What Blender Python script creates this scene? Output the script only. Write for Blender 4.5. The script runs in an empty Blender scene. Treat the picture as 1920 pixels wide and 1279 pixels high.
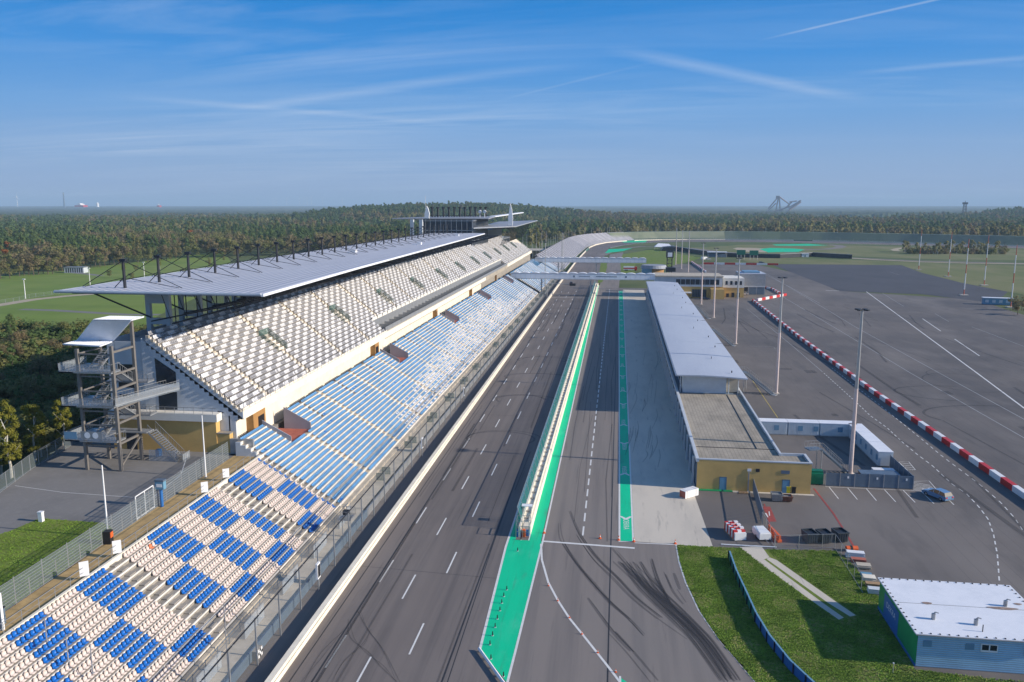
import bpy, math, random
import numpy as np
from mathutils import Vector, Matrix
random.seed(7); RNG = np.random.default_rng(7)
R = math.radians
SC = bpy.context.scene
# ------------------------------------------------------------------ camera
F = 1500.; CX = 960.; CY = 639.5; H = 45.; YH = 386.; VX = 1154.
TH = math.atan((CY-YH)/F); YAW = math.atan((VX-CX)/(F/math.cos(TH)))
cd = bpy.data.cameras.new('camera'); cam = bpy.data.objects.new('camera', cd); SC.collection.objects.link(cam)
cam.location = (0, 0, H); cam.rotation_euler = (math.pi/2-TH, 0, YAW)
cd.sensor_width = 36; cd.lens = 36*F/1920; cd.clip_start = .5; cd.clip_end = 60000
SC.camera = cam
SC.render.resolution_x = 1024; SC.render.resolution_y = 682
# ------------------------------------------------------------------ light
SUN_EL = 22.5; SUN_AZ = 94.3            # degrees, azimuth measured clockwise from +Y
SKY_STRENGTH = .13; SUN_STRENGTH = 4.6; EXPOSURE = .35; HAZE = 1.05e-4
W = bpy.data.worlds.new('World'); SC.world = W; W.use_nodes = True
nt = W.node_tree; N = nt.nodes; Lk = nt.links; N.clear()
def wn(t, **k):
    n = N.new(t)
    for a, b in k.items(): setattr(n, a, b)
    return n
sky = wn('ShaderNodeTexSky', sky_type='NISHITA', sun_disc=False)
sky.sun_elevation = R(SUN_EL); sky.sun_rotation = R(SUN_AZ); sky.altitude = 0; sky.air_density = 1.0; sky.dust_density = .3; sky.ozone_density = 4.0
tc = wn('ShaderNodeTexCoord'); sep = wn('ShaderNodeSeparateXYZ'); Lk.new(tc.outputs['Generated'], sep.inputs[0])
def math_(op, a, b=None, c=None):
    n = wn('ShaderNodeMath', operation=op)
    for i, v in enumerate((a, b, c)):
        if v is None: continue
        if isinstance(v, (int, float)): n.inputs[i].default_value = v
        else: Lk.new(v, n.inputs[i])
    return n.outputs[0]
X_, Y_, Z_ = sep.outputs
zz = math_('ADD', math_('MAXIMUM', Z_, 0.0), .06)
px_ = math_('DIVIDE', X_, zz); py_ = math_('DIVIDE', Y_, zz)
cmb = wn('ShaderNodeCombineXYZ'); Lk.new(px_, cmb.inputs[0]); Lk.new(py_, cmb.inputs[1])
def cirrus(rot, scale, nscale, lo, hi, off=(0, 0, 0), det=7, dist=.6):
    mp = wn('ShaderNodeMapping'); mp.inputs['Rotation'].default_value = (0, 0, R(rot)); mp.inputs['Scale'].default_value = scale; mp.inputs['Location'].default_value = off
    Lk.new(cmb.outputs[0], mp.inputs[0])
    no = wn('ShaderNodeTexNoise'); no.inputs['Scale'].default_value = nscale; no.inputs['Detail'].default_value = det; no.inputs['Roughness'].default_value = .62; no.inputs['Distortion'].default_value = dist
    Lk.new(mp.outputs[0], no.inputs['Vector'])
    mr = wn('ShaderNodeMapRange'); mr.inputs[1].default_value = lo; mr.inputs[2].default_value = hi; Lk.new(no.outputs['Fac'], mr.inputs[0])
    return mr.outputs[0]
c1 = cirrus(14, (.20, .9, 1), 1.2, .46, .95, (2.1, .7, 0), 6, 1.1)
c2 = cirrus(-16, (.26, 1.1, 1), .9, .48, .95, (5.3, 3.1, 0), 6, 1.3)
c3 = cirrus(0, (.25, .5, 1), .55, .38, .62, (9.2, 1.9, 0), 2, .2)
cl = math_('MULTIPLY', math_('MAXIMUM', c1, c2), c3)
# contrail: thin straight line across the upper right of the sky
def pdir(px, py):
    a = (px-CX)/F; b = -(py-CY)/F
    f = Vector((-math.sin(YAW)*math.cos(TH), math.cos(YAW)*math.cos(TH), -math.sin(TH))); r = Vector((math.cos(YAW), math.sin(YAW), 0)); u = r.cross(f)
    d = (f+a*r+b*u).normalized(); return d
def ppl(px, py):
    d = pdir(px, py); z = max(d.z, 0)+.06; return Vector((d.x/z, d.y/z))
def trail(a, b, wdt, amt):
    A = ppl(*a); B = ppl(*b); t = (B-A).normalized(); n = Vector((-t.y, t.x)); L = (B-A).length
    dd = math_('ADD', math_('MULTIPLY', px_, n.x), math_('MULTIPLY_ADD', py_, n.y, -(A.dot(n))))
    tt = math_('ADD', math_('MULTIPLY', px_, t.x), math_('MULTIPLY_ADD', py_, t.y, -(A.dot(t))))
    tf = math_('DIVIDE', tt, L)
    m = math_('SUBTRACT', 1.0, math_('DIVIDE', math_('ABSOLUTE', dd), wdt)); m = math_('MAXIMUM', m, 0.0)
    e1 = wn('ShaderNodeMapRange'); e1.inputs[1].default_value = 0; e1.inputs[2].default_value = .35; Lk.new(tf, e1.inputs[0])
    e2 = wn('ShaderNodeMapRange'); e2.inputs[1].default_value = 1.6; e2.inputs[2].default_value = 1.0; Lk.new(tf, e2.inputs[0])
    return math_('MULTIPLY', math_('MULTIPLY', m, e1.outputs[0]), math_('MULTIPLY', e2.outputs[0], amt))
tr = math_('ADD', math_('ADD', trail((1420, 77), (1762, -2), .022, .34), trail((930, 190), (1110, 145), .03, .12)), math_('ADD', math_('ADD', trail((1130, 88), (1480, 160), .13, .26), trail((380, 215), (800, 155), .16, .22)), math_('ADD', trail((180, 178), (700, 220), .15, .2), trail((1580, 140), (1925, 108), .09, .18))))
fac = math_('MINIMUM', math_('ADD', math_('MULTIPLY', cl, .8), tr), .8)
hsv = wn('ShaderNodeHueSaturation'); hsv.inputs['Saturation'].default_value = 1.22; hsv.inputs['Value'].default_value = 1.0
Lk.new(sky.outputs[0], hsv.inputs['Color'])
# low sky: clear autumn blue deepening upwards (values as seen, divided by strength and exposure)
ramp = wn('ShaderNodeValToRGB'); K_ = 1/(SKY_STRENGTH*2**EXPOSURE)/10
els = [(.0, (.33, .43, .64)), (.05, (.27, .425, .68)), (.11, (.15, .37, .73)), (.17, (.05, .285, .72)), (.24, (.005, .215, .64)), (.5, (.01, .12, .42))]
cr_ = ramp.color_ramp
while len(cr_.elements) < len(els): cr_.elements.new(.5)
for e, (p, c) in zip(cr_.elements, els): e.position = p*1.8; e.color = (*c, 1)
Lk.new(math_('MULTIPLY', Z_, 1.8), ramp.inputs[0])
scl = wn('ShaderNodeVectorMath', operation='SCALE'); Lk.new(ramp.outputs[0], scl.inputs[0]); scl.inputs['Scale'].default_value = 10*K_
up = wn('ShaderNodeMapRange'); up.inputs[1].default_value = .25; up.inputs[2].default_value = .6; up.inputs[3].default_value = 1.0; up.inputs[4].default_value = .25; Lk.new(Z_, up.inputs[0])
mxs = wn('ShaderNodeMix', data_type='RGBA'); Lk.new(up.outputs[0], mxs.inputs[0]); Lk.new(hsv.outputs[0], mxs.inputs[6]); Lk.new(scl.outputs[0], mxs.inputs[7])
mix = wn('ShaderNodeMix', data_type='RGBA'); Lk.new(fac, mix.inputs[0]); Lk.new(mxs.outputs[2], mix.inputs[6]); mix.inputs[7].default_value = (.62*K_*10, .72*K_*10, .88*K_*10, 1)
bg = wn('ShaderNodeBackground'); bg.inputs[1].default_value = SKY_STRENGTH; Lk.new(mix.outputs[2], bg.inputs[0])
ow = wn('ShaderNodeOutputWorld'); Lk.new(bg.outputs[0], ow.inputs[0])
sd = bpy.data.lights.new('sun', 'SUN'); sd.energy = SUN_STRENGTH; sd.angle = R(.5); sd.color = (1, .90, .77)
sun = bpy.data.objects.new('sun', sd); SC.collection.objects.link(sun)
sv = Vector((math.sin(R(SUN_AZ))*math.cos(R(SUN_EL)), math.cos(R(SUN_AZ))*math.cos(R(SUN_EL)), math.sin(R(SUN_EL))))
sun.rotation_euler = sv.to_track_quat('Z', 'Y').to_euler(); sun.location = (100, 0, 100)
SC.view_settings.view_transform = 'Standard'; SC.view_settings.look = 'None'; SC.view_settings.exposure = EXPOSURE; SC.view_settings.gamma = 1
SC.cycles.volume_bounces = 0; SC.cycles.max_bounces = 5; SC.cycles.transparent_max_bounces = 16
# ------------------------------------------------------------------ measuring helpers (photo pixel -> metres)
_f = (-math.sin(YAW)*math.cos(TH), math.cos(YAW)*math.cos(TH), -math.sin(TH)); _r = (math.cos(YAW), math.sin(YAW), 0)
_u = (_r[1]*_f[2]-_r[2]*_f[1], _r[2]*_f[0]-_r[0]*_f[2], _r[0]*_f[1]-_r[1]*_f[0])
def ray(px, py):
    a = (px-CX)/F; b = -(py-CY)/F
    return tuple(_f[i]+a*_r[i]+b*_u[i] for i in range(3))
def at(px, py, z=0.):
    d = ray(px, py); t = (z-H)/d[2]; return (t*d[0], t*d[1])
def aty(px, py, y):
    d = ray(px, py); t = y/d[1]; return (t*d[0], H+t*d[2])
def A3(px, py, z=0.): return at(px, py, z)+(z,)
# ------------------------------------------------------------------ materials
def mat(name, col, rough=.75, metal=0., var=.12, scale=.6, bump=0., col2=None, stretch=None, spec=.4, fine=0.):
    m = bpy.data.materials.new(name); m.use_nodes = True; t = m.node_tree; n = t.nodes; l = t.links
    b = n['Principled BSDF']; b.inputs['Roughness'].default_value = rough; b.inputs['Metallic'].default_value = metal; b.inputs['Specular IOR Level'].default_value = spec
    geo = n.new('ShaderNodeNewGeometry'); mp = n.new('ShaderNodeMapping'); l.new(geo.outputs['Position'], mp.inputs[0])
    if stretch: mp.inputs['Scale'].default_value = stretch
    no = n.new('ShaderNodeTexNoise'); no.inputs['Scale'].default_value = scale; no.inputs['Detail'].default_value = 6; no.inputs['Roughness'].default_value = .6; l.new(mp.outputs[0], no.inputs['Vector'])
    cr = n.new('ShaderNodeMapRange'); cr.inputs[1].default_value = .32; cr.inputs[2].default_value = .68; l.new(no.outputs['Fac'], cr.inputs[0])
    mx = n.new('ShaderNodeMix'); mx.data_type = 'RGBA'; l.new(cr.outputs[0], mx.inputs[0])
    c2 = col2 if col2 else tuple(min(1, c*(1+var)) for c in col)
    c1 = col if col2 else tuple(c*(1-var) for c in col)
    mx.inputs[6].default_value = (*c1, 1); mx.inputs[7].default_value = (*c2, 1)
    out = mx.outputs[2]
    if fine:
        n2 = n.new('ShaderNodeTexNoise'); n2.inputs['Scale'].default_value = 9; n2.inputs['Detail'].default_value = 3; l.new(geo.outputs['Position'], n2.inputs['Vector'])
        r2 = n.new('ShaderNodeMapRange'); r2.inputs[1].default_value = .3; r2.inputs[2].default_value = .7; r2.inputs[3].default_value = 1-fine; r2.inputs[4].default_value = 1+fine; l.new(n2.outputs['Fac'], r2.inputs[0])
        vm = n.new('ShaderNodeVectorMath'); vm.operation = 'SCALE'; l.new(out, vm.inputs[0]); l.new(r2.outputs[0], vm.inputs['Scale']); out = vm.outputs[0]
    l.new(out, b.inputs['Base Color'])
    if bump:
        bp = n.new('ShaderNodeBump'); bp.inputs['Strength'].default_value = bump; bp.inputs['Distance'].default_value = .1; l.new(no.outputs['Fac'], bp.inputs['Height']); l.new(bp.outputs[0], b.inputs['Normal'])
    return m
def layered(name, base, layers, rough=.85, bump=0):
    """base colour and noise layers (colour, noise scale, stretch, lo, hi, amount): land cover, wear, rubber"""
    m = bpy.data.materials.new(name); m.use_nodes = True; t = m.node_tree; n = t.nodes; l = t.links
    b = n['Principled BSDF']; b.inputs['Roughness'].default_value = rough; b.inputs['Specular IOR Level'].default_value = .3
    geo = n.new('ShaderNodeNewGeometry'); rgb = n.new('ShaderNodeRGB'); rgb.outputs[0].default_value = (*base, 1); out = rgb.outputs[0]; last = None
    for k, (c, s, st, lo, hi, amt) in enumerate(layers):
        mp = n.new('ShaderNodeMapping'); mp.inputs['Scale'].default_value = st; mp.inputs['Location'].default_value = (k*17.3, k*5.1, 0); l.new(geo.outputs['Position'], mp.inputs[0])
        no = n.new('ShaderNodeTexNoise'); no.inputs['Scale'].default_value = s; no.inputs['Detail'].default_value = 5; no.inputs['Roughness'].default_value = .6; l.new(mp.outputs[0], no.inputs['Vector'])
        r = n.new('ShaderNodeMapRange'); r.inputs[1].default_value = lo; r.inputs[2].default_value = hi; r.inputs[4].default_value = amt; l.new(no.outputs['Fac'], r.inputs[0])
        mx = n.new('ShaderNodeMix'); mx.data_type = 'RGBA'; l.new(r.outputs[0], mx.inputs[0]); l.new(out, mx.inputs[6]); mx.inputs[7].default_value = (*c, 1); out = mx.outputs[2]; last = no
    l.new(out, b.inputs['Base Color'])
    if bump:
        bp = n.new('ShaderNodeBump'); bp.inputs['Strength'].default_value = bump; bp.inputs['Distance'].default_value = .3; l.new(last.outputs['Fac'], bp.inputs['Height']); l.new(bp.outputs[0], b.inputs['Normal'])
    return m
def meshmat(name, col, alpha, freq=None):
    """wire netting: wires with gaps between them"""
    m = bpy.data.materials.new(name); m.use_nodes = True; n = m.node_tree.nodes; l = m.node_tree.links
    b = n['Principled BSDF']; b.inputs['Base Color'].default_value = (*col, 1); b.inputs['Roughness'].default_value = .5
    b.inputs['Alpha'].default_value = alpha
    return m
M = {}
M['asphalt'] = layered('track asphalt', (.190, .163, .148), [((.105, .095, .093), .5, (1.6, .035, 1), .42, .75, .75), ((.10, .092, .095), .018, (1, .8, 1), .5, .7, .55), ((.25, .22, .20), .05, (1, .5, 1), .45, .7, .5), ((.05, .05, .055), 2.2, (1, .02, 1), .58, .75, .55), ((.2, .19, .18), 7, (1, 1, 1), .5, .8, .25)], .8)
M['pit asphalt'] = layered('pit lane asphalt', (.235, .205, .185), [((.13, .12, .118), .4, (1.5, .05, 1), .45, .75, .7), ((.2, .19, .18), .06, (1, .6, 1), .45, .7, .4), ((.08, .078, .08), 2.0, (1, .03, 1), .6, .75, .5), ((.23, .22, .21), 7, (1, 1, 1), .5, .8, .25)], .85)
M['paddock asphalt'] = layered('paddock asphalt', (.160, .142, .131), [((.095, .092, .095), .016, (1, 1, 1), .42, .64, .85), ((.24, .215, .195), .035, (1, .35, 1), .5, .7, .6), ((.22, .20, .185), .13, (1, .6, 1), .5, .72, .45), ((.07, .068, .07), .9, (.25, .06, 1), .55, .75, .5), ((.18, .17, .16), 6, (1, 1, 1), .5, .8, .25)], .85)
M['dark asphalt'] = layered('dark asphalt pad', (.085, .086, .096), [((.062, .064, .072), .03, (1, .6, 1), .45, .65, .7), ((.10, .1, .11), .25, (.4, 1, 1), .55, .75, .4)], .85)
M['concrete'] = layered('concrete apron', (.60, .54, .45), [((.46, .42, .36), .22, (1, .3, 1), .45, .7, .7), ((.2, .19, .18), 1.0, (1, .12, 1), .6, .75, .6), ((.7, .63, .53), 4, (1, 1, 1), .5, .8, .25)], .85)
M['paint green'] = layered('green run-off paint', (.0, .60, .30), [((.0, .50, .25), .5, (1, .12, 1), .42, .7, .7), ((.05, .26, .16), 1.6, (1, .05, 1), .55, .75, .6), ((.10, .2, .15), .25, (1, .25, 1), .6, .72, .45), ((.12, .62, .4), .35, (1, .5, 1), .56, .75, .35), ((.02, .42, .22), 6, (1, 1, 1), .5, .75, .3)], .7)
M['paint white'] = mat('white road paint', (.72, .71, .68), .6, var=.08, scale=2)
M['paint thin'] = mat('worn white road paint', (.36, .36, .36), .7, var=.2, scale=2)
M['paint red'] = mat('red road paint', (.33, .07, .06), .7, var=.2, scale=2)
M['paint yellow'] = mat('yellow road paint', (.55, .42, .08), .7, var=.2, scale=2)
M['rubber'] = mat('tyre rubber marks', (.045, .044, .048), .7, var=.25, scale=1)
M['seam'] = mat('tar seam', (.035, .035, .038), .6, var=.2, scale=1)
M['grass'] = layered('mown grass', (.14, .205, .022), [((.22, .24, .07), .5, (1.3, .12, 1), .48, .66, .6), ((.19, .22, .045), .03, (1, 1, 1), .42, .65, .8), ((.07, .125, .01), .3, (1, 1, 1), .45, .7, .7), ((.16, .25, .03), 1.6, (1, 1, 1), .48, .7, .7), ((.05, .09, .01), 3.5, (1, 1, 1), .5, .68, .6), ((.15, .15, .06), .12, (.3, 1, 1), .58, .75, .5)], .95, .4)
M['ground'] = layered('grass and woodland floor', (.085, .125, .035), [((.14, .15, .06), .008, (1, 1, 1), .42, .65, .8), ((.05, .08, .025), .03, (1, 1, 1), .45, .7, .7), ((.17, .15, .09), .06, (.3, 1, 1), .62, .75, .5)], .95)
M['canopy'] = layered('far woodland canopy', (.075, .105, .045), [((.045, .07, .03), .02, (1, 1, 1), .42, .6, .9), ((.13, .12, .065), .004, (.25, 1, 1), .48, .66, .8), ((.22, .22, .12), .0012, (.2, 1, 1), .56, .64, .8)], .95, .8)
M['sand'] = mat('sandy brown path', (.42, .29, .13), .95, var=.22, scale=.9, fine=.1)
M['track dirt'] = mat('pale dirt track', (.42, .35, .25), .95, var=.15, scale=.3)
M['plaza'] = layered('grey plaza paving', (.21, .20, .19), [((.15, .145, .14), .15, (1, 1, 1), .45, .7, .7), ((.27, .26, .24), 1.2, (1, 1, 1), .5, .75, .4)], .9)
M['white wall'] = mat('white render', (.74, .71, .64), .8, var=.07, scale=.4)
M['cream wall'] = mat('cream concrete wall', (.80, .73, .60), .8, var=.1, scale=.5, fine=.05)
M['blue white'] = mat('pale grey cladding', (.52, .56, .60), .7, var=.08, scale=.5)
M['yellow wall'] = mat('ochre wall panels', (.60, .395, .14), .75, var=.09, scale=.5, fine=.04)
M['orange wall'] = mat('orange timber panels', (.38, .21, .075), .75, var=.12, scale=.8)
M['stand concrete'] = layered('stand concrete', (.33, .30, .26), [((.19, .18, .155), .7, (1, .5, 1), .45, .7, .8), ((.42, .38, .31), 2.5, (1, 1, 1), .5, .75, .4)], .9)
M['stand pale'] = mat('pale stand risers', (.76, .70, .62), .85, var=.12, scale=.8)
M['stand light'] = mat('cream stand treads', (.50, .44, .35), .85, var=.15, scale=.6)
M['seat blue'] = mat('blue plastic seat', (.008, .13, .47), .45, var=.12, scale=3)
M['seat steel blue'] = mat('faded blue plastic seat', (.12, .31, .56), .5, var=.2, scale=.25)
M['seat white'] = mat('off white plastic seat', (.66, .56, .50), .5, var=.08, scale=3)
M['seat pure'] = mat('white folding seat', (.76, .76, .78), .5, var=.06, scale=3)
M['seat grey'] = mat('grey folding seat', (.33, .33, .35), .6, var=.15, scale=3)
M['seat orange'] = mat('orange plastic seat', (.7, .2, .08), .5)
M['roof metal'] = mat('grey standing seam roof', (.43, .445, .50), .5, .1, var=.08, scale=.25, stretch=(3, .2, 1))
M['roof pale'] = layered('pale grey membrane roof', (.49, .53, .60), [((.42, .46, .54), .12, (1, .3, 1), .42, .7, .7), ((.38, .4, .44), .7, (.15, 1.6, 1), .6, .74, .4), ((.55, .58, .64), 1.6, (1, .2, 1), .5, .75, .4)], .6)
M['roof white'] = layered('white roof sheet', (.78, .80, .84), [((.66, .69, .74), .5, (1, 1, 1), .45, .7, .6), ((.5, .48, .47), .35, (.25, 2.5, 1), .66, .76, .5), ((.86, .87, .9), 2, (1, 1, 1), .5, .7, .4)], .6)
M['roof mid'] = mat('mid grey roof sheet', (.30, .32, .36), .6, var=.1, scale=.2)
M['net rail'] = meshmat('pale railing mesh', (.42, .47, .52), .32)
M['infield'] = layered('thin infield grass', (.155, .17, .06), [((.22, .20, .10), .02, (1, 1, 1), .42, .65, .8), ((.10, .135, .035), .05, (1, .3, 1), .45, .7, .7), ((.25, .22, .13), .2, (.2, 1, 1), .6, .75, .5)], .95)
M['field'] = layered('bright left field grass', (.16, .235, .035), [((.22, .26, .06), .02, (1, .4, 1), .42, .65, .8), ((.11, .17, .025), .06, (.3, 1, 1), .45, .7, .6)], .95)
M['gravel0'] = layered('gravel and slab roof', (.42, .37, .30), [((.25, .225, .185), .3, (1, .5, 1), .45, .7, .8), ((.45, .42, .34), 3, (1, 1, 1), .5, .75, .5)], .95)
def slabmat():
    m = M['gravel0'].copy(); m.name = 'concrete slab roof'; n = m.node_tree.nodes; l = m.node_tree.links; b = n['Principled BSDF']; src = b.inputs['Base Color'].links[0].from_socket
    geo = n.new('ShaderNodeNewGeometry'); br = n.new('ShaderNodeTexBrick'); br.inputs['Scale'].default_value = 1.0; br.inputs['Brick Width'].default_value = .62; br.inputs['Row Height'].default_value = .62; br.inputs['Mortar Size'].default_value = .07; br.offset = 0
    br.inputs['Color1'].default_value = (1.06, 1.04, 1.0, 1); br.inputs['Color2'].default_value = (.9, .9, .9, 1); br.inputs['Mortar'].default_value = (.74, .74, .74, 1); l.new(geo.outputs['Position'], br.inputs['Vector'])
    mx = n.new('ShaderNodeMix'); mx.data_type = 'RGBA'; mx.blend_type = 'MULTIPLY'; mx.inputs[0].default_value = 1; l.new(src, mx.inputs[6]); l.new(br.outputs[0], mx.inputs[7]); l.new(mx.outputs[2], b.inputs['Base Color']); return m
M['gravel'] = slabmat()
M['stand grey'] = mat('bare grey stand concrete', (.33, .33, .37), .9, var=.15, scale=.2)
M['stain'] = mat('brown rust stain', (.30, .22, .18), .8, var=.3, scale=2)
M['mast red'] = mat('faded red mast paint', (.52, .13, .08), .5, var=.1, scale=2)
M['steel'] = mat('galvanised steel', (.38, .39, .40), .45, .5, var=.1, scale=1)
M['steel dark'] = mat('dark painted steel', (.03, .033, .04), .5, .2, var=.15, scale=1)
M['steel brown'] = mat('grey brown painted steel', (.20, .185, .17), .55, .2, var=.1, scale=1)
M['steel blue'] = mat('blue grey painted steel', (.14, .19, .25), .5, .3, var=.1, scale=1)
M['glass'] = mat('dark glass', (.02, .03, .045), .12, var=.2, scale=.3, spec=.6)
M['glass blue'] = mat('blue tinted panel', (.16, .3, .42), .3, var=.1, scale=.3)
M['black'] = mat('black plastic', (.015, .015, .018), .5, var=.2, scale=2)
M['white'] = mat('white painted metal', (.8, .8, .8), .45, var=.04, scale=1)
M['white board'] = mat('white plastic board', (.85, .85, .84), .5, var=.03, scale=1)
M['red'] = mat('red plastic', (.55, .03, .025), .45, var=.1, scale=2)
M['orange'] = mat('orange plastic', (.75, .13, .03), .5, var=.1, scale=2)
M['yellow'] = mat('yellow plastic', (.75, .6, .02), .45, var=.08, scale=2)
M['blue'] = mat('blue painted metal', (.03, .15, .42), .45, var=.1, scale=2)
M['green'] = mat('green painted metal', (.0, .15, .09), .5, var=.12, scale=1)
M['green bright'] = mat('bright green panel', (.01, .30, .10), .5, var=.1, scale=1)
M['teal'] = mat('teal barrier panel', (.0, .17, .14), .5, var=.1, scale=1)
M['door blue'] = mat('blue grey door', (.14, .30, .42), .5, var=.06, scale=2)
M['brick red'] = mat('red floor paint', (.42, .13, .09), .8, var=.15, scale=1)
M['wood'] = mat('weathered timber', (.38, .25, .14), .85, var=.2, scale=3)
M['pole pink'] = mat('pinkish painted pole', (.66, .54, .50), .5, var=.06, scale=1)
M['container'] = mat('white container', (.62, .66, .68), .5, var=.06, scale=1)
M['net'] = meshmat('wire netting', (.25, .3, .32), .30)
M['net light'] = meshmat('fine wire netting', (.24, .28, .30), .08)
M['net far'] = meshmat('distant wire netting', (.2, .24, .24), .06)
M['net green'] = meshmat('green coated netting', (.12, .22, .2), .42)
M['glass net'] = meshmat('pit wall guard glass', (.08, .26, .28), .32)
M['leaf pine'] = layered('pine needles', (0.124, 0.194, 0.070), [((0.178, 0.240, 0.085), .06, (1, 1, 1), .4, .6, .8), ((0.093, 0.139, 0.054), .8, (1, 1, 1), .45, .65, .6)], .9)
M['leaf brown'] = layered('brown autumn leaves', (0.256, 0.217, 0.116), [((0.295, 0.225, 0.132), .03, (1, 1, 1), .4, .6, .8), ((0.186, 0.163, 0.085), .9, (1, 1, 1), .45, .65, .6), ((0.264, 0.256, 0.101), .05, (1, 1, 1), .5, .65, .7)], .9)
M['leaf olive'] = layered('olive green leaves', (0.217, 0.232, 0.085), [((0.295, 0.271, 0.109), .05, (1, 1, 1), .4, .6, .8), ((0.132, 0.155, 0.054), .9, (1, 1, 1), .45, .65, .7)], .9)
M['leaf orange'] = layered('orange autumn leaves', (0.403, 0.155, 0.046), [((0.217, 0.109, 0.046), .8, (1, 1, 1), .45, .65, .7)], .9)
M['leaf yellow'] = layered('yellow green birch leaves', (0.295, 0.279, 0.054), [((0.139, 0.178, 0.031), .7, (1, 1, 1), .42, .65, .8), ((.28, .22, .05), 1.1, (1, 1, 1), .5, .7, .5)], .9)
M['leaf pale'] = layered('pale yellow birch leaves', (0.372, 0.341, 0.155), [((0.232, 0.232, 0.093), .4, (1, 1, 1), .42, .65, .7)], .9)
def leafy(m, amt=.45):
    n = m.node_tree.nodes; l = m.node_tree.links; b = n['Principled BSDF']; src = b.inputs['Base Color'].links[0].from_socket
    d_ = n.new('ShaderNodeBsdfDiffuse'); t_ = n.new('ShaderNodeBsdfTranslucent'); x_ = n.new('ShaderNodeMixShader'); x_.inputs[0].default_value = amt
    l.new(src, d_.inputs[0]); l.new(src, t_.inputs[0]); l.new(d_.outputs[0], x_.inputs[1]); l.new(t_.outputs[0], x_.inputs[2]); l.new(x_.outputs[0], n['Material Output'].inputs['Surface'])
for k_ in list(M):
    if k_.startswith('leaf '): leafy(M[k_])
M['bark'] = mat('brown bark', (.12, .09, .065), .9, var=.25, scale=2)
M['birch bark'] = mat('white birch bark', (.62, .60, .52), .8, col2=(.45, .42, .36), scale=2.5)
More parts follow.
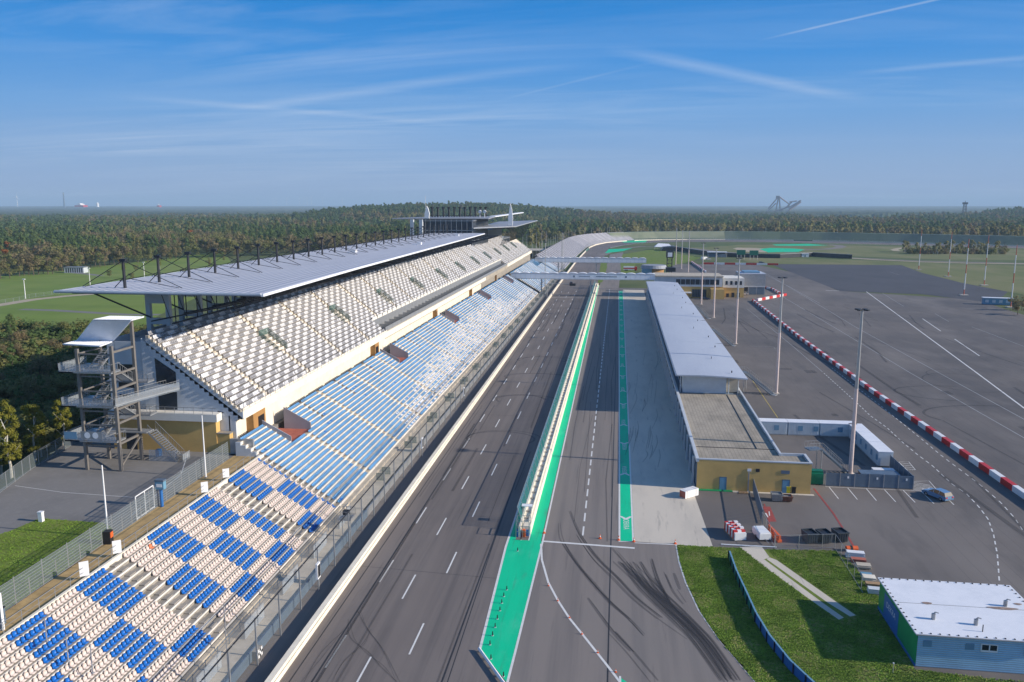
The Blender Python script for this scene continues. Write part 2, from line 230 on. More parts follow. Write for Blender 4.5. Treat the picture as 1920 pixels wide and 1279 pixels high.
# ------------------------------------------------------------------ mesh building
class MB:
    def __init__(s): s.v = []; s.f = []; s.m = []; s.cur = 0
    def add(s, vs, fs):
        o = len(s.v); s.v += [tuple(v) for v in vs]
        for f in fs: s.f.append(tuple(o+i for i in f)); s.m.append(s.cur)
        return s
    def mi(s, k): s.cur = k; return s
    def box(s, x0, x1, y0, y1, z0, z1):
        return s.add([(x0, y0, z0), (x1, y0, z0), (x1, y1, z0), (x0, y1, z0), (x0, y0, z1), (x1, y0, z1), (x1, y1, z1), (x0, y1, z1)],
                     [(0, 3, 2, 1), (4, 5, 6, 7), (0, 1, 5, 4), (1, 2, 6, 5), (2, 3, 7, 6), (3, 0, 4, 7)])
    def obox(s, c, sz, rz=0):
        a, b = math.cos(rz), math.sin(rz); hx, hy = sz[0]/2, sz[1]/2; vs = []
        for z in (c[2], c[2]+sz[2]):
            for dx, dy in ((-hx, -hy), (hx, -hy), (hx, hy), (-hx, hy)): vs.append((c[0]+dx*a-dy*b, c[1]+dx*b+dy*a, z))
        return s.add(vs, [(0, 3, 2, 1), (4, 5, 6, 7), (0, 1, 5, 4), (1, 2, 6, 5), (2, 3, 7, 6), (3, 0, 4, 7)])
    def bar(s, p, q, r, n=6, r2=None):
        p = Vector(p); q = Vector(q); d = q-p
        if d.length < 1e-6: return s
        d.normalize(); a = d.cross(Vector((0, 0, 1)) if abs(d.z) < .95 else Vector((1, 0, 0))).normalized(); b = d.cross(a); r2 = r if r2 is None else r2
        vs = []
        for pt, rr in ((p, r), (q, r2)):
            for k in range(n):
                t = 2*math.pi*(k+.5)/n; vs.append(pt+a*math.cos(t)*rr+b*math.sin(t)*rr)
        fs = [(k, (k+1) % n, n+(k+1) % n, n+k) for k in range(n)]+[tuple(range(n-1, -1, -1)), tuple(range(n, 2*n))]
        return s.add(vs, fs)
    def poly(s, pts): return s.add(pts, [tuple(range(len(pts)))])
    def prism(s, pts, z0, z1):
        n = len(pts); ar = sum(pts[i][0]*pts[(i+1) % n][1]-pts[(i+1) % n][0]*pts[i][1] for i in range(n))
        if ar < 0: pts = pts[::-1]
        vs = [(x, y, z0) for x, y in pts]+[(x, y, z1) for x, y in pts]
        return s.add(vs, [tuple(range(n-1, -1, -1)), tuple(range(n, 2*n))]+[(i, (i+1) % n, n+(i+1) % n, n+i) for i in range(n)])
    def slab(s, top, t):
        """solid under a planar or warped top outline (3-D points)"""
        n = len(top); ar = sum(top[i][0]*top[(i+1) % n][1]-top[(i+1) % n][0]*top[i][1] for i in range(n))
        if ar < 0: top = top[::-1]
        vs = [(x, y, z-t) for x, y, z in top]+[tuple(p) for p in top]
        return s.add(vs, [tuple(range(n-1, -1, -1)), tuple(range(n, 2*n))]+[(i, (i+1) % n, n+(i+1) % n, n+i) for i in range(n)])
    def extr_y(s, prof, y0, y1):
        """profile of (x, z) points extruded along y"""
        n = len(prof); ar = sum(prof[i][0]*prof[(i+1) % n][1]-prof[(i+1) % n][0]*prof[i][1] for i in range(n))
        if ar < 0: prof = prof[::-1]
        vs = [(x, y0, z) for x, z in prof]+[(x, y1, z) for x, z in prof]
        return s.add(vs, [tuple(range(n)), tuple(range(2*n-1, n-1, -1))]+[((i+1) % n, i, n+i, n+(i+1) % n) for i in range(n)])
    def ribbon(s, pts, w, z=None, closed=False):
        P = [Vector(p[:2]) for p in pts]; n = len(P); L = []; Rr = []
        ws = w if isinstance(w, (list, tuple)) else [w]*n
        for i in range(n):
            t = (P[min(i+1, n-1)]-P[max(i-1, 0)]).normalized(); nn = Vector((-t.y, t.x))
            L.append(P[i]+nn*ws[i]/2); Rr.append(P[i]-nn*ws[i]/2)
        zs = [p[2] if z is None else z for p in pts]
        vs = [(L[i].x, L[i].y, zs[i]) for i in range(n)]+[(Rr[i].x, Rr[i].y, zs[i]) for i in range(n)]
        return s.add(vs, [(n+i, n+i+1, i+1, i) for i in range(n-1)])
    def wallstrip(s, pts, th, z0, z1):
        for a, b in zip(pts[:-1], pts[1:]):
            dx, dy = b[0]-a[0], b[1]-a[1]; L = math.hypot(dx, dy)
            s.obox(((a[0]+b[0])/2, (a[1]+b[1])/2, z0), (L+.02, th, z1-z0), math.atan2(dy, dx))
        return s
    def mesh(s, name, mats):
        me = bpy.data.meshes.new(name); me.from_pydata(s.v, [], s.f)
        for m in (mats if isinstance(mats, (list, tuple)) else [mats]): me.materials.append(M[m] if isinstance(m, str) else m)
        if any(s.m): me.polygons.foreach_set('material_index', s.m)
        me.update(); return me
    def build(s, name, mats, parent=None, loc=(0, 0, 0), rz=0):
        return link(name, s.mesh(name, mats), parent, loc, rz)
def link(name, me, parent=None, loc=(0, 0, 0), rz=0):
    o = bpy.data.objects.new(name, me); SC.collection.objects.link(o); o.location = loc; o.rotation_euler = (0, 0, rz)
    if parent is not None: o.parent = parent
    return o
def tag(o, label, cat, group=None, kind=None):
    o['label'] = label; o['category'] = cat
    if group: o['group'] = group
    if kind: o['kind'] = kind
    return o
def thing(name, label, cat, loc=(0, 0, 0), rz=0, group=None):
    o = bpy.data.objects.new(name, None); SC.collection.objects.link(o); o.location = loc; o.rotation_euler = (0, 0, rz); o.empty_display_size = .3
    return tag(o, label, cat, group)
def struct(name, mb, m): o = mb.build(name, m); o['kind'] = 'structure'; return o
KIDS = {}
def copy_tree(o, parent=None):
    c = o.copy(); SC.collection.objects.link(c); c.parent = parent
    for ch in list(o.children): copy_tree(ch, c)
    return c
def dup(root, loc, rz, label, group=None):
    c = copy_tree(root); c.location = loc; c.rotation_euler = (0, 0, rz); c['label'] = label
    if group: c['group'] = group
    return c
def scatter(name, protos, X, parent=None, kind='stuff'):
    """protos: list of (MB, material name list); X rows: x, y, z, rot, scale_xy, scale_z, proto index, material choice. One mesh."""
    X = np.asarray(X, float); V = []; Fc = []; FT = []; MI = []; off = 0; names = []
    for pi, (mb, mn) in enumerate(protos):
        S = X[X[:, 6] == pi]
        if not len(S): continue
        pv = np.array(mb.v, float); base = len(names); names += list(mn)
        c, s_ = np.cos(S[:, 3])[:, None], np.sin(S[:, 3])[:, None]
        x = pv[None, :, 0]*S[:, 4:5]; y = pv[None, :, 1]*S[:, 4:5]; z = pv[None, :, 2]*S[:, 5:6]
        W_ = np.stack([x*c-y*s_+S[:, 0:1], x*s_+y*c+S[:, 1:2], z+S[:, 2:3]], -1).reshape(-1, 3); V.append(W_)
        fl = np.array([i for f in mb.f for i in f]); ft = np.array([len(f) for f in mb.f]); n = len(S); nv = len(pv)
        Fc.append((fl[None, :]+(np.arange(n)*nv)[:, None]).ravel()+off); FT.append(np.tile(ft, n))
        MI.append((np.array(mb.m)[None, :]+S[:, 7:8].astype(int)+base).ravel()); off += n*nv
    V = np.concatenate(V); Fc = np.concatenate(Fc); FT = np.concatenate(FT); MI = np.concatenate(MI)
    me = bpy.data.meshes.new(name); me.vertices.add(len(V)); me.vertices.foreach_set('co', V.ravel().astype(np.float32))
    me.loops.add(len(Fc)); me.loops.foreach_set('vertex_index', Fc.astype(np.int32))
    me.polygons.add(len(FT)); st = np.concatenate([[0], np.cumsum(FT)[:-1]]); me.polygons.foreach_set('loop_start', st.astype(np.int32))
    for m in names: me.materials.append(M[m])
    me.polygons.foreach_set('material_index', MI.astype(np.int32)); me.update(calc_edges=True)
    o = link(name, me, parent)
    if kind: o['kind'] = kind
    return o
# ------------------------------------------------------------------ ground, hills
def smooth(a, b, t):
    t = np.clip((t-a)/(b-a), 0, 1); return t*t*(3-2*t)
def hgt(x, y):
    x = np.asarray(x, float); y = np.asarray(y, float); d = np.hypot(x, y)
    h = np.zeros_like(d)-.06
    h = h+31*np.exp(-(((x+500)/330)**2)**1.3-(((y-2150)/420)**2))*1.0
    h = h+12*np.exp(-((x+250)/260)**2-((y-2350)/300)**2)
    h = h+26*np.exp(-((x-1500)/420)**2-((y-2700)/450)**2)
    h = h+smooth(900, 2400, d)*(1.6*np.sin(x/310+1.3)*np.cos(y/420)+1.2*np.sin((x+y)/170))
    h = h+smooth(4500, 16000, d)*24
    return h
def sgrid(a, b, n, lin):
    t = np.linspace(-1, 1, n); k = 4.2; s = np.sinh(k*t)/math.sinh(k); return (a+b)/2+s*(b-a)/2
xs = sgrid(-26000, 26000, 170, 0); ys = np.concatenate([np.linspace(-600, 1200, 30), 1200+np.geomspace(60, 36000, 70)])
gx, gy = np.meshgrid(xs, ys); gz = hgt(gx, gy); nx, ny = len(xs), len(ys)
g = MB(); g.v = [tuple(v) for v in np.stack([gx, gy, gz], -1).reshape(-1, 3)]
g.f = [(j*nx+i, j*nx+i+1, (j+1)*nx+i+1, (j+1)*nx+i) for j in range(ny-1) for i in range(nx-1)]; g.m = [0]*len(g.f)
struct('ground', g, 'ground')
# far woodland: one bumpy canopy sheet from 2.6 km to the horizon
rr = np.concatenate([np.linspace(2700, 4200, 60), np.geomspace(4250, 34000, 90)]); aa = np.radians(np.linspace(-52, 48, 620))
ra, an = np.meshgrid(rr, aa, indexing='ij'); fx = ra*np.sin(an); fy = ra*np.cos(an)
gap = (np.sin(fx/900+fy/1700)+np.sin(fx/430-fy/800+2)+np.sin(fx/2100+1)) > 1.55
fz = hgt(fx, fy)+np.where(gap, .5, 11)+RNG.random(fx.shape)*5.5; fz[0] = hgt(fx[0], fy[0])-1
n1, n2 = fx.shape; g = MB(); g.v = [tuple(v) for v in np.stack([fx, fy, fz], -1).reshape(-1, 3)]
g.f = [(i*n2+j, (i+1)*n2+j, (i+1)*n2+j+1, i*n2+j+1) for i in range(n1-1) for j in range(n2-1)]
g.f = [f[::-1] for f in g.f]; g.m = [0]*len(g.f)
o = g.build('far_forest', 'canopy'); tag(o, 'dark woodland plain stretching away to the hazy horizon', 'woodland', None, 'stuff')
# ------------------------------------------------------------------ race track surfaces (sheets 4 mm apart)
def px(pts, z): return [A3(p[0], p[1], z) for p in pts]
def c3(a, b): return (1000+a/4.174, 400+b/4.174)
def c4(a, b): return (1400+a/3.654, 350+b/3.654)
def c6(a, b): return (1450+a/2.2085, 700+b/2.2085)
def cg(a, b): return (1180+a/6.393, 440+b/6.393)
def k5(a, b): return (880+a/3.2, 880+b/3.2)
def k1(a, b): return (1150+a/3.198, 660+b/3.198)
OUT = [(-31.0, 20), (-31.0, 120), (-31.0, 250), (-31.0, 500), (-30.6, 640), (-29, 760), (-26.5, 880), (-21, 940), (-10, 995), (8, 1035), (30, 1065), (62, 1088), (96, 1101), (147, 1107), (215, 1096), (263, 1078), (320, 1050), (380, 1015), (470, 960), (640, 840), (900, 620)]
def inner(off):
    L = []
    for i, p in enumerate(OUT):
        a = Vector(OUT[max(i-1, 0)]); b = Vector(OUT[min(i+1, len(OUT)-1)]); t = (b-a).normalized(); n = Vector((t.y, -t.x)); q = Vector(p)+n*off; L.append((q.x, q.y))
    return L
IN = inner(20.5); IN[:4] = [(-11.2, 20), (-11.2, 120), (-10.8, 250), (-9.5, 463)]
def sheet(name, mats, polys):
    g = MB()
    for p in polys: g.poly(p)
    return struct(name, g, mats)
def band(name, m, L, Rr, z):
    g = MB()
    for i in range(len(L)-1): g.poly([(*L[i], z), (*Rr[i], z), (*Rr[i+1], z), (*L[i+1], z)])
    return struct(name, g, m)
band('race_road', 'asphalt', OUT, IN, .004)
sheet('service_lane', 'asphalt', [[(-38.5, 20, 0), (-31.0, 20, 0), (-31.0, 560, 0), (-38.5, 560, 0)]])
sheet('paddock_pavement', 'paddock asphalt', [[(-12.5, 20, 0), (150, 20, 0), (172, 380, 0), (176, 412, 0), (119.6, 446, 0), (70, 446, 0), (28, 448, 0), (-10.5, 448, 0)],
      [(28, 448.02, 0), (119.6, 446.02, 0), (123, 560, 0), (110, 640, 0), (45, 640, 0), (34, 520, 0)]])
sheet('skid_pavement', 'dark asphalt', [[(*at(*c4(160, 530)), .004), (*at(*c4(1060, 538)), .004), (*at(*c4(1200, 590)), .004), (*at(*c4(1480, 660)), .004), (*at(*c4(1790, 720)), .004), (*at(*c4(1700, 800)), .004), (*at(*c4(1480, 772)), .004), (*at(*c4(1210, 738)), .004), (*at(*c4(640, 716)), .004)]])
PITL = [(-8.9, 60), (-8.9, 102), (-8.7, 190), (-8.4, 300), (-8.2, 440), (-6.9, 560), (-5.0, 660), (-4.3, 760)]
PITR = [(2.2, 60), (1.3, 104), (1.6, 190), (2.0, 300), (2.6, 433), (4.4, 560), (7, 640), (8.6, 800)]
band('pit_road', 'pit asphalt', PITL, PITR, .008)
IN2 = [Vector(p).lerp(Vector(q), 0) for p, q in zip(OUT, OUT)]
def bend_in(i):
    w_ = [0, 0, 0, 0, 0, 0, 22, 30, 36, 42, 50, 56, 60, 60, 58, 56, 52, 48, 46, 44, 40][i]; a_ = Vector(OUT[max(i-1, 0)]); b_ = Vector(OUT[min(i+1, len(OUT)-1)]); t_ = (b_-a_).normalized(); q_ = Vector(OUT[i])+Vector((t_.y, -t_.x))*w_; return (q_.x, q_.y)
BI = [bend_in(i) for i in range(6, len(OUT))]
band('bend_road', 'asphalt', OUT[6:], BI, .026)
sheet('pit_exit_road', 'pit asphalt', [[(-11, 50, .0085), (30, 50, .0085), A3(1480, 1340, .0085), A3(1418, 1281, .0085), A3(1349, 1200, .0085), A3(1287, 1092, .0085), A3(1268, 1022, .0085), (3.4, 103.95, .0085), (1.3, 103.9, .0085), (-8.9, 103.9, .0085), (-9.4, 70, .0085)]])
# concrete apron in front of the garages
sheet('apron_pavement', 'concrete', [[(3.5, 104.0, .008), (13.9, 103.4, .008), (13.3, 124, .008), (14.3, 126, .008), (15.9, 390, .008), (16.2, 438, .008), (5.0, 438, .008)]])
# green run-off paint
GW = [(1063-163, 1217), (913, 1169), (957, 1020), (985, 990)]
L0 = [at(900, 1217), (-13.1, 84), (-13.5, 100), (-13.3, 150), (-12.4, 300), (-10.9, 460)]
g = MB(); Z1 = .012
g.poly([(*at(900, 1217), Z1), (*at(950, 1279), Z1), (-9.3, 75, Z1), (-8.9, 102.5, Z1), (-13.5, 102.5, Z1)])
WL = [(-13.5, 102.5), (-13.3, 150), (-12.5, 300), (-10.9, 461)]; WR = [(-12.6, 102.5), (-12.4, 150), (-11.7, 300), (-10.4, 461)]
for i in range(3): g.poly([(*WL[i], Z1), (*WR[i], Z1), (*WR[i+1], Z1), (*WL[i+1], Z1)])
GL = [(-10.7, 102.5), (-10.4, 200), (-10.0, 330), (-9.5, 461)]; GR = [(-9.1, 102.5), (-8.9, 200), (-8.75, 330), (-8.5, 461)]
for i in range(3): g.poly([(*GL[i], Z1), (*GR[i], Z1), (*GR[i+1], Z1), (*GL[i+1], Z1)])
g.poly([(1.62, 103.9, Z1), (3.25, 104.1, Z1), (4.75, 433, Z1), (2.85, 433, Z1)])
g.poly([A3(1165, 1279, Z1), A3(1164, 1271, Z1), A3(1176, 1279, Z1)])
struct('green_road_marking', g, 'paint green')
# white lines
g = MB(); Z2 = .016
def ln(pts, w, z=Z2): g.ribbon([p if len(p) == 3 else (*p, z) for p in pts], w, z)
ln([at(900, 1217), (-13.6, 100), (-13.45, 150), (-12.65, 300), (-11.0, 461)], .28)
ln([at(950, 1285), (-9.2, 75), (-8.85, 102), (-8.75, 200), (-8.6, 330), (-8.4, 461)], .24)
ln([(-10.78, 102.5), (-10.48, 200), (-10.08, 330), (-9.58, 461)], .16)
ln([(1.5, 103.8), (1.9, 200), (2.3, 320), (2.75, 433)], .26)
ln([(3.35, 104.0), (3.85, 200), (4.4, 320), (4.9, 433)], .24)
ln([(1.4, 103.7), (3.45, 104.0)], .2)
ln([at(1018, 1015), at(1190, 1028)], .45, Z2+.004)
ln([at(1190, 1018), at(1268, 1021.5)], .2)
ln([at(1268, 1021), at(1274, 1055), at(1286, 1092), at(1311, 1145), at(1349, 1199), at(1386, 1242), at(1418, 1280)], .26, Z2+.004)
ln([at(1014.5, 1020), at(1016, 1050), at(1028, 1092), at(1046, 1126), at(1068, 1160), at(1090, 1187), at(1113, 1216), at(1140, 1250), at(1163, 1280)], .26, Z2+.004)
ln([at(1162.5, 1268), at(1163, 1281)], .2, Z2+.008)
y = 100.0
for i in range(70):       # broken line down the pit lane
    yy = 100+i*5.1; x = -3.55+(yy-100)*.0042
    if 103.6 < yy < 440: ln([(x, yy), (x+.012, yy+3.2)], .24)
for x, ph in ((-27.45, 69.6), (-23.6, 65.9), (-19.85, 73.0)):       # grid dashes on the straight
    for i in range(-2, 21):
        y0 = ph+i*18.4
        if y0 < 430: ln([(x, y0), (x+.03, y0+6.2)], .2)
ln([(-31, 396), (-12, 396)], .5)
for z_ in (0,):
    for a, b in (((-13, 1064), 0),): pass
g.ribbon([(*p, .031) for p in BI], .9, .031)
struct('track_lines', g, 'paint white')
g = MB()
# thin worn lines and dashes on the paddock
for pts in ([c4(110, 580), c4(760, 970), (1762, 700), (1925, 789)], [c4(240, 750), c4(760, 1060), (1708, 700), (1925, 824)], [c4(125, 600), c4(300, 690), c4(500, 800)]):
    ln([at(*p) for p in pts], .22)
ln([at(*c4(0, 835)), at(*c4(300, 1080)), at(*c4(520, 1270))], .16)
ln([at(1404, 649), at(1450, 650), at(1454, 654)], .15)
for a, b in (((930, 730), (1075, 820)), ((1290, 870), (1385, 925)), ((1540, 960), (1900, 1095)), ((940, 855), (1000, 852)), ((980, 585), (1050, 605))): ln([at(*c4(*a)), at(*c4(*b))], .2, Z2+.004)
for cx, cy, rx_, ry_ in ((1118, 655, 78, 7),): pass
struct('worn_lines', g, 'paint thin')
g = MB()
ln([at(*c4(820, 720)), at(*c4(1580, 1279)), (at(1921, 766))], .42, Z2+.004)
for a, b in (((1205, 905), (1330, 990)), ((1425, 1045), (1595, 1160))): ln([at(*c4(*a)), at(*c4(*b))], .35, Z2+.004)
ln([at(*c4(540, 712)), at(*c4(635, 714))], .9, Z2+.004)
def dashed(pts, dash, gap_, w):
    P = [Vector(p[:2]) for p in pts]; seg = []; acc = 0
    cum = [0]
    for a, b in zip(P[:-1], P[1:]): cum.append(cum[-1]+(b-a).length)
    def pos(s):
        for i in range(len(cum)-1):
            if s <= cum[i+1]: return P[i].lerp(P[i+1], (s-cum[i])/(cum[i+1]-cum[i]))
        return P[-1]
    s = 0
    while s+dash < cum[-1]:
        ln([tuple(pos(s)), tuple(pos(s+dash))], w); s += dash+gap_
dashed([at(*p) for p in [(1545, 700), (1604, 753), (1631, 779), (1663, 802), (1694, 831), (1722, 854), (1749, 874), (1785, 908), (1812, 926), (1835, 950), (1853, 974), (1863, 1003), (1870, 1040), (1874, 1094)]], 1.3, 1.1, .17)
dashed([at(*p) for p in [(1560, 690), (1650, 760), (1726, 822), (1767, 856), (1803, 883), (1840, 911), (1876, 942), (1903, 972), (1922, 1001)]], 1.3, 1.3, .15)
for a, b in (((230, 470), (270, 520)), ((308, 475), (348, 523)), ((385, 478), (427, 528)), ((460, 482), (507, 533)), ((538, 485), (587, 535)), ((610, 487), (665, 540)), ((690, 490), (748, 545))): ln([at(*c6(*a)), at(*c6(*b))], .14)
ln([at(*c6(215, 470)), at(*c6(575, 486)), at(*c6(620, 488))], .12, Z2+.004)
hp = [c6(580, 448), c6(645, 446), c6(676, 482)]
ln([at(*p) for p in hp], .12, Z2+.004)
for k in range(6): ln([at(*c6(580, 452+6*k)), at(*c6(650+5*k if k < 4 else 668, 458+5*k+ (6 if k < 4 else 3)))], .12)
hp = [c6(520, 368), c6(560, 366), c6(588, 400), c6(555, 402), c6(520, 368)]
ln([at(*p) for p in hp], .11, Z2+.004)
for k in range(4): ln([at(*c6(528+8*k, 372+8*k)), at(*c6(566+7*k, 376+8*k))], .11)
struct('paddock_lines', g, 'paint white')
g = MB()
ln([at(1526, 916), at(1562, 962), at(1588, 1003), at(1606, 1034)], .28)
g.poly([A3(1430, 950, Z2), A3(1444, 950, Z2), A3(1456, 978, Z2), A3(1442, 978, Z2)])
ln([at(1433, 945), at(1452, 1018)], .2, Z2+.004)
struct('red_lines', g, 'paint red')
g = MB(); ln([at(1402, 700), at(1430, 742), at(1458, 783)], .14); struct('yellow_line', g, 'paint yellow')
g = MB(); g.poly([A3(1434, 962, Z2+.008), A3(1437, 962, Z2+.008), A3(1441, 970, Z2+.008), A3(1439, 970, Z2+.008)]); g.poly([A3(1441, 959, Z2+.008), A3(1443, 959, Z2+.008), A3(1444, 967, Z2+.008), A3(1442, 967, Z2+.008)])
struct('bay_marking', g, 'paint white')
# tar seams, tyre marks
g = MB(); Z3 = .0075
for x, w in ((-30.1, .14), (-27.95, .2), (-15.6, .18)):
    g.ribbon([(x, 20), (x+.1, 150), (x+.25, 430)], w, Z3)
g.ribbon([(-14.9, 60), (-15.4, 100), (-15.6, 160)], .1, Z3+.0005)
for yv in (92, 168, 232): g.ribbon([(-31, yv), (-13.5, yv-1.2)], .07, Z3+.001)
def arc(c, rx_, ry_, a0, a1, w, z, n=16): g.ribbon([(c[0]+rx_*math.cos(R(a)), c[1]+ry_*math.sin(R(a))) for a in np.linspace(a0, a1, n)], w, z)
g.poly  # noqa
g.ribbon([(.15, 60), (.35, 104), (.9, 200), (1.3, 300)], .16, .0095)
for p in ([(1174.8, 1020), (1174.5, 1100), (1173.5, 1200), (1172, 1281)],): g.ribbon([at(*q) for q in p], .09, .0045)
struct('road_surface_seam_lines', g, 'seam')
mr = bpy.data.materials.new('rubber film'); mr.use_nodes = True; bn = mr.node_tree.nodes['Principled BSDF']; bn.inputs['Base Color'].default_value = (.045, .044, .048, 1); bn.inputs['Roughness'].default_value = .7; bn.inputs['Alpha'].default_value = .27; M['film'] = mr
g = MB(); zk = .0098
def mark(pts, w):
    global zk
    zk += .00013; P = [at(*p) for p in pts]
    Q = []
    for i in range(len(P)-1):
        p0 = P[max(i-1, 0)]; p1 = P[i]; p2 = P[i+1]; p3 = P[min(i+2, len(P)-1)]
        for t in np.linspace(0, 1, 7)[:-1]:
            Q.append(tuple(.5*((2*p1[j])+(-p0[j]+p2[j])*t+(2*p0[j]-5*p1[j]+4*p2[j]-p3[j])*t*t+(-p0[j]+3*p1[j]-3*p2[j]+p3[j])*t**3) for j in (0, 1)))
    Q.append(P[-1]); n = len(Q); g.ribbon(Q, [w*(.25+.75*math.sin(math.pi*min(1, (i+.5)/n)) ** .5) for i in range(n)], zk)
base = [[(540, 330), (560, 430), (640, 560), (740, 680), (850, 800), (960, 900), (1050, 1000)], [(600, 260), (660, 400), (760, 540), (880, 660), (1000, 780), (1150, 900), (1330, 1030)], [(850, 480), (960, 600), (1080, 720), (1220, 830), (1330, 940), (1460, 1080), (1560, 1250)], [(1100, 540), (1140, 660), (1210, 790), (1300, 900)], [(1195, 620), (1240, 720), (1300, 800)], [(700, 780), (850, 980), (960, 1100), (1110, 1277)]]
for b in base:
    for k in range(5):
        dx, dy = random.uniform(-28, 28), random.uniform(-10, 10); s_ = random.randint(0, 1); e = len(b)-random.randint(0, 1)
        mark([k5(x+dx+random.uniform(-6, 6), y+dy) for x, y in b[s_:e]], random.uniform(.14, .5))
for k in range(16):
    b = [(960+random.uniform(-60, 20), 560), (1060, 700), (1180, 820), (1300, 930), (1400, 1040), (1560, 1270)]; dx = random.uniform(-70, 70); mark([k5(x+dx, y+random.uniform(-8, 8)) for x, y in b], random.uniform(.2, .7))
for k in range(26):   # garage apron marks
    x = random.uniform(90, 290); y = random.uniform(-10, 620); ll = random.uniform(60, 150)
    mark([k1(x, y), k1(x+random.uniform(-6, 14), y+ll*.4), k1(x-random.uniform(5, 34), y+ll)], random.uniform(.1, .2))
for k in range(16):   # pit lane streaks
    x = random.uniform(-8, 1); y = random.uniform(100, 260); P = [(x, y), (x+random.uniform(-.5, .5), y+25), (x+random.uniform(-1, 1), y+60)]; zk += .00013; g.ribbon(P, random.uniform(.1, .22), zk)
for cy_, r0, wd in ((232, 8, .5), (208, 9, .4), (182, 6.5, .6), (285, 7, .4), (150, 7, .4), (350, 7, .5)):   # doughnuts on the straight
    for k in range(2):
        zk += .00013; c = (-20+random.uniform(-1.5, 1.5), cy_); arc(c, r0+random.uniform(-1, 1), 5+random.uniform(-1, 1), -30 if k else 10, 210 if k else 175, wd*random.uniform(.6, 1.2), zk, 26)
for k in range(60):   # paddock: joints, patch repairs and worn wheel paths
    zk += .00013; x = 44+k*2.1+random.uniform(-.3, .3)
    if k < 46: g.ribbon([(x, 60), (x+.3, 200), (x+.2, 405)], .05, zk)
for k in range(30):
    zk += .00013; x = random.uniform(36, 140); y = random.uniform(95, 330); w = random.uniform(.25, .9); a_ = random.uniform(-.5, .5); g.ribbon([(x, y), (x+a_*8+random.uniform(-1, 1), y+16), (x+a_*18, y+34+random.uniform(0, 20))], w, zk)
for k in range(16):
    zk += .00013; x = random.uniform(32, 120); y = random.uniform(100, 260); w = random.uniform(1.0, 3.5); h_ = random.uniform(1.5, 7); g.poly([(x, y, zk), (x+w, y+.05, zk), (x+w, y+h_, zk), (x, y+h_, zk)])
for k in range(5):
    zk += .00013; arc((random.uniform(80, 110), random.uniform(170, 230)), random.uniform(8, 18), random.uniform(6, 12), random.uniform(0, 90), random.uniform(180, 330), random.uniform(.3, .7), zk, 24)
for b in ([(640, 900), (680, 1010), (760, 1100), (850, 1180), (940, 1280)], [(720, 850), (760, 960), (860, 1080), (960, 1280)], [(560, 1279), (640, 1150), (740, 1050), (800, 960)], [(380, 1279), (500, 1100), (640, 950)]):
    for k in range(2): mark([(450+(x+random.uniform(-20, 20))/3.2, 880+y/3.2) for x, y in b], random.uniform(.08, .16))
for k in range(34):
    x = -29.5+random.random()*15; y = random.uniform(50, 380); P = [(x, y), (x+random.uniform(-.4, .4), y+random.uniform(20, 60))]; zk += .00013; g.ribbon(P, random.uniform(.12, .5), zk)
struct('tyre_road_markings', g, 'film')
# grass islands and infield
ZG = .020
g = MB()
g.poly([A3(*p, ZG) for p in [(1268.5, 1022), (1340, 1026), (1450, 1031), (1568, 1033), (1600, 1060), (1648, 1120), (1655, 1145), (1716, 1256), (1925, 1283), (1990, 1340), (1480, 1340), (1418, 1281), (1386, 1243.5), (1349, 1200.5), (1312, 1146), (1287, 1092.5), (1275, 1055)]])
g.poly([A3(*p, ZG) for p in [c3(530, 375), c3(572, 375), c3(578, 420), c3(540, 540), c3(505, 545)]])
g.poly([A3(*p, ZG) for p in [c3(680, 375), c3(700, 320), c3(830, 300), c3(960, 272), c3(1050, 300), c3(1200, 330), c3(1330, 340), c3(1240, 375), c3(1120, 400), c3(1060, 420), c3(880, 400), c3(800, 400), c3(790, 520), c3(690, 500)]])
struct('infield_lawn', g, 'grass')
g = MB()
g.poly([A3(*p, ZG) for p in [c4(-60, 488), c4(100, 484), c4(700, 500), c4(1400, 530), c4(1960, 545), c4(1990, 760), c4(1790, 720), c4(1480, 660), c4(1200, 590), c4(1060, 538), c4(160, 530), c4(0, 515)]])
g.poly([A3(*p, ZG) for p in [c4(-150, 408), c4(-40, 398), c4(300, 396), c4(600, 402), c4(1000, 410), c4(1400, 420), c4(1960, 432), c4(1960, 506), c4(1400, 500), c4(720, 478), c4(450, 470), c4(60, 462), c4(-300, 452), c4(-430, 420)]])
struct('oval_lawn', g, 'infield')
g = MB()
g.poly([A3(*p, ZG+.004) for p in [c3(1560, 275), c3(1600, 268), c3(1900, 278), c3(1930, 300), c3(1800, 306), c3(1640, 300)]])
g.poly([A3(*p, ZG+.004) for p in [c4(490, 462), c4(690, 468), c4(690, 474), c4(560, 470)]])
struct('gravel_trap', g, 'track dirt')
g = MB(); Z1 = .044
for q in ([c3(560, 312), c3(590, 280), (1170, 466.5), c3(780, 272), c3(700, 296)], [(1158, 450), (1187, 449), (1214, 451), (1210, 454.5), (1170, 455)],
          [c3(1770, 280), c3(1850, 271), c3(2040, 276), (1509, 468), (1497, 472.5), c3(1900, 304), c3(1840, 307)], [c4(175, 396), c4(420, 392), c4(560, 402), c4(420, 406), c4(200, 404)]):
    g.poly([A3(*p, Z1) for p in q])
struct('green_bend_road_marking', g, 'paint green')
g = MB()
g.ribbon([A3(*c4(*p), ZG+.008) for p in [(560, 398), (620, 402), (650, 410), (620, 420), (540, 428), (420, 432), (330, 434), (270, 442), (300, 452)]], 11, ZG+.008)
g.ribbon([A3(*p, ZG+.008) for p in [c3(860, 262), c3(1060, 262), c3(1250, 276), c3(1450, 300), c3(1700, 322), c3(1930, 330), c4(420, 476), c4(720, 488), c4(1200, 510), c4(1960, 528)]], 9, ZG+.008)
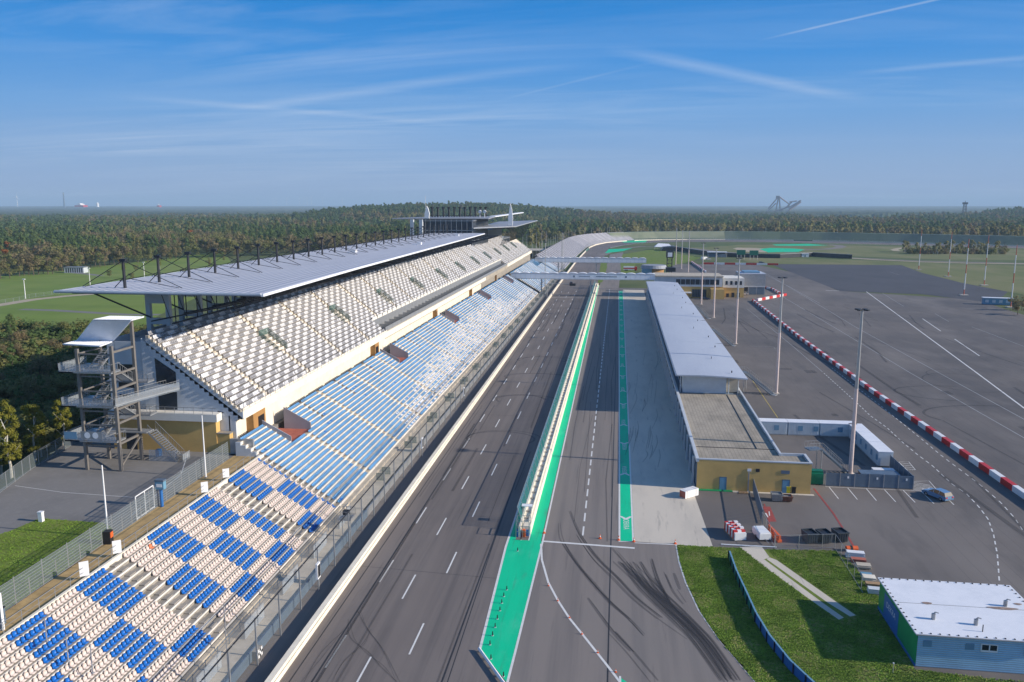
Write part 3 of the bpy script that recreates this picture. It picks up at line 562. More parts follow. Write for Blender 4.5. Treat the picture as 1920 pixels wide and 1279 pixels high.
g.ribbon([A3(*c3(*p), ZG+.012) for p in [(540, 330), (600, 300), (700, 276), (860, 258)]], 7, ZG+.012)
struct('infield_road', g, 'pit asphalt')
g = MB()
g.ribbon([A3(*c4(*p), ZG+.012) for p in [(1090, 418), (1040, 424), (1010, 432), (1030, 440)]], 7, ZG+.012)
g.ribbon([A3(*c4(*p), ZG+.012) for p in [(650, 486), (900, 502), (1200, 516), (1500, 524), (1960, 530)]], 7, ZG+.012)
struct('pale_verge', g, 'track dirt')
sheet('slab_path', 'concrete', [[A3(1386, 1025.5, ZG+.004), A3(1428, 1024.5, ZG+.004), A3(1443, 1045, ZG+.004), A3(1421, 1053.5, ZG+.004)]])
g = MB()
g.poly([A3(1421, 1053.8, ZG+.004), A3(1433, 1049, ZG+.004), A3(1545, 1132, ZG+.004), A3(1582, 1158, ZG+.004), A3(1573, 1162, ZG+.004), A3(1527, 1130, ZG+.004)])
g.poly([A3(1443.5, 1045.3, ZG+.004), A3(1456, 1050, ZG+.004), A3(1570, 1130, ZG+.004), A3(1605, 1154, ZG+.004), A3(1594, 1156, ZG+.004), A3(1552, 1130, ZG+.004), A3(1437, 1048, ZG+.004)])
struct('wheel_track', g, 'concrete')
# far side strip of dirt road and path in the left field
g = MB()
g.ribbon([A3(*p, .0) for p in [(-30, 577), (0, 572), (60, 562), (120, 555.5), (165, 552), (230, 545), (300, 520)]], 7, .0)
struct('dirt_track', g, 'track dirt')
g = MB(); g.ribbon([A3(*p, .0) for p in [(40, 580), (100, 582), (170, 586), (240, 590), (300, 590)]], 4.5, .004)
g.ribbon([A3(*p, .0) for p in [(120, 510), (165, 514), (190, 517)]], 5, .0)
struct('grey_path', g, 'plaza')
g = MB()
g.poly([A3(*p, -.02) for p in [(-80, 522), (110, 509), (300, 486), (420, 470), (450, 520), (300, 590), (200, 660), (-80, 700)]])
struct('field', g, 'field')
# ------------------------------------------------------------------ raised concourse beside the stands
ZC = 8.5
g = MB(); g.slab([(-51.2, -30, ZC), (-51.2, 108, ZC), (-56, 108, ZC), (-56, 560, ZC), (-84, 560, ZC), (-85, 112, ZC), (-82.5, 105, ZC), (-78.5, 89, ZC), (-75, 60, ZC), (-84, 20, ZC), (-84, -30, ZC)], 8.6)
struct('concourse_pavement', g, 'plaza')
g = MB(); P = [(-84, -30), (-84, 20), (-75, 60), (-78.5, 89), (-82.5, 105), (-85, 112), (-84, 560)]; Q = [(-104, -30), (-104, 20), (-97, 60), (-99, 89), (-103, 105), (-104, 112), (-103, 560)]
for i in range(len(P)-1): g.poly([(*P[i], ZC), (*P[i+1], ZC), (*Q[i+1], -.2), (*Q[i], -.2)])
struct('embankment_terrain', g, 'ground')
z = ZC+.004
sheet('brown_path', 'sand', [[(-55.3, 110, z), (-51.3, 108, z), (-51.3, 95, z), (-51.3, 66, z), (-51.3, 20, z), (-54.3, 20, z), (-54.4, 61, z), (-55, 83, z)]])
sheet('concourse_lawn', 'grass', [[(-54.35, 20, z), (-54.45, 61, z), (-55.02, 79, z), A3(205, 985, z), A3(190, 980, z), A3(75, 972, z), A3(20, 995, z), (-74.5, 62, z), (-83, 20, z)]])
g = MB()
z += .004
g.ribbon([(-56.6, 84, z), (-58.6, 99, z), (-62.6, 108, z)], .12, z)
g.ribbon([(-78, 92, z), (-70, 90.5, z), (-60, 90, z)], .08, z)
struct('concourse_line', g, 'paint white')
# ------------------------------------------------------------------ seat shapes (facing +x, origin on the tread)
def bucket():
    g = MB(); g.add([(-.02, -.22, .40), (.36, -.21, .44), (.36, .21, .44), (-.02, .22, .40), (-.02, -.2, .33), (.34, -.19, .37), (.34, .19, .37), (-.02, .2, .33)], [(0, 1, 2, 3), (0, 4, 5, 1), (1, 5, 6, 2), (2, 6, 7, 3), (7, 6, 5, 4)])
    ang = [180, 150, 115, 90, 65, 30, 0]; ring = [(.235*math.cos(R(a)), .60+.20*math.sin(R(a))) for a in ang]
    out = [(-.22, .40)]+ring+[(.22, .40)]
    n = len(out); fr = [(.0-.10*((z-.4)/.4)+.05*abs(y)/.23, y, z) for y, z in out]; bk = [(x-.05, y*.96, z-.01) for x, y, z in fr]
    g.add(fr+bk, [tuple(range(n))[::-1], tuple(range(n, 2*n))]+[(i, n+i, n+(i+1) % n, (i+1) % n) for i in range(n)])
    g.add([(.08, -.03, 0), (.14, -.03, 0), (.14, .03, 0), (.08, .03, 0), (.08, -.03, .38), (.14, -.03, .38), (.14, .03, .38), (.08, .03, .38)], [(0, 1, 5, 4), (1, 2, 6, 5), (2, 3, 7, 6), (3, 0, 4, 7)])
    return g
def folding():
    g = MB(); g.box(-.06, .10, -.215, .215, .30, .47); g.add([(-.10, -.22, .40), (-.04, -.22, .40), (-.04, .22, .40), (-.10, .22, .40), (-.19, -.21, .86), (-.13, -.21, .88), (-.13, .21, .88), (-.19, .21, .86)], [(0, 3, 2, 1), (4, 5, 6, 7), (0, 1, 5, 4), (1, 2, 6, 5), (2, 3, 7, 6), (3, 0, 4, 7)])
    g.box(-.02, .04, -.24, -.22, 0, .5); return g
def bench_seat():
    g = MB(); g.add([(-.06, -.235, .36), (.26, -.235, .38), (.26, .235, .38), (-.06, .235, .36), (-.06, -.235, .31), (.26, -.235, .33), (.26, .235, .33), (-.06, .235, .31)], [(0, 1, 2, 3), (0, 4, 5, 1), (1, 5, 6, 2), (2, 6, 7, 3), (7, 6, 5, 4)])
    g.add([(-.02, -.225, .37), (-.02, .225, .37), (-.10, .21, .56), (-.10, -.21, .56), (-.07, -.225, .37), (-.07, .225, .37), (-.15, .21, .55), (-.15, -.21, .55)], [(0, 1, 2, 3), (4, 7, 6, 5), (3, 2, 6, 7), (0, 3, 7, 4), (1, 5, 6, 2)])
    g.box(.06, .12, -.03, .03, 0, .36); return g
def seats(parent, proto, mats, rows, label_rest):
    """rows: list of (x, y, z, mat index[, rot]). The 100 nearest are seats of their own; the rest is one part."""
    rows = sorted(rows, key=lambda r: r[0]**2+r[1]**2+(r[2]-H)**2)
    near, rest = rows[:100], rows[100:]; me = {}
    for r in near:
        k = r[3]
        if k not in me: me[k] = proto.mesh('seat', mats[k])
        link('seat', me[k], parent, r[:3], r[4] if len(r) > 4 else 0)
    if rest:
        X = [(r[0], r[1], r[2], r[4] if len(r) > 4 else 0, 1, 1, 0, r[3]) for r in rest]
        scatter(label_rest, [(proto, mats)], X, parent, 'stuff')
def posts_part(parent, name, mesh_, pts, rz=0):
    for p in pts[:100]: link(name, mesh_, parent, p, rz)
RD, RR_, XF, ZF = .78, .468, -39.3, 1.7
def row(i): return XF-i*RD, ZF+i*RR_     # front edge x and tread height of row i
def terrace(g, y0, y1, n, dx=0., zb=.1, nose=0):
    for i in range(n):
        x, z = row(i)
        if nose: g.mi(0).box(x-RD+dx, x+dx-.1, y0, y1, zb, z); g.mi(0).box(x+dx-.1, x+dx-.01, y0, y1, zb if i == 0 else z-RR_-.05, z-.16); g.mi(1).box(x+dx-.1, x+dx, y0, y1, z-.16, z+.004); continue
        g.mi(0).box(x-RD+dx, x+dx-.13, y0, y1, zb, z); g.mi(1).box(x+dx-.13, x+dx, y0, y1, zb if i == 0 else z-RR_-.05, z+.004)
def stairs_aisle(g, y0, y1, n, dx=0.):
    for i in range(n):
        x, z = row(i); g.box(x-RD/2+dx, x+dx-.02, y0, y1, z-.2 if i else .1, z+.005-RR_/2+.0); g.box(x-RD/2+dx, x-RD/2+dx+.05, y0, y1, z+.006, z+.012)
# ---- foreground grandstand with the chequered seats
t = thing('lower_grandstand', 'open concrete grandstand with a bold chequer of blue and off-white bucket seats', 'grandstand', (0, 0, 0))
g = MB(); terrace(g, 20, 108, 15, nose=1); g.build('terrace', ['stand concrete', 'stand pale'], t)
x15, z15 = row(14); xb = x15-RD
g = MB(); g.add([(xb, 20, 8.0), (-51.3, 20, 8.0), (-51.3, 108, 8.0), (xb, 108, 8.0), (xb, 20, 8.8), (-51.3, 20, 8.8), (-51.3, 108, 8.8), (xb, 108, 8.8)], [(0, 4, 7, 3), (4, 5, 6, 7), (1, 2, 6, 5), (0, 1, 5, 4), (3, 7, 6, 2)])
g.build('top_ledge', 'cream wall', t)
def fsteps(g, y0, y1, dx=0.):
    g.box(-40+dx+.3, -38.9+dx, y0, y1, .1, 1.35); g.box(-38.9+dx, -38.0+dx, y0, y1, .1, 1.0); g.box(-38.0+dx, -35.2, y0, y1, .7, .95)
g = MB(); fsteps(g, 20, 108); g.build('front_walkway', 'stand light', t)
g = MB(); g.box(-35.35, -35.15, 20, 108, 0, 1.15); g.build('front_wall', 'steel blue', t)
rs = []
SECT = [(70.6, -1, 0), (73.7, 1, 1), (97.3, 1, 0)]     # start edge, direction, parity
for i in range(15):
    x, z = row(i); grp = (14-i)//6
    for s0, sg, par in SECT:
        n = {0: 90, 1: 37, 2: 17}[SECT.index((s0, sg, par))]
        for k in range(n):
            y = s0+sg*(k+.5)*.56
            if y < 22 or y > 107.6: continue
            b = (k//8) % 2
            blue = (b+grp+(1 if par == 1 else 0)) % 2 == 0
            m = 0 if blue else 1
            if i == 13 and par == 1 and k == 6: m = 2
            rs.append((x-.52, y, z-.27, m, RNG.normal()*.02))
seats(t, bucket(), ['seat blue', 'seat white', 'seat orange'], rs, 'seats')
for y0, y1 in ((70.7, 73.6), (94.6, 97.2)): 
    g = MB()
    for i in range(15):
        x, z = row(i)
        g.box(x-RD-.01, x-.16, y0+.9, y0+2.0, z-.02, z+.12)
    g.build('aisle_steps', 'stand concrete', t)
pm = MB().bar((0, 0, 0), (0, 0, 1.05), .03, 5).mesh('rail_post', 'steel')
g = MB(); g.bar((-51.2, 22, 9.9), (-51.2, 107.5, 9.9), .03, 5); g.bar((-51.2, 22, 9.4), (-51.2, 107.5, 9.4), .02, 5); g.build('top_rail', 'steel', t)
posts_part(t, 'rail_post', pm, [(-51.2, y, 8.88) for y in np.arange(23, 107.6, 2.15)])
g = MB(); g.box(-38.1, -38.06, 22, 108, 1.9, 2.0); g.bar((-38.08, 22, 1.5), (-38.08, 108, 1.5), .02, 5); g.build('front_rail', 'steel blue', t)
posts_part(t, 'rail_post', MB().bar((0, 0, 0), (0, 0, 1.15), .035, 5).mesh('rail_post', 'steel blue'), [(-38.08, y, .95) for y in np.arange(23, 107, 2.4)])
for yy in np.arange(24, 105, 9.6): MB().box(-36.9, -36.85, yy, yy+4.6, 1.0, 2.7).build('fence_panel', 'net rail', t)
# white boards standing on the top ledge
for q, ht in zip([(68.0, 1.5), (73.3, 1.4), (91.6, 1.35), (97.3, 1.2)], ['lowest of the four', 'second up, near the orange flap bin', 'third up the ledge', 'topmost, close to the ochre annexe']):
    b = thing('notice_board', f'white notice board on the stand top ledge, {ht}', 'board', (-51.15, q[0], 8.9), R(37), 'white boards on the stand ledge')
    MB().box(-.42, .42, -.03, .03, .12, .12+q[1]).build('panel', 'white board', b); g = MB(); g.box(-.4, -.35, .03, .06, 0, 1.4); g.box(.35, .4, .03, .06, 0, 1.4); g.build('frame', 'steel', b)
b = thing('gate_post', 'tall dark blue post with a pale edge at the back of the lower stand', 'post', (-52.3, 58.6, ZC)); MB().box(-.1, .1, -.25, .1, 0, 3.4).build('post', 'steel blue', b); MB().box(-.12, -.1, -.25, .1, 0, 3.4).build('edge', 'white', b); MB().box(.1, .14, -.2, .05, 0, 3.42).build('edge', 'white', b)
for i, (q, zb_, h) in enumerate([((428, 1262), .95, 7.2), ((88, 1203), 8.0, 2.2), ((128, 1238), 6.6, 2.4), ((174, 1262), 5.4, 2.6)]):
    x, y = at(*q, zb_); b = thing('slim_post', ['tall slim grey lamp post in front of the chequered stand', 'short slim post standing in the top blue seat block', 'short slim post in the middle of the lowest blue blocks', 'short slim post among the lower white seats'][i], 'post', (x, y, zb_)); MB().bar((0, 0, 0), (0, 0, h), .06, 6, .045).build('shaft', 'steel', b); MB().box(-.12, .12, -.12, .12, 0, .06).build('foot', 'steel', b)
# ---- blue grandstand, y 108 .. 400 and its continuation past the footbridges
VOM = [(117, 125.5), (182, 190.5), (248, 256.5), (313, 321.5), (383, 391)]
AISL = [122.4+17.9*k for k in range(0, 25)]
def dxy(y): return 0 if y < 240 else (y-240)*.0085
def blue_stand(name, label, ya, yb, cat='grandstand'):
    t = thing(name, label, cat, (0, 0, 0)); g = MB(); ga = MB(); gf = MB(); gr = MB()
    ed = sorted(set([ya, yb]+[v for p in VOM for v in p if ya < v < yb]+[y for y in np.arange(ya, yb, 30) if not any(a-1 < y < b+1 for a, b in VOM)]))
    rs = []
    for y0, y1 in zip(ed[:-1], ed[1:]):
        inv = any(a <= y0 < b for a, b in VOM); n = 14 if inv else (20 if y1 < 520 else 14); dx = dxy((y0+y1)/2); terrace(g, y0, y1, n, dx)
        gf.box(-39.4+dx, -38.6+dx, y0, y1, .1, 1.35); gf.box(-38.6+dx, -35.9, y0, y1, .4, .95)
    for i in range(0, 20):
        for k in range(int((yb-ya)/.52)):
            y = ya+.4+k*.52; dx = dxy(y); x, z = row(i)
            if i >= 14 and any(a-.3 <= y <= b+.3 for a, b in VOM): continue
            if i >= 14 and y > 520: continue
            if any(abs(y-a) < .75 for a in AISL): continue
            if i >= 14 and any(abs(y-a-9) < .6 for a in AISL): continue
            if y < 117 and i >= 14 and y < 108.6: continue
            # faded white seats low down, spreading upwards with distance
            lim = 0 if y < 150 else min(13, 3+(y-150)*.10) if y < 330 else 6
            p = .0
            if y > 148 and i < lim+1: p = .50 if i < lim-1 else .25
            if y > 404: p = 0
            m = 1 if RNG.random() < p else 0
            if m == 0 and RNG.random() < .012: m = 2
            rs.append((x-.33+dx, y, z-.15, m))
    g.build('terrace', ['stand concrete', 'stand pale'], t); gf.build('front_walkway', 'stand light', t)
    for a in AISL:
        if not (ya < a < yb): continue
        dx = dxy(a); inv = any(p <= a < q for p, q in VOM)
        ga = MB()
        for i in range(14 if inv else 20):
            x, z = row(i); ga.box(x-RD*.92+dx, x-.08+dx, a-.55, a+.55, z-.02, z+.16)
        ga.build('aisle_steps', 'stand light', t)
    seats(t, bench_seat(), ['seat steel blue', 'seat pure', 'seat blue'], rs, 'seats')
    gg = MB()
    for (a, b) in VOM:
        if not (ya <= a < yb): continue
        dx = dxy(a); v = MB(); xx, zz = row(13); v.box(-56.7+dx, xx-RD+dx-.02, a+.05, b-.05, 7.8, zz+.02); v.build('vomitory_floor', 'brick red', t)
        for yy in (a, b-.15):
            v = MB(); x0, z0 = row(13); x1, z1 = row(19); v.extr_y([(x0-RD+dx, z0), (x0-RD+dx, z0+1.2), (x1-RD+dx, z1+.9), (x1-RD+dx, z0)], yy, yy+.15)
            v.build('vomitory_wall', 'stand grey', t)
    y = ya+.5; pm_ = MB().bar((0, 0, 0), (0, 0, 1.15), .04, 5).mesh('rail_post', 'steel'); pts = []
    for y in np.linspace(ya+.5, yb-.5, min(95, int((yb-ya)/2.6))): pts.append((-37.9+dxy(y), y, .95))
    posts_part(t, 'rail_post', pm_, pts)
    for z in (2.05, 1.55): gr.bar((-37.9+dxy(ya), ya+.5, z), (-37.9+dxy(yb), yb-.5, z), .03, 4)
    gr.build('front_rail', 'steel', t)
    g = MB(); xw = -35.35
    g.box(xw, xw+.2, ya, yb, 0, 1.15); g.build('front_wall', 'steel', t)
    g = MB()
    for a in AISL:
        if ya < a < yb: g.box(-37.7+dxy(a), -36.2+dxy(a), a-1.6, a-1.5, .96, 2.2); g.box(-37.7+dxy(a), -36.2+dxy(a), a+1.5, a+1.6, .96, 2.2)
    if g.v: g.build('gate_rails', 'net green', t)
    return t
blue_stand('lower_grandstand', 'long open stand of faded blue seats with white ones mixed in low down', 108.03, 401)
blue_stand('lower_grandstand', 'short blue seated stand between the two white footbridges', 407.5, 556)
# side wall at the near end of the blue stand
g = MB(); P = [(xb-.02, 8.5)]
for i in range(15, 20): x, z = row(i); P += [(x, z), (x-RD, z)]
P += [(row(19)[0]-RD, 8.5)]
o = bpy.data.objects['lower_grandstand.001']; g.extr_y(P, 107.8, 108.0); g.build('end_wall', 'blue white', o)
# ---- upper grandstand
UR, UZ, UX, UB, UN = .7275, .575, -54.8, 14.7, 20
Y0, Y1 = 110.3, 545
def uh(i): return UX-i*UR, UB+i*UZ
t = thing('main_grandstand', 'tall roofed grandstand with white and grey folding seats, white end wall and long masted roof', 'grandstand', (0, 0, 0)); MAIN = t
def udx(y): return 0 if y < 300 else -(y-300)*.006
g = MB(); ga = MB(); rs = []
ed = [Y0, 150, 187.5, 225, 260, 300, 340, 380, 413, 450, 490, Y1]
for y0, y1 in zip(ed[:-1], ed[1:]):
    i0 = 5 if 187 < y0 < 412 else 0; dx = udx((y0+y1)/2); n_ = UN if y1 <= 450 else (UN if y1 <= 490 else 15)
    for i in range(i0, n_):
        x, z = uh(i); g.mi(0).box(x-UR+dx, x+dx-.05, y0, y1, z-1.3, z); g.mi(1).box(x+dx-.05, x+dx, y0, y1, z-UZ-.05, z+.004)
g.build('terrace', ['stand concrete', 'stand pale'], t)
UA = [Y0+9.5+18.2*k for k in range(24)]
for i in range(UN):
    for k in range(int((Y1-Y0)/.5)):
        y = Y0+.5+k*.5; dx = udx(y); x, z = uh(i)
        if 187 < y < 413 and i < 5: continue
        if y < Y0+.4: continue
        if y > 490 and i >= 15-(y-490)*.12: continue
        if any(abs(y-a) < .8 for a in UA): continue
        if 6 < i < 13 and any(abs(y-a) < 2.0 for a in UA[1::2]): continue
        rs.append((x-.34+dx, y, z-.07, (k//4+i) % 2 if RNG.random() > .015 else (k//4+i+1) % 2))
seats(t, folding(), ['seat pure', 'seat grey'], rs, 'seats')
g = MB(); gv = MB(); gr = MB()
for j, a in enumerate(UA):
    dx = udx(a); g = MB(); gv = MB()
    if a > 535: break
    for i in range(5 if 187 < a < 413 else 0, UN if a < 490 else 12):
        x, z = uh(i); g.box(x-UR*.5+dx, x-.06+dx, a-.5, a+.5, z-.02, z+.29)
    g.build('aisle_steps', 'stand light', t)
    if j % 2 == 1:
        x0, z0 = uh(7); x1, z1 = uh(12)
        gv.extr_y([(x0+dx, z0+1.15), (x0+dx, z0-.1), (x1+dx, z1-.1), (x1+dx, z1+1.15)], a-2.0, a-1.92); gv.extr_y([(x0+dx, z0+1.15), (x0+dx, z0-.1), (x1+dx, z1-.1), (x1+dx, z1+1.15)], a+1.92, a+2.0); gv.box(x1+dx-.05, x1+dx, a-2, a+2, z0, z1+1.15); gv.build('stair_screen', 'net green', t)
# front edge: slab, wall beneath, orange doorway blocks
g = MB()
for y0, y1 in zip(ed[:-1], ed[1:]):
    dx = udx((y0+y1)/2); g.box(UX+dx-.3, UX+dx+.18, y0, y1, 13.4, 14.72)
    if y0 < 187 or y0 >= 412: g.box(UX+dx+.1, UX+dx+.14, y0, y1, 14.76, 15.1)
g.build('front_fascia', 'cream wall', t)
g = MB()
for y0, y1 in zip(ed[:-1], ed[1:]): g.box(-57.0+udx((y0+y1)/2), -56.8+udx((y0+y1)/2), y0, y1, 8.5, 13.9)
g.build('front_wall', 'cream wall', t)
g = MB(); g.box(-70.2, -57.0, Y0+.3, Y1, 8.5, 13.1)
g.extr_y([(-70.2, 13.1), (-57.1, 13.1), (-57.1, 14), (-70.2, 24.3)], Y0+.35, 490); g.build('inner_body', 'stand concrete', t)
for a, b in VOM: g = MB(); dx = udx(a); g.box(-57.1+dx, -55.6+dx, a-1.5, a-1.2, 8.5, 13.1); g.box(-56.85+dx, -56.75+dx, a-1.2, a+5.4, 8.55, 13.0); g.build('doorway_surround', 'orange wall', t)
for a, b in VOM: MB().box(-56.74+udx(a), -56.7+udx(a), a+2.6, a+4.8, 8.6, 11.3).build('door', 'black', t)
# gallery strip
g = MB(); g.box(-58.9, -54.95, 187.5, 412.5, 13.0, 14.78); g.build('gallery_floor', 'gravel', t)
g = MB(); x5 = uh(5)[0]; g.box(x5-.02, x5+.1, 187.5, 412.5, 14.8, 17.25); g.build('gallery_front', 'steel', t)
for k in range(50): MB().box(x5+.02, x5+.14, 187.7+4.5*k, 191.4+4.5*k, 17.28, 18.05).build('parapet_panel', 'white wall', t)
g = MB()
for yy in np.arange(189, 412, 4.5): g.box(x5+.16, -55.0, yy, yy+.12, 14.8, 15.7)
g.box(-55.1, -55.0, 187.5, 412.5, 14.8, 15.8); g.build('gallery_dividers', 'steel', t)
# rail teeth along the seat front
pts = [(UX+.16+udx(y), y, 14.75) for y in list(np.arange(Y0+.3, 187, 1.9))+list(np.arange(414, Y1, 2.6))]
posts_part(t, 'rail_post', MB().box(-.03, .03, -.03, .03, 0, 1.25).mesh('rail_post', 'steel'), pts)
# near end wall, solid, with dark panels for its openings
YE = Y0
def E2(px_, py_): x, z = aty(px_, py_, YE); return (x, z)
g = MB(); P = [(-70.2, 8.5), (-55.9, 8.5), (-55.9, 13.2)]
P += [(UX+.1, 14.0), (UX-1, 14.6), (-70.2, 25.4)]
g.extr_y(P, YE-.0, YE+.25); g.extr_y([(UX+.15, 14.6), (UX-.3, 14.7), (uh(19)[0]-UR, 25.9), (uh(19)[0]-UR, 24.9), (UX+.15, 13.6)], YE-.12, YE-.01)
g.build('end_wall', 'blue white', t)
for q in ([(290, 671), (329.4, 698), (331, 721), (294, 719)], [(297, 735), (332, 735), (333, 768), (299, 768)], [(404+4, 770), (421, 774), (409, 776)]):
    MB().extr_y([E2(*p) for p in q], YE-.04, YE-.012).build('window', 'glass', t)  # dark panels: shade inside the open holes put into the colour, no glazing
g = MB(); g.extr_y([(-76, 8.5), (-70.3, 8.5), (-70.3, 24.8), (-76, 24.8)], YE+.4, YE+.6); g.extr_y([(-76, 8.5), (-70.3, 8.5), (-70.3, 24.8), (-76, 24.8)], 540, 541); g.box(-76.2, -76, YE+.6, 540, 8.5, 25.0); g.box(-76, -70.3, YE+.6, 540, 23.9, 24.2)
g.build('rear_concourse', 'blue white', t)
for z0 in (17.7, 13.0): MB().box(-74.6, -71.4, YE+.36, YE+.39, z0, z0+3.6).build('window', 'glass', t)
for k in range(19):      # stepped sides of the end rows
    pass
for i in range(UN): x, z = uh(i); MB().box(x-UR+.16, x-.08, YE-.3, YE-.02, z-.1, z+.3).build('row_cap', 'stand light', t)
# roof
RZ = 32.3
def rbx(y): return -84.0-(y-111)*.011
def rfx(y): return -51.6-(y-110.5)*.0335 if y < 370 else -60.5
tr_ = link('roof', None, t) if False else None
g = MB(); ysr = [111.0, 160, 215, 270, 325, 372]
top = [(rbx(y)-(3 if y == 111 else 0)*0, y, RZ) for y in ysr]; fr = [(rfx(y), y, RZ) for y in ysr]
fr[0] = (-50.9, 110.4, RZ)
roofm = MB()
for i in range(len(ysr)-1): roofm.slab([top[i], fr[i], fr[i+1], top[i+1]], .3)
rf = roofm.build('roof', 'roof metal', t)
g = MB()
for x in np.linspace(.02, .98, 24): g.bar(tuple(Vector(top[0]).lerp(Vector(fr[0]), x)+Vector((0, .1, .02))), tuple(Vector(top[-1]).lerp(Vector(fr[-1]), x)+Vector((0, -.1, .02))), .035, 4)
g.build('seams', 'roof metal', rf)
g = MB()
for i in range(len(ysr)-1): g.bar(tuple(Vector(fr[i])+Vector((.15, 0, -.15))), tuple(Vector(fr[i+1])+Vector((.15, 0, -.15))), .28, 4)
g.build('front_fascia', 'roof white', rf)
g = MB()
for i in range(len(ysr)-1): g.bar(tuple(Vector(top[i])+Vector((-.1, 0, -.15))), tuple(Vector(top[i+1])+Vector((-.1, 0, -.15))), .2, 4)
g.bar(top[0], fr[0], .16, 4); g.bar(top[-1], fr[-1], .16, 4); g.build('edge_trim', 'roof white', rf)
YM = [116.4+9.75*k for k in range(27)]
mast = MB(); mast.bar((0, 0, 0), (0, 0, 4.3), .24, 8, .21); mast.obox((0, 0, 4.15), (1.0, .5, .4), 0); mast.bar((-.3, 0, 1.4), (-1.7, 0, .1), .07, 5); mast.bar((.3, 0, 1.3), (0, 0, 1.5), .1, 5)
mm = mast.mesh('mast', 'steel dark')
rodm = MB(); rodm.bar((0, 0, 4.3), (-7.2, 0, .15), .06, 5); rodm.bar((0, 0, 4.3), (9.5, 0, .12), .06, 5); rodm.bar((.1, 0, 1.6), (9.0, 0, .12), .05, 5); rodm.bar((0, 0, 1.6), (-6.8, 0, .15), .05, 5)
rm_ = rodm.mesh('stay_rods', 'steel dark')
truss = MB()
for xx0, xx1 in ((0, 26),):
    truss.bar((-9, 0, -.9), (24, 0, -.9), .14, 5); truss.bar((-7, 0, -.3), (4, 0, -4.6), .14, 5); truss.bar((4, 0, -5.2), (24, 0, -1.1), .12, 5)
    for q in np.linspace(6, 22, 7): truss.bar((q, 0, -.9), (q+1.2, 0, -5.2+(q-4)*.205), .06, 4)
tm = truss.mesh('truss', 'steel dark')
port = MB(); port.box(-2.6, -1.9, -.35, .35, 22.5-ZC+ZC-24.9, 31.3-24.9); port.box(.9, 1.6, -.35, .35, 1.2, 31.3-24.9); port.box(-2.6, 1.6, -.33, .33, 31.3-24.9-1.2, 31.3-24.9-.02)
port = MB(); port.box(-3.3, -2.6, -.35, .35, 23.5, 31.4); port.box(.1, .8, -.35, .35, 25.5, 31.4); port.box(-2.6, .1, -.33, .33, 29.6, 31.38); port.box(-2.6, .1, -.3, .3, 26.2, 27.2)
pmh = port.mesh('roof_support', 'blue white')
for k, yy in enumerate(YM):
    xm = -76.0-(yy-116)*.006
    link('mast', mm, t, (xm, yy, RZ)); link('stay_rods', rm_, t, (xm, yy, RZ)); link('truss', tm, t, (xm, yy, RZ)); link('roof_support', pmh, t, (-71.2, yy+3, 0))
g = MB()
for yy in YM[::2]: g.box(-57.2-(yy-110)*.0335, -56.0-(yy-110)*.0335, yy+1, yy+2.8, RZ-1.4, RZ-.7)
g.build('loudspeakers', 'black', t)
g = MB(); g.bar((-54.5, 113, RZ-.9), (-62.0, 370, RZ-.9), .12, 5); g.bar((-56.5, 113, RZ-2.6), (-64.0, 370, RZ-2.6), .1, 5); g.bar((-60.5, 113, RZ-3.4), (-68.0, 370, RZ-3.4), .1, 5); g.bar((-66.5, 113, RZ-5.0), (-71.0, 370, RZ-5), .1, 5)
for yy in np.arange(114, 370, 3.25): s_ = (yy-113)*.029; g.bar((-54.6-s_, yy, RZ-.9), (-56.6-s_, yy+1.6, RZ-2.6), .06, 4); g.bar((-56.6-s_, yy, RZ-2.6), (-60.6-s_, yy+1.6, RZ-3.4), .06, 4); g.bar((-66.5, yy, RZ-5), (-66.5, yy, RZ-.4), .08, 4)
g.build('roof_lattice', 'steel dark', t)
for xx, yy in ((-71.5, 215), (-64.5, 262), (-67, 340)):
    g = MB(); g.box(xx-.7, xx+.7, yy-.8, yy+.8, RZ, RZ+.7); g.build('roof_vent', 'white', t)
# ---- yellow annexe with white terrace slab in front of the end wall
t = thing('annexe', 'low ochre building with white terrace slab below the main stand end wall', 'building', (0, 0, 0))
g = MB(); g.box(-75, -58.4, 109.0, 110.2, ZC, 13.3); g.box(-58.39, -56.4, 109.1, 110.2, ZC, 11.4); g.build('wall', 'yellow wall', t)
MB().box(-75.5, -58.0, 108.6, 110.25, 13.31, 14.45).build('terrace_slab', 'white wall', t)
MB().box(-58.38, -56.3, 109.0, 110.2, 11.41, 11.55).build('roof_cap', 'stand concrete', t)
MB().box(-72.9, -71.2, 108.92, 108.98, ZC, 11.2).build('door', 'glass', t)
g = MB()
for x in np.arange(-75.2, -58.1, 1.5): g.box(x, x+.05, 108.7, 108.75, 14.45, 15.4)
g.box(-75.2, -58.1, 108.69, 108.76, 15.35, 15.42); g.box(-75.2, -58.1, 108.71, 108.74, 14.9, 14.93); g.build('railing', 'steel', t)
MB().box(-56.2, -52.6, 108.7, 109.2, ZC, 10.8).build('retaining_wall', 'steel', t)
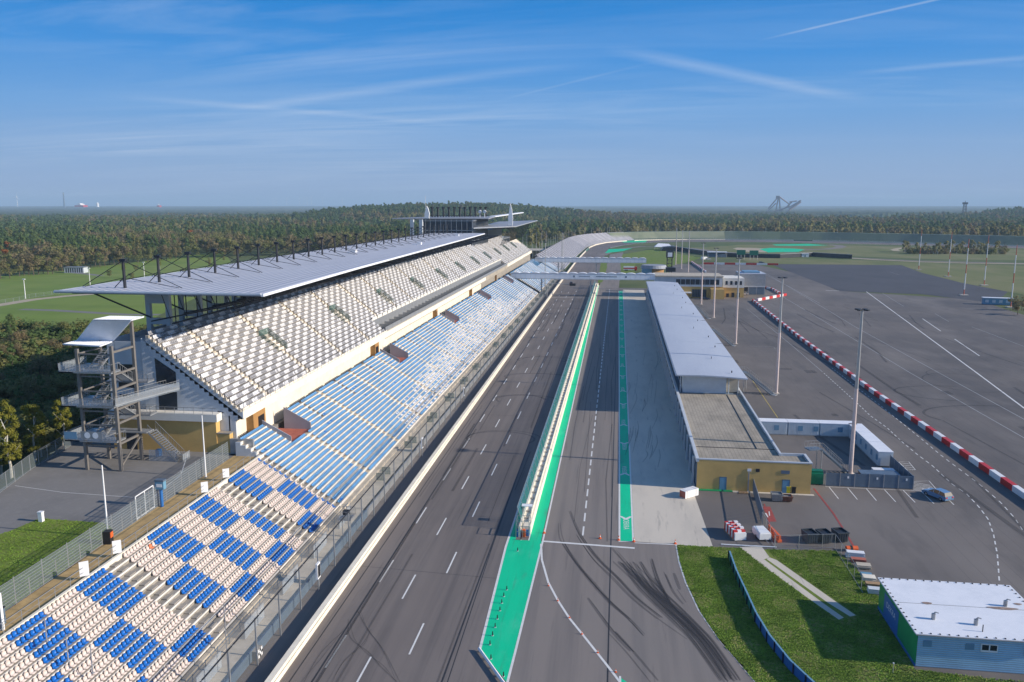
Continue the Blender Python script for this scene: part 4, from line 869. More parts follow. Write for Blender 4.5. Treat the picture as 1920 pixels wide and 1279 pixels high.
# ---- steel stair tower
t = thing('stair_tower', 'open grey steel stair tower with folded metal roof beside the main stand', 'stair tower', (0, 0, 0)); TX0, TX1, TY0, TY1 = -72.7, -67.6, 99.3, 104.3
for (x, y, h) in ((TX1, TY0, 26.2), (TX1, TY1, 29.0), (TX0, TY0, 25.7), (TX0, TY1, 26.0)): MB().box(x-.2, x+.2, y-.2, y+.2, ZC, h).build('column', 'steel brown', t)
for z in (12.4, 15.3, 17.3, 20.1, 22.2, 25.3):
    g = MB(); g.bar((TX1, TY0, z), (TX1, TY1, z), .2, 4); g.bar((TX0, TY0, z-.3), (TX1, TY0, z-.3), .14, 4); g.bar((TX0, TY0, z-.3), (TX0, TY1, z-.3), .14, 4); g.build('beam', 'steel brown', t)
g = MB(); g.bar((TX1+.05, TY0, 9.2), (TX1+.05, TY1, 12.2), .15, 4); g.build('brace', 'steel brown', t)
def railing(g, pts, h=1.1, step=.5):
    for a, b in zip(pts[:-1], pts[1:]):
        a = Vector(a); b = Vector(b); L = (b-a).length; n = max(1, int(L/step))
        g.bar(a+Vector((0, 0, h)), b+Vector((0, 0, h)), .035, 4); g.bar(a+Vector((0, 0, .12)), b+Vector((0, 0, .12)), .03, 4)
        for k in range(n+1): p = a.lerp(b, k/n); g.bar(p, p+Vector((0, 0, h)), .022, 4)
def flight(g, a, b, w, ax, n=12):
    """stairs from a to b (3-D), width w across the axis ax ('x' or 'y')"""
    a = Vector(a); b = Vector(b)
    for k in range(n):
        p = a.lerp(b, (k+.5)/n)
        if ax == 'x': g.box(p.x-w/2, p.x+w/2, min(a.y, b.y)+abs(b.y-a.y)*k/n if b.y > a.y else a.y-abs(b.y-a.y)*(k+1)/n, (min(a.y, b.y)+abs(b.y-a.y)*(k+1)/n) if b.y > a.y else a.y-abs(b.y-a.y)*k/n, p.z-.05, p.z)
        else: g.box(a.x+(b.x-a.x)*k/n if b.x > a.x else a.x+(b.x-a.x)*(k+1)/n, a.x+(b.x-a.x)*(k+1)/n if b.x > a.x else a.x+(b.x-a.x)*k/n, p.y-w/2, p.y+w/2, p.z-.05, p.z)
    s = Vector((w/2, 0, 0)) if ax == 'x' else Vector((0, w/2, 0))
    g.bar(a+s+Vector((0, 0, -.1)), b+s+Vector((0, 0, -.1)), .11, 4); g.bar(a-s+Vector((0, 0, -.1)), b-s+Vector((0, 0, -.1)), .11, 4)
for lv, z in enumerate((12.9, 17.8, 22.6)):
    g = MB(); g.box(TX0-2.6, TX1+.1, TY0-.6, TY0+1.5, z-.18, z); g.box(TX0-2.6, TX0-.4, TY0-.6, TY1+.6, z-.18, z-.001); g.build('landing', 'steel', t)
    g = MB(); railing(g, [(TX0-2.6, TY1+.5, z), (TX0-2.6, TY0-.6, z), (TX1+.1, TY0-.6, z), (TX1+.1, TY0+1.5, z)]); g.build('railing', 'steel', t)
    g = MB()
    for x0, x1 in ((TX0-2.55, TX0-1.0), (TX0-1, TX0+1.2), (TX0+1.2, TX1)): g.box(x0+.06, x1-.06, TY0-.63, TY0-.6, z+.15, z+1.0)
    g.box(TX0-2.64, TX0-2.6, TY0-.5, TY1+.4, z+.15, z+1.0)
    g.build('railing_mesh', 'net rail', t)
    zm = z+2.3
    if lv < 2:
        g = MB(); g.box(TX0+.2, TX1+1.6, TY1+.3, TY1+2.0, zm-.16, zm); g.build('landing', 'steel', t)
        g = MB(); railing(g, [(TX0+.2, TY1+2, zm), (TX1+1.6, TY1+2, zm), (TX1+1.6, TY1+.3, zm), (TX1-1.2, TY1+.3, zm)]); g.build('railing', 'steel', t)
    g = MB(); flight(g, (TX0+1.1, TY0+1.5, z), (TX0+1.1, TY1+.4, zm), 1.7, 'x'); flight(g, (TX1-1.2, TY1+.3, zm), (TX1-1.2, TY0+1.5, z+4.8), 1.7, 'x') if lv < 2 else None; g.build('stair_flight', 'steel', t)
    g = MB(); a, b = (TX0+2.0, TY0+1.5, z), (TX0+2.0, TY1+.4, zm); railing(g, [a, b], step=.6)
    if lv < 2: railing(g, [(TX1-2.1, TY1+.3, zm), (TX1-2.1, TY0+1.5, z+4.8)], step=.6); railing(g, [(TX1-.3, TY1+.3, zm), (TX1-.3, TY0+1.5, z+4.8)], step=.6)
    g.build('railing', 'steel', t)
# lower flight towards the right and its landing
g = MB(); g.box(TX0+.2, TX1+1.4, TY1-.6, TY1+1.3, 12.7, 12.86); flight(g, (-66.2, 105.0, 12.8), (-62.0, 105.0, ZC+.1), 1.9, 'y', 16); flight(g, (TX0+1.1, TY0+1.5, 12.9), (TX0+1.1, TY1-.4, 12.8), 1.7, 'x', 4); g.build('stair_flight', 'steel', t)
g = MB(); railing(g, [(-66.2, 104.0, 12.8), (-62.0, 104.0, ZC+.1), (-61.1, 104.0, ZC+.1), (-61.1, 106, ZC+.1)]); railing(g, [(-66.2, 106.0, 12.8), (-62.0, 106.0, ZC+.1)]); g.build('railing', 'steel', t)
g = MB(); g.box(-66.3, -61.9, 104.02, 104.05, ZC, 10.2); g.box(-61.2, -61.15, 104.0, 106, ZC, ZC+1.1); g.build('mesh_screen', 'net rail', t)
# footbridge from the tower into the end wall
g = MB(); q = [(TX1+.1, 99.0), (TX1+.1, 100.8), (-64.6, 110.2), (-66.8, 110.2), (-68.9, 101.2), (TX0, 100.9), (TX0, 99.0)]
g.prism([(-69.3, 98.9), (-67.4, 98.9), (-64.3, 109.9), (-66.4, 109.9)], 17.9, 18.1); g.build('walkway', 'steel', t)
g = MB(); railing(g, [(-67.4, 98.9, 18.1), (-64.3, 109.9, 18.1)]); railing(g, [(-69.0, 100.8, 18.1), (-66.4, 109.9, 18.1)]); g.build('railing', 'steel', t)
g = MB(); a = Vector((-67.38, 98.9, 0)); b = Vector((-64.28, 109.9, 0)); g.add([(a.x, a.y, 17.7), (b.x, b.y, 17.7), (b.x, b.y, 19.0), (a.x, a.y, 19.0)], [(0, 1, 2, 3)]); g.build('railing_mesh', 'net rail', t)
# folded roof
def pz(px_, py_, z): return A3(px_, py_, z)
zl, zh = 25.9, 29.3
A_, B_, C_, D_ = pz(118, 645, zl), pz(145, 638, zl), pz(211, 640, zl), pz(187, 649, zl)
E_, F__, G_, Hh = pz(176, 599, zh), pz(246, 600, zh), pz(205, 593, zh), pz(269, 594, zh)
rf = MB(); rf.slab([A_, D_, C_, B_], .14); rf.slab([B_, C_, F__, E_], .14); rf.slab([E_, F__, Hh, G_], .14); ro = rf.build('roof', 'roof white', t)
g = MB(); 
for a, b, c, d in ((A_, D_, C_, B_), (B_, C_, F__, E_), (E_, F__, Hh, G_)):
    for k in np.linspace(.03, .97, 20): g.bar(Vector(a).lerp(Vector(b), k)+Vector((0, 0, .03)), Vector(d).lerp(Vector(c), k)+Vector((0, 0, .03)), .075, 4)
g.build('corrugation', 'roof white', ro)
g = MB(); g.bar(D_, C_, .13, 4); g.bar(C_, F__, .13, 4); g.bar(F__, Hh, .13, 4); g.bar(A_, D_, .08, 4); g.bar(B_, E_, .08, 4); g.build('edge_trim', 'roof white', ro)
b = thing('banner', 'two white round signs on the stair tower landing mesh', 'banner', (TX0, TY0-.66, 13.2)); g = MB()
for cx_ in (.9, 2.1):
    g.add([(cx_+.45*math.cos(a), 0, .5+.45*math.sin(a)) for a in np.linspace(0, 2*math.pi, 17)[:-1]], [tuple(range(16))])
g.build('sign_face', 'white board', b); MB().box(-.1, 3.1, .02, .04, -.05, 1.05).build('backing', 'steel', b)
b = thing('banner', 'bright blue banner on the lowest landing of the stair tower', 'banner', (TX0-2.55, TY0-.68, 13.0)); MB().box(0, 1.9, -.02, 0, .1, 1.1).build('cloth', 'glass blue', b); MB().box(-.03, 1.93, 0, .03, 1.08, 1.14).build('rail', 'steel', b)
b = thing('wheelie_bin', 'dark blue wheeled bin under the lower flight of the stair tower', 'bin', (-66.0, 107.0-1.0, ZC)); MB().prism([(-.3, -.35), (.3, -.35), (.3, .35), (-.3, .35)], .1, 1.05).build('body', 'blue', b); MB().box(-.34, .34, -.4, .4, 1.05, 1.14).build('lid', 'blue', b)
# ------------------------------------------------------------------ walls and fences beside the track
def offs(pts, d):
    L = []
    for i, p in enumerate(pts):
        a = Vector(pts[max(i-1, 0)]); b = Vector(pts[min(i+1, len(pts)-1)]); t_ = (b-a).normalized(); q = Vector(p)+Vector((-t_.y, t_.x))*d; L.append((q.x, q.y))
    return L
def resample(pts, step):
    P = [Vector(p) for p in pts]; out = []; acc = 0.
    for a, b in zip(P[:-1], P[1:]):
        L = (b-a).length; s = -acc % step if acc else 0.
        while s <= L: out.append((tuple(a.lerp(b, s/L)), math.atan2((b-a).y, (b-a).x))); s += step
        acc = (acc+L) % step if step else 0
    return out
def loft(g, rows):
    """rows: list of polylines (3-D) of equal length -> quads"""
    for A_, B_ in zip(rows[:-1], rows[1:]):
        for i in range(len(A_)-1): g.add([A_[i], A_[i+1], B_[i+1], B_[i]], [(0, 1, 2, 3)])
o5 = offs(OUT, .35)
def wall_along(g, pts, th, z0, z1):
    a = offs(pts, th/2); b = offs(pts, -th/2)
    loft(g, [[(*p, z0) for p in b], [(*p, z1) for p in b], [(*p, z1) for p in a], [(*p, z0) for p in a]])
t = thing('barrier_wall', 'long low cream concrete wall beside the straight, bending away in the distance', 'wall', (0, 0, 0))
g = MB(); wall_along(g, o5, .62, 0, 1.08); g.build('wall', 'cream wall', t)
g = MB(); wall_along(g, offs(OUT, .02), .06, .62, .68); g.build('rail_groove', 'stand concrete', t)
for a, b in ((5, 6), (9, 10), (14, 15)):
    g = MB(); pts = offs(OUT, -.02); p, q = Vector(pts[a]), Vector(pts[b]); wall_along(g, [tuple(p.lerp(q, .35)), tuple(p.lerp(q, .8))], .1, .02, 1.14); g.build('painted_panel', 'green', t)
t = thing('debris_fence', 'tall steel catch fence with overhanging top rail between the stands and the track', 'fence', (0, 0, 0))
pm_ = MB().box(-.07, .07, -.07, .07, 0, 5.0); pm_.bar((0, 0, 5), (.55, 0, 5.5), .05, 5); pme = pm_.mesh('post', 'steel')
ypos = [30+5.6*k for k in range(95)]
for y in ypos: link('post', pme, t, (-34.3, y, 0))
g = MB()
for y in ypos[:-1]: g.bar((-33.8, y, 5.5), (-33.8, y+5.4, 5.5), .075, 4); g.bar((-34.3, y, 4.9), (-34.3, y+5.6, 4.9), .04, 4)
g.build('top_rail', 'steel dark', t)
g = MB(); g.add([(-34.32, 30, .05), (-34.32, 556, .05), (-34.32, 556, 4.95), (-34.32, 30, 4.95)], [(0, 1, 2, 3)]); g.add([(-34.3, 30, 4.97), (-34.3, 556, 4.97), (-33.8, 556, 5.45), (-33.8, 30, 5.45)], [(0, 1, 2, 3)]); g.build('netting', 'net light', t)
for k, (y, d_) in enumerate([(85, 'nearest of three'), (137, 'middle one of three'), (178, 'farthest of three')]):
    b = thing('signal_panel', f'white marshal signal panel box on the catch fence beside the track, {d_}', 'signal panel', (-33.9, y, 1.6), 0, 'marshal signal panels'); MB().box(-.15, .1, -.45, .45, 0, 1.9).build('housing', 'white', b); MB().box(.1, .13, -.35, .35, .2, 1.7).build('screen', 'black', b); MB().box(-.1, 0, -.06, .06, -1.6, 0).build('post', 'steel', b)
b = thing('marshal_stand', 'small black and white chequered marshal post box under the near end of the catch fence', 'marshal post', (-34.9, 70.5, 0)); b.scale = (.6, .6, .6)
MB().box(-.5, .4, -1.1, 1.1, .0, 1.7).build('cabin', 'stand concrete', b); g = MB()
for i in range(4):
    for j in range(3):
        if (i+j) % 2: g.box(.4, .43, -1.1+i*.55, -.55+i*.55, .1+j*.5, .6+j*.5)
g.build('chequer', 'white', b)
g = MB()
for i in range(4):
    for j in range(3):
        if not (i+j) % 2: g.box(.4, .43, -1.1+i*.55, -.55+i*.55, .1+j*.5, .6+j*.5)
g.build('chequer', 'black', b)
t = thing('camera_platform', 'small steel platform with a flood lamp hung on the catch fence above the chequered stand', 'platform', (-35.0, 98.5, 3.6)); MB().box(-.9, .9, -1, 1, 0, .12).build('deck', 'steel', t); g = MB(); railing(g, [(-.9, -1, .12), (.9, -1, .12), (.9, 1, .12), (-.9, 1, .12)]); g.bar((-.6, 0, -3.5), (-.6, 0, 0), .08, 5); g.bar((.5, 0, -3.5), (.5, 0, 0), .08, 5); g.build('railing', 'steel', t); MB().box(-.4, .4, -.3, .3, .5, 1.1).build('lamp', 'steel dark', t)
# ---- pit wall
def pwx(y): return -12.3+(y-102)*.0056
t = thing('pit_wall', 'concrete pit wall with glass guard and walkway between straight and pit lane', 'wall', (0, 0, 0)); ys_ = [103.4, 150, 200, 260, 320, 400, 461]
def pw(g, o0, o1, z0, z1, ya=103.4, yb=461):
    yy = [ya]+[y for y in ys_ if ya < y < yb]+[yb]
    for a, b in zip(yy[:-1], yy[1:]):
        v = [(pwx(a)+o0, a), (pwx(a)+o1, a), (pwx(b)+o1, b), (pwx(b)+o0, b)]; g.prism(v, z0, z1)
g = MB(); pw(g, 0, .28, 0, 1.45); pw(g, .28, 1.55, 0, 1.2, 104.5); g.build('concrete_wall', 'cream wall', t)
g = MB(); pw(g, 1.1, 1.2, 1.2, 1.45, 106); g.build('walkway_edge', 'cream wall', t)
g = MB()
for k, y in enumerate(np.arange(107, 455, 2.6)): x = pwx(y); g.box(x+.55, x+.8, y, y+.8, 1.21, 1.36)
g.build('walkway_lids', 'stand concrete', t)
g = MB(); g.add([(pwx(106)+.05, 106, 1.46), (pwx(461)+.05, 461, 1.46), (pwx(461)-.5, 461, 3.3), (pwx(106)-.5, 106, 3.3)], [(0, 1, 2, 3)]); g.build('glass_guard', 'glass net', t)
gp = MB(); gp.bar((.05, 0, 1.4), (-.52, 0, 3.35), .05, 4); gm_ = gp.mesh('guard_post', 'steel')
for y in np.linspace(106, 460, 98): link('guard_post', gm_, t, (pwx(y), y, 0))
g = MB(); g.bar((pwx(106)-.52, 106, 3.33), (pwx(461)-.52, 461, 3.33), .05, 4); g.build('guard_rail', 'steel', t)
b = thing('timing_board', 'white rectangular board on posts standing at the near end of the pit wall', 'board', (pwx(108)+.6, 108.6, .85)); MB().box(-.75, .75, -.45, .45, 1.75, 1.85).build('roof_panel', 'white board', b); g = MB()
for x, y in ((-.6, -.35), (.6, -.35), (-.6, .35), (.6, .35)): g.bar((x, y, 0), (x, y, 1.75), .04, 5)
g.build('frame', 'steel', b)
b = thing('marshal_cage', 'cluttered steel cage with ladders and orange boxes at the head of the pit wall', 'cage', (pwx(104)+.55, 104.4, .01)); g = MB()
for x in (-.9, 0, .9):
    for y in (-1.0, 1.2): g.bar((x, y, 0), (x, y, 2.3), .045, 4)
for z in (.8, 1.6, 2.3): g.bar((-.9, -1, z), (.9, -1, z), .035, 4); g.bar((-.9, 1.2, z), (.9, 1.2, z), .035, 4); g.bar((-.9, -1, z), (-.9, 1.2, z), .035, 4); g.bar((.9, -1, z), (.9, 1.2, z), .035, 4)
g.build('frame', 'steel', b); g = MB(); g.box(-.8, -.2, -.95, -.3, 0, .9); g.box(.45, .8, -.5, .3, 0, .7); g.build('box', 'blue', b); g = MB(); g.box(-.1, .35, -.95, -.4, 0, 1.0); g.build('box', 'orange', b); g = MB(); g.box(-.85, -.1, 0, 1.1, .0, 1.3); g.box(.1, .5, .3, 1.0, 0, 1.0); g.build('box', 'stand light', b)
# small wedge barrier at the tip of the green paint
b = thing('tube_barrier', 'low white tube barrier along the tip of the green painted wedge', 'barrier', (0, 0, 0)); a_, c_ = at(898, 1216, .3), at(946, 1283, .3); MB().bar((*a_, .3), (*c_, .3), .16, 6).build('tube', 'white', b); g = MB()
for k in np.linspace(.03, .97, 5): p = Vector((*a_, 0)).lerp(Vector((*c_, 0)), k); g.box(p.x-.1, p.x+.1, p.y-.1, p.y+.1, 0, .3)
g.build('feet', 'steel', b)
# ---- cones and bollards
cone = MB(); cone.box(-.2, .2, -.2, .2, 0, .04); cone.bar((0, 0, .03), (0, 0, .62), .15, 8, .03)
cw = MB(); cw.bar((0, 0, .28), (0, 0, .42), .10, 8, .075)
CM = cone.mesh('body', 'orange'); CWM = cw.mesh('stripe', 'white')
def make_cone(x, y, lab, grp, s=1.0):
    b = thing('traffic_cone', lab, 'traffic cone', (x, y, .02), 0, grp); b.scale = (s, s, s); link('body', CM, b); link('stripe', CWM, b)
for i, q in enumerate([(1020.5, 1000), (1125, 1010), (1160, 1013), (1188.5, 1016), (1266, 1020)]):
    make_cone(*at(*q), ['orange cone at the right edge of the green paint by the pit wall head', 'orange cone alone in the middle of the pit lane entry', 'orange cone at the left foot of the lettered green strip', 'orange cone at the right foot of the lettered green strip', 'orange cone where the concrete apron meets the grass'][i], 'cones across the pit lane entry', 1.0)
for i, q in enumerate([k5(475, 700), k5(530, 790), k5(600, 892), k5(675, 990), k5(770, 1102), k5(878, 1218)]):
    make_cone(*at(*q), f'small orange cone on the curved white pit exit line, {["first", "second", "third", "fourth", "fifth", "sixth"][i]} counted from the far end', 'cones along the curved white line', .55)
bm_ = MB(); bm_.bar((0, 0, 0), (0, 0, .5), .08, 6, .05); BM = bm_.mesh('post', 'black'); bw = MB(); bw.box(-.1, .1, -.1, .1, 0, .05); BW = bw.mesh('foot', 'white')
for i, q in enumerate([(310, 425), (290, 492), (225, 725), (207, 765), (195, 805), (184, 850), (168, 900), (155, 950), (140, 1000), (124, 1055), (130, 1140), (205, 1245)]):
    b = thing('marker_post', 'small dark lane marker post standing in the row on the green painted wedge', 'marker', (*at(*k5(*q)), .02), 0, 'marker posts on the green wedge'); link('post', BM, b); link('foot', BW, b)
# ---- lettering on the green strip (text runs along the lane)
def chevron(g, y, s):
    g.poly([(-.0+s_*0, 0, 0) for s_ in (0,)]*0 or [(-1.25, y, .0), (-.75, y, 0), (0, y-s*.9, 0), (.75, y, 0), (1.25, y, 0), (.25, y-s*1.6, 0), (-.25, y-s*1.6, 0)])
def text_mesh(body, size, name, m, extr=0.):
    c = bpy.data.curves.new(name, 'FONT'); c.body = body; c.size = size; c.align_x = 'CENTER'; c.align_y = 'CENTER'; c.extrude = extr
    o = bpy.data.objects.new('tmp', c); SC.collection.objects.link(o); bpy.context.view_layer.update()
    me = bpy.data.meshes.new_from_object(o.evaluated_get(bpy.context.evaluated_depsgraph_get())); bpy.data.objects.remove(o); me.name = name
    me.materials.clear(); me.materials.append(M[m]); return me
TM = text_mesh('DEKRA', 1.15, 'lettering', 'paint white')
for k in range(21):
    y = at(1174, 985)[1]+1.5 if k == 0 else 133+(k-1)*15.6
    x = 2.42+(y-104)*.0041
    s = 1 if k % 2 == 0 else -1
    o = link('strip_lettering', TM, None, (x, y-1.2*s, .0165), R(-90) if s > 0 else R(90)); o.scale = (1, 1, 1); o['kind'] = 'structure'
    g = MB(); chevron(g, 2.6, 1); o = g.build('strip_chevron', 'paint white', None, (x, y-.2*s, .0165), 0 if s > 0 else math.pi); o['kind'] = 'structure'; o.scale = (.8, .8, 1)
# ---- footbridges
M['bridge white'] = mat('pale bridge cladding', (.78, .82, .88), .55, var=.06, scale=.3)
def footbridge(y, label, xr):
    t = thing('footbridge', label, 'footbridge', (0, y, 0)); x0 = -52.0
    MB().box(x0, xr, -1.6, 1.6, 8.45, 8.75).build('deck', 'steel', t)
    g = MB()
    n = 29; w = (xr-x0)/n
    for yy in (-1.62, 1.56):
        g = MB()
        for k in range(n): a = x0+k*w; g.box(a+.03, a+w-.03, yy, yy+.06, 8.8, 11.15)
        g.build('side_panel', 'bridge white', t)
    g = MB(); g.box(x0, xr, -1.66, -1.5, 8.4, 8.82); g.box(x0, xr, 1.5, 1.66, 8.4, 8.82); g.box(x0, xr, -1.68, -1.5, 11.1, 11.3); g.box(x0, xr, 1.5, 1.68, 11.1, 11.3)
    for k in range(n+1): g.box(x0+k*w-.04, x0+k*w+.04, -1.64, 1.64, 8.8, 11.1)
    g.build('frame', 'blue white', t)
    g = MB(); m_ = 15; w2 = (xr-x0)/m_
    for k in range(m_):
        pr = [(x0+k*w2+w2*u, 11.32+.55*math.sin(math.pi*u)**.8) for u in np.linspace(0.01, .99, 9)]
        v = [(x, -1.75, z) for x, z in pr]+[(x, 1.75, z) for x, z in pr]; nn = len(pr); g.add(v, [(i, i+1, nn+i+1, nn+i) for i in range(nn-1)]+[tuple(range(nn)), tuple(range(2*nn-1, nn-1, -1))])
    g.build('roof', 'roof white', t)
    for x in (-36.5, -11.6): g = MB(); g.box(x-.3, x+.3, -1.2, 1.2, 0, 8.45); g.build('pier', 'steel', t)
    return t
fb = footbridge(405, 'white covered footbridge over the track, the nearer of two', 20.5)
g = MB()
for x, w in ((-20, .8), (6, .8)): g.box(x-w/2, x+w/2, -1.66, -1.63, 9.5, 10.4)
g.box(-9, 1.5, -1.66, -1.63, 9.75, 10.15); g.box(-17.5, -12, -1.66, -1.63, 9.85, 10.1); g.build('side_marking', 'steel blue', fb)
footbridge(527, 'white covered footbridge over the track, the farther of two', 20.5)
# ---- start gantry, car on track
t = thing('start_gantry', 'thin steel start light gantry across the straight before the nearer footbridge', 'gantry', (0, 392, 0)); g = MB(); g.bar((-32.6, 0, 0), (-32.6, 0, 7.2), .2, 6); g.bar((-32.6, 0, 7.2), (-20, 0, 7.2), .16, 6); g.build('mast', 'steel', t); MB().box(-21.5, -18.6, -.3, .3, 6.3, 7.5).build('light_box', 'black', t)
# ---- pit building
ROT = -.0077
t = thing('pit_building', 'long pit garage building with curved grey roof, gravel flat roof and ochre front wall', 'pit building', (13.9, 126.0, 0), ROT); PB = t
Lb = 264.0
MB().box(.02, 13.68, .02, Lb, 0, 4.6).build('body', 'steel blue', t)
g = MB(); g.box(-.02, 17.6, -.12, 0, 0, 4.95); g.box(13.7, 17.6, 0, 4.6, 0, 4.6); g.build('front_wall', 'yellow wall', t)
g = MB(); g.box(0.3, 13.5, 0.2, 47.5, 4.61, 4.72); g.box(13.5, 17.3, .2, 4.4, 4.61, 4.72); g.build('gravel_roof', 'gravel', t)
g = MB(); g.box(-.25, .25, -.14, Lb, 4.6, 5.15); g.box(13.45, 13.8, 4.3, Lb, 4.6, 5.15); g.box(.25, 17.7, -.16, .2, 4.96, 5.15); g.box(17.3, 17.7, .2, 4.7, 4.6, 5.15); g.box(13.8, 17.3, 4.4, 4.7, 4.6, 5.15); g.build('parapet', 'blue white', t)
g = MB(); g.box(.5, 13.3, 7.6, 7.72, 4.72, 4.8); g.box(10.4, 10.5, 7.72, 47, 4.72, 4.8); g.build('roof_cable', 'steel dark', t)
g = MB(); g.box(-.16, -.06, 2, Lb-2, 3.5, 3.75); g.box(-.16, -.05, 0, Lb, 0, .25); g.build('garage_fascia', 'steel blue', t)
gd = MB().box(-.1, -.03, -2.3, 2.3, .1, 3.3).mesh('garage_door', 'glass blue')
for k in range(42): link('garage_door', gd, t, (0, 6+k*6.15, 0))
gc = MB().box(-.55, -.2, -.15, .15, 0, 4.6).mesh('pilaster', 'blue white')
for k in range(43): link('pilaster', gc, t, (0, 2.9+k*6.15, 0))
for x, w in ((3.6, 1.0), (13.3, 1.05)): g = MB(); g.box(x, x+w, -.17, -.13, 0, 2.15); g.build('door', 'door blue', t); g = MB(); g.box(x-.08, x, -.19, -.13, 0, 2.25); g.box(x+w, x+w+.08, -.19, -.13, 0, 2.25); g.box(x-.08, x+w+.08, -.19, -.13, 2.16, 2.26); g.build('door_frame', 'steel blue', t)
MB().box(13.0, 14.3, -.18, -.13, 3.2, 3.75).build('vent_grille', 'steel blue', t); MB().box(9.1, 9.7, -.18, -.13, 3.3, 3.85).build('vent_grille', 'steel dark', t); MB().box(7.8, 8.4, -.18, -.13, 3.35, 3.8).build('vent_grille', 'white', t)
MB().box(7.95, 8.15, -.24, -.14, 0, 3.3).build('downpipe', 'steel', t)
g = MB(); g.box(.2, 5.6, -.75, -.2, 0, .12); g.build('kerb', 'green bright', t)
g = MB(); g.box(5.6, 18.1, -.85, -.2, 0, .05); g.build('plinth_slab', 'concrete', t)
# upper storey
g = MB(); g.box(1.2, 10.4, 48.2, Lb-.5, 4.7, 8.6); g.build('upper_wall', 'blue white', t)
g = MB(); g.box(10.6, 13.3, 50.0, Lb-.5, 4.7, 8.3); g.build('upper_wall', 'stand light', t)
g = MB()
for y in np.arange(52, 262, 3.0): g.box(1.14, 1.19, y, y+2.2, 5.4, 8.0)
g.build('upper_window', 'glass', t)
g = MB()
for x in (.6, 10.9, 12.9): g.bar((x, 48.0, 4.7), (x, 48.0, 8.6), .09, 6)
g.build('posts', 'blue white', t)
arcp = [(-.35+14.9*u, 9.0+(.34*math.sin(math.pi*(.12+u*.76))-.1-(.42*u))) for u in np.linspace(0, 1, 13)]
g = MB(); pr = arcp+[(x, z-.28) for x, z in arcp[::-1]]; n = len(arcp)
ysec = [46.2]+[46.2+k*44 for k in range(1, 5)]+[Lb+1]
for a, b in zip(ysec[:-1], ysec[1:]):
    v = [(x, a+.03, z) for x, z in pr]+[(x, b-.03, z) for x, z in pr]; m_ = len(pr)
    g.add(v, [(i, i+m_, (i+1) % m_+m_, (i+1) % m_) for i in range(m_)]+[(i, i+1, m_-2-i, m_-1-i) for i in range(n-1)]+[(m_+i, m_+m_-1-i, m_+m_-2-i, m_+i+1) for i in range(n-1)])
cr_ = g.build('curved_roof', 'roof pale', t)
g = MB()
for k in range(13): g.box(9 if k % 3 == 1 else 11.6, 9.1 if k % 3 == 1 else 11.8, 50+k*16.1, 50.3+k*16.1, 9.0, 9.55 if k % 3 == 1 else 9.45)
for y in ysec[1:-1]: g.box(-.3, 14.4, y-.05, y+.05, 8.7, 8.75)
g.build('roof_hooks', 'steel dark', t)
MB().bar((-.5, 46.3, 8.85), (-.5, Lb+1, 8.85), .14, 6).build('gutter', 'blue white', t)
# external staircases on the paddock side
for i, (p0, p1) in enumerate([((40.2, 137.4), (32.8, 134.8)), ((38.6, 194.6), (30.5, 199.5)), ((38.9, 264.0), (31.0, 268.5)), ((38.2, 328.5), (31.4, 332.5))]):
    nm = ['the one inside the container yard', 'beside the second light pole', 'beside the third light pole', 'last one, near the office'][i]
    b = thing('staircase', f'grey steel outside staircase of the pit building, {nm}', 'staircase', (p0[0], p0[1], 0), 0, 'outside staircases'); dx_, dy_ = p1[0]-p0[0], p1[1]-p0[1]; L_ = math.hypot(dx_, dy_); b.rotation_euler.z = math.atan2(dy_, dx_)
    g = MB(); flight(g, (0, 0, .1), (L_-2.4, 0, 4.7), 1.5, 'y', 22); g.box(L_-2.4, L_, -.8, .8, 4.6, 4.75); g.build('flight', 'steel blue', b)
    g = MB(); railing(g, [(0, .75, .1), (L_-2.4, .75, 4.7), (L_, .75, 4.75)], step=.55); railing(g, [(0, -.75, .1), (L_-2.4, -.75, 4.7), (L_, -.75, 4.75)], step=.55); g.build('railing', 'steel', b)
    g = MB(); g.bar((L_-2.4, .7, 0), (L_-2.4, .7, 4.6), .1, 5); g.bar((L_-2.4, -.7, 0), (L_-2.4, -.7, 4.6), .1, 5); g.box(-.9, .4, -.9, .9, 0, .12); g.build('supports', 'steel', b)
# ---- light poles in the paddock
def make_pole():
    t = thing('light_pole', 'x', 'light pole', (0, 0, 0)); MB().bar((0, 0, 0), (0, 0, 15), .38, 10, .3).build('lower_shaft', 'pole pink', t); MB().bar((0, 0, 15), (0, 0, 28.2), .298, 10, .2).build('upper_shaft', 'steel', t)
    g = MB()
    for a in range(4):
        c, s = math.cos(R(45+90*a)), math.sin(R(45+90*a)); g.obox((c*.8, s*.8, 28.1), (.75, .55, .22), R(45+90*a)); g.bar((0, 0, 28.15), (c*.8, s*.8, 28.2), .05, 4)
    g.build('lamp_head', 'steel dark', t); MB().box(-.7, .7, -.7, .7, 0, .18).build('foot', 'concrete', t); return t
PP = [(40.5, 136.4), (39.7, 196.2), (40.3, 267.7), (40.6, 330.8), (40.3, 376), (50.5, 561), (48.3, 591), (47.3, 633)]
PL = ['tallest in view, behind the grey yard fence', 'second from the yard, beside an outside staircase', 'third from the container yard', 'fourth from the container yard', 'fifth, in front of the office wall', 'sixth, just beyond the office roof', 'seventh, second beyond the office roof', 'thinnest, last of three beyond the office roof']
p0 = make_pole(); p0['group'] = 'tall light poles along the paddock'
for i, (x, y) in enumerate(PP):
    q = p0 if i == 0 else dup(p0, (x, y, 0), 0, '', 'tall light poles along the paddock'); q.location = (x, y, 0); q['label'] = f'tall pale paddock light pole, {PL[i]}'
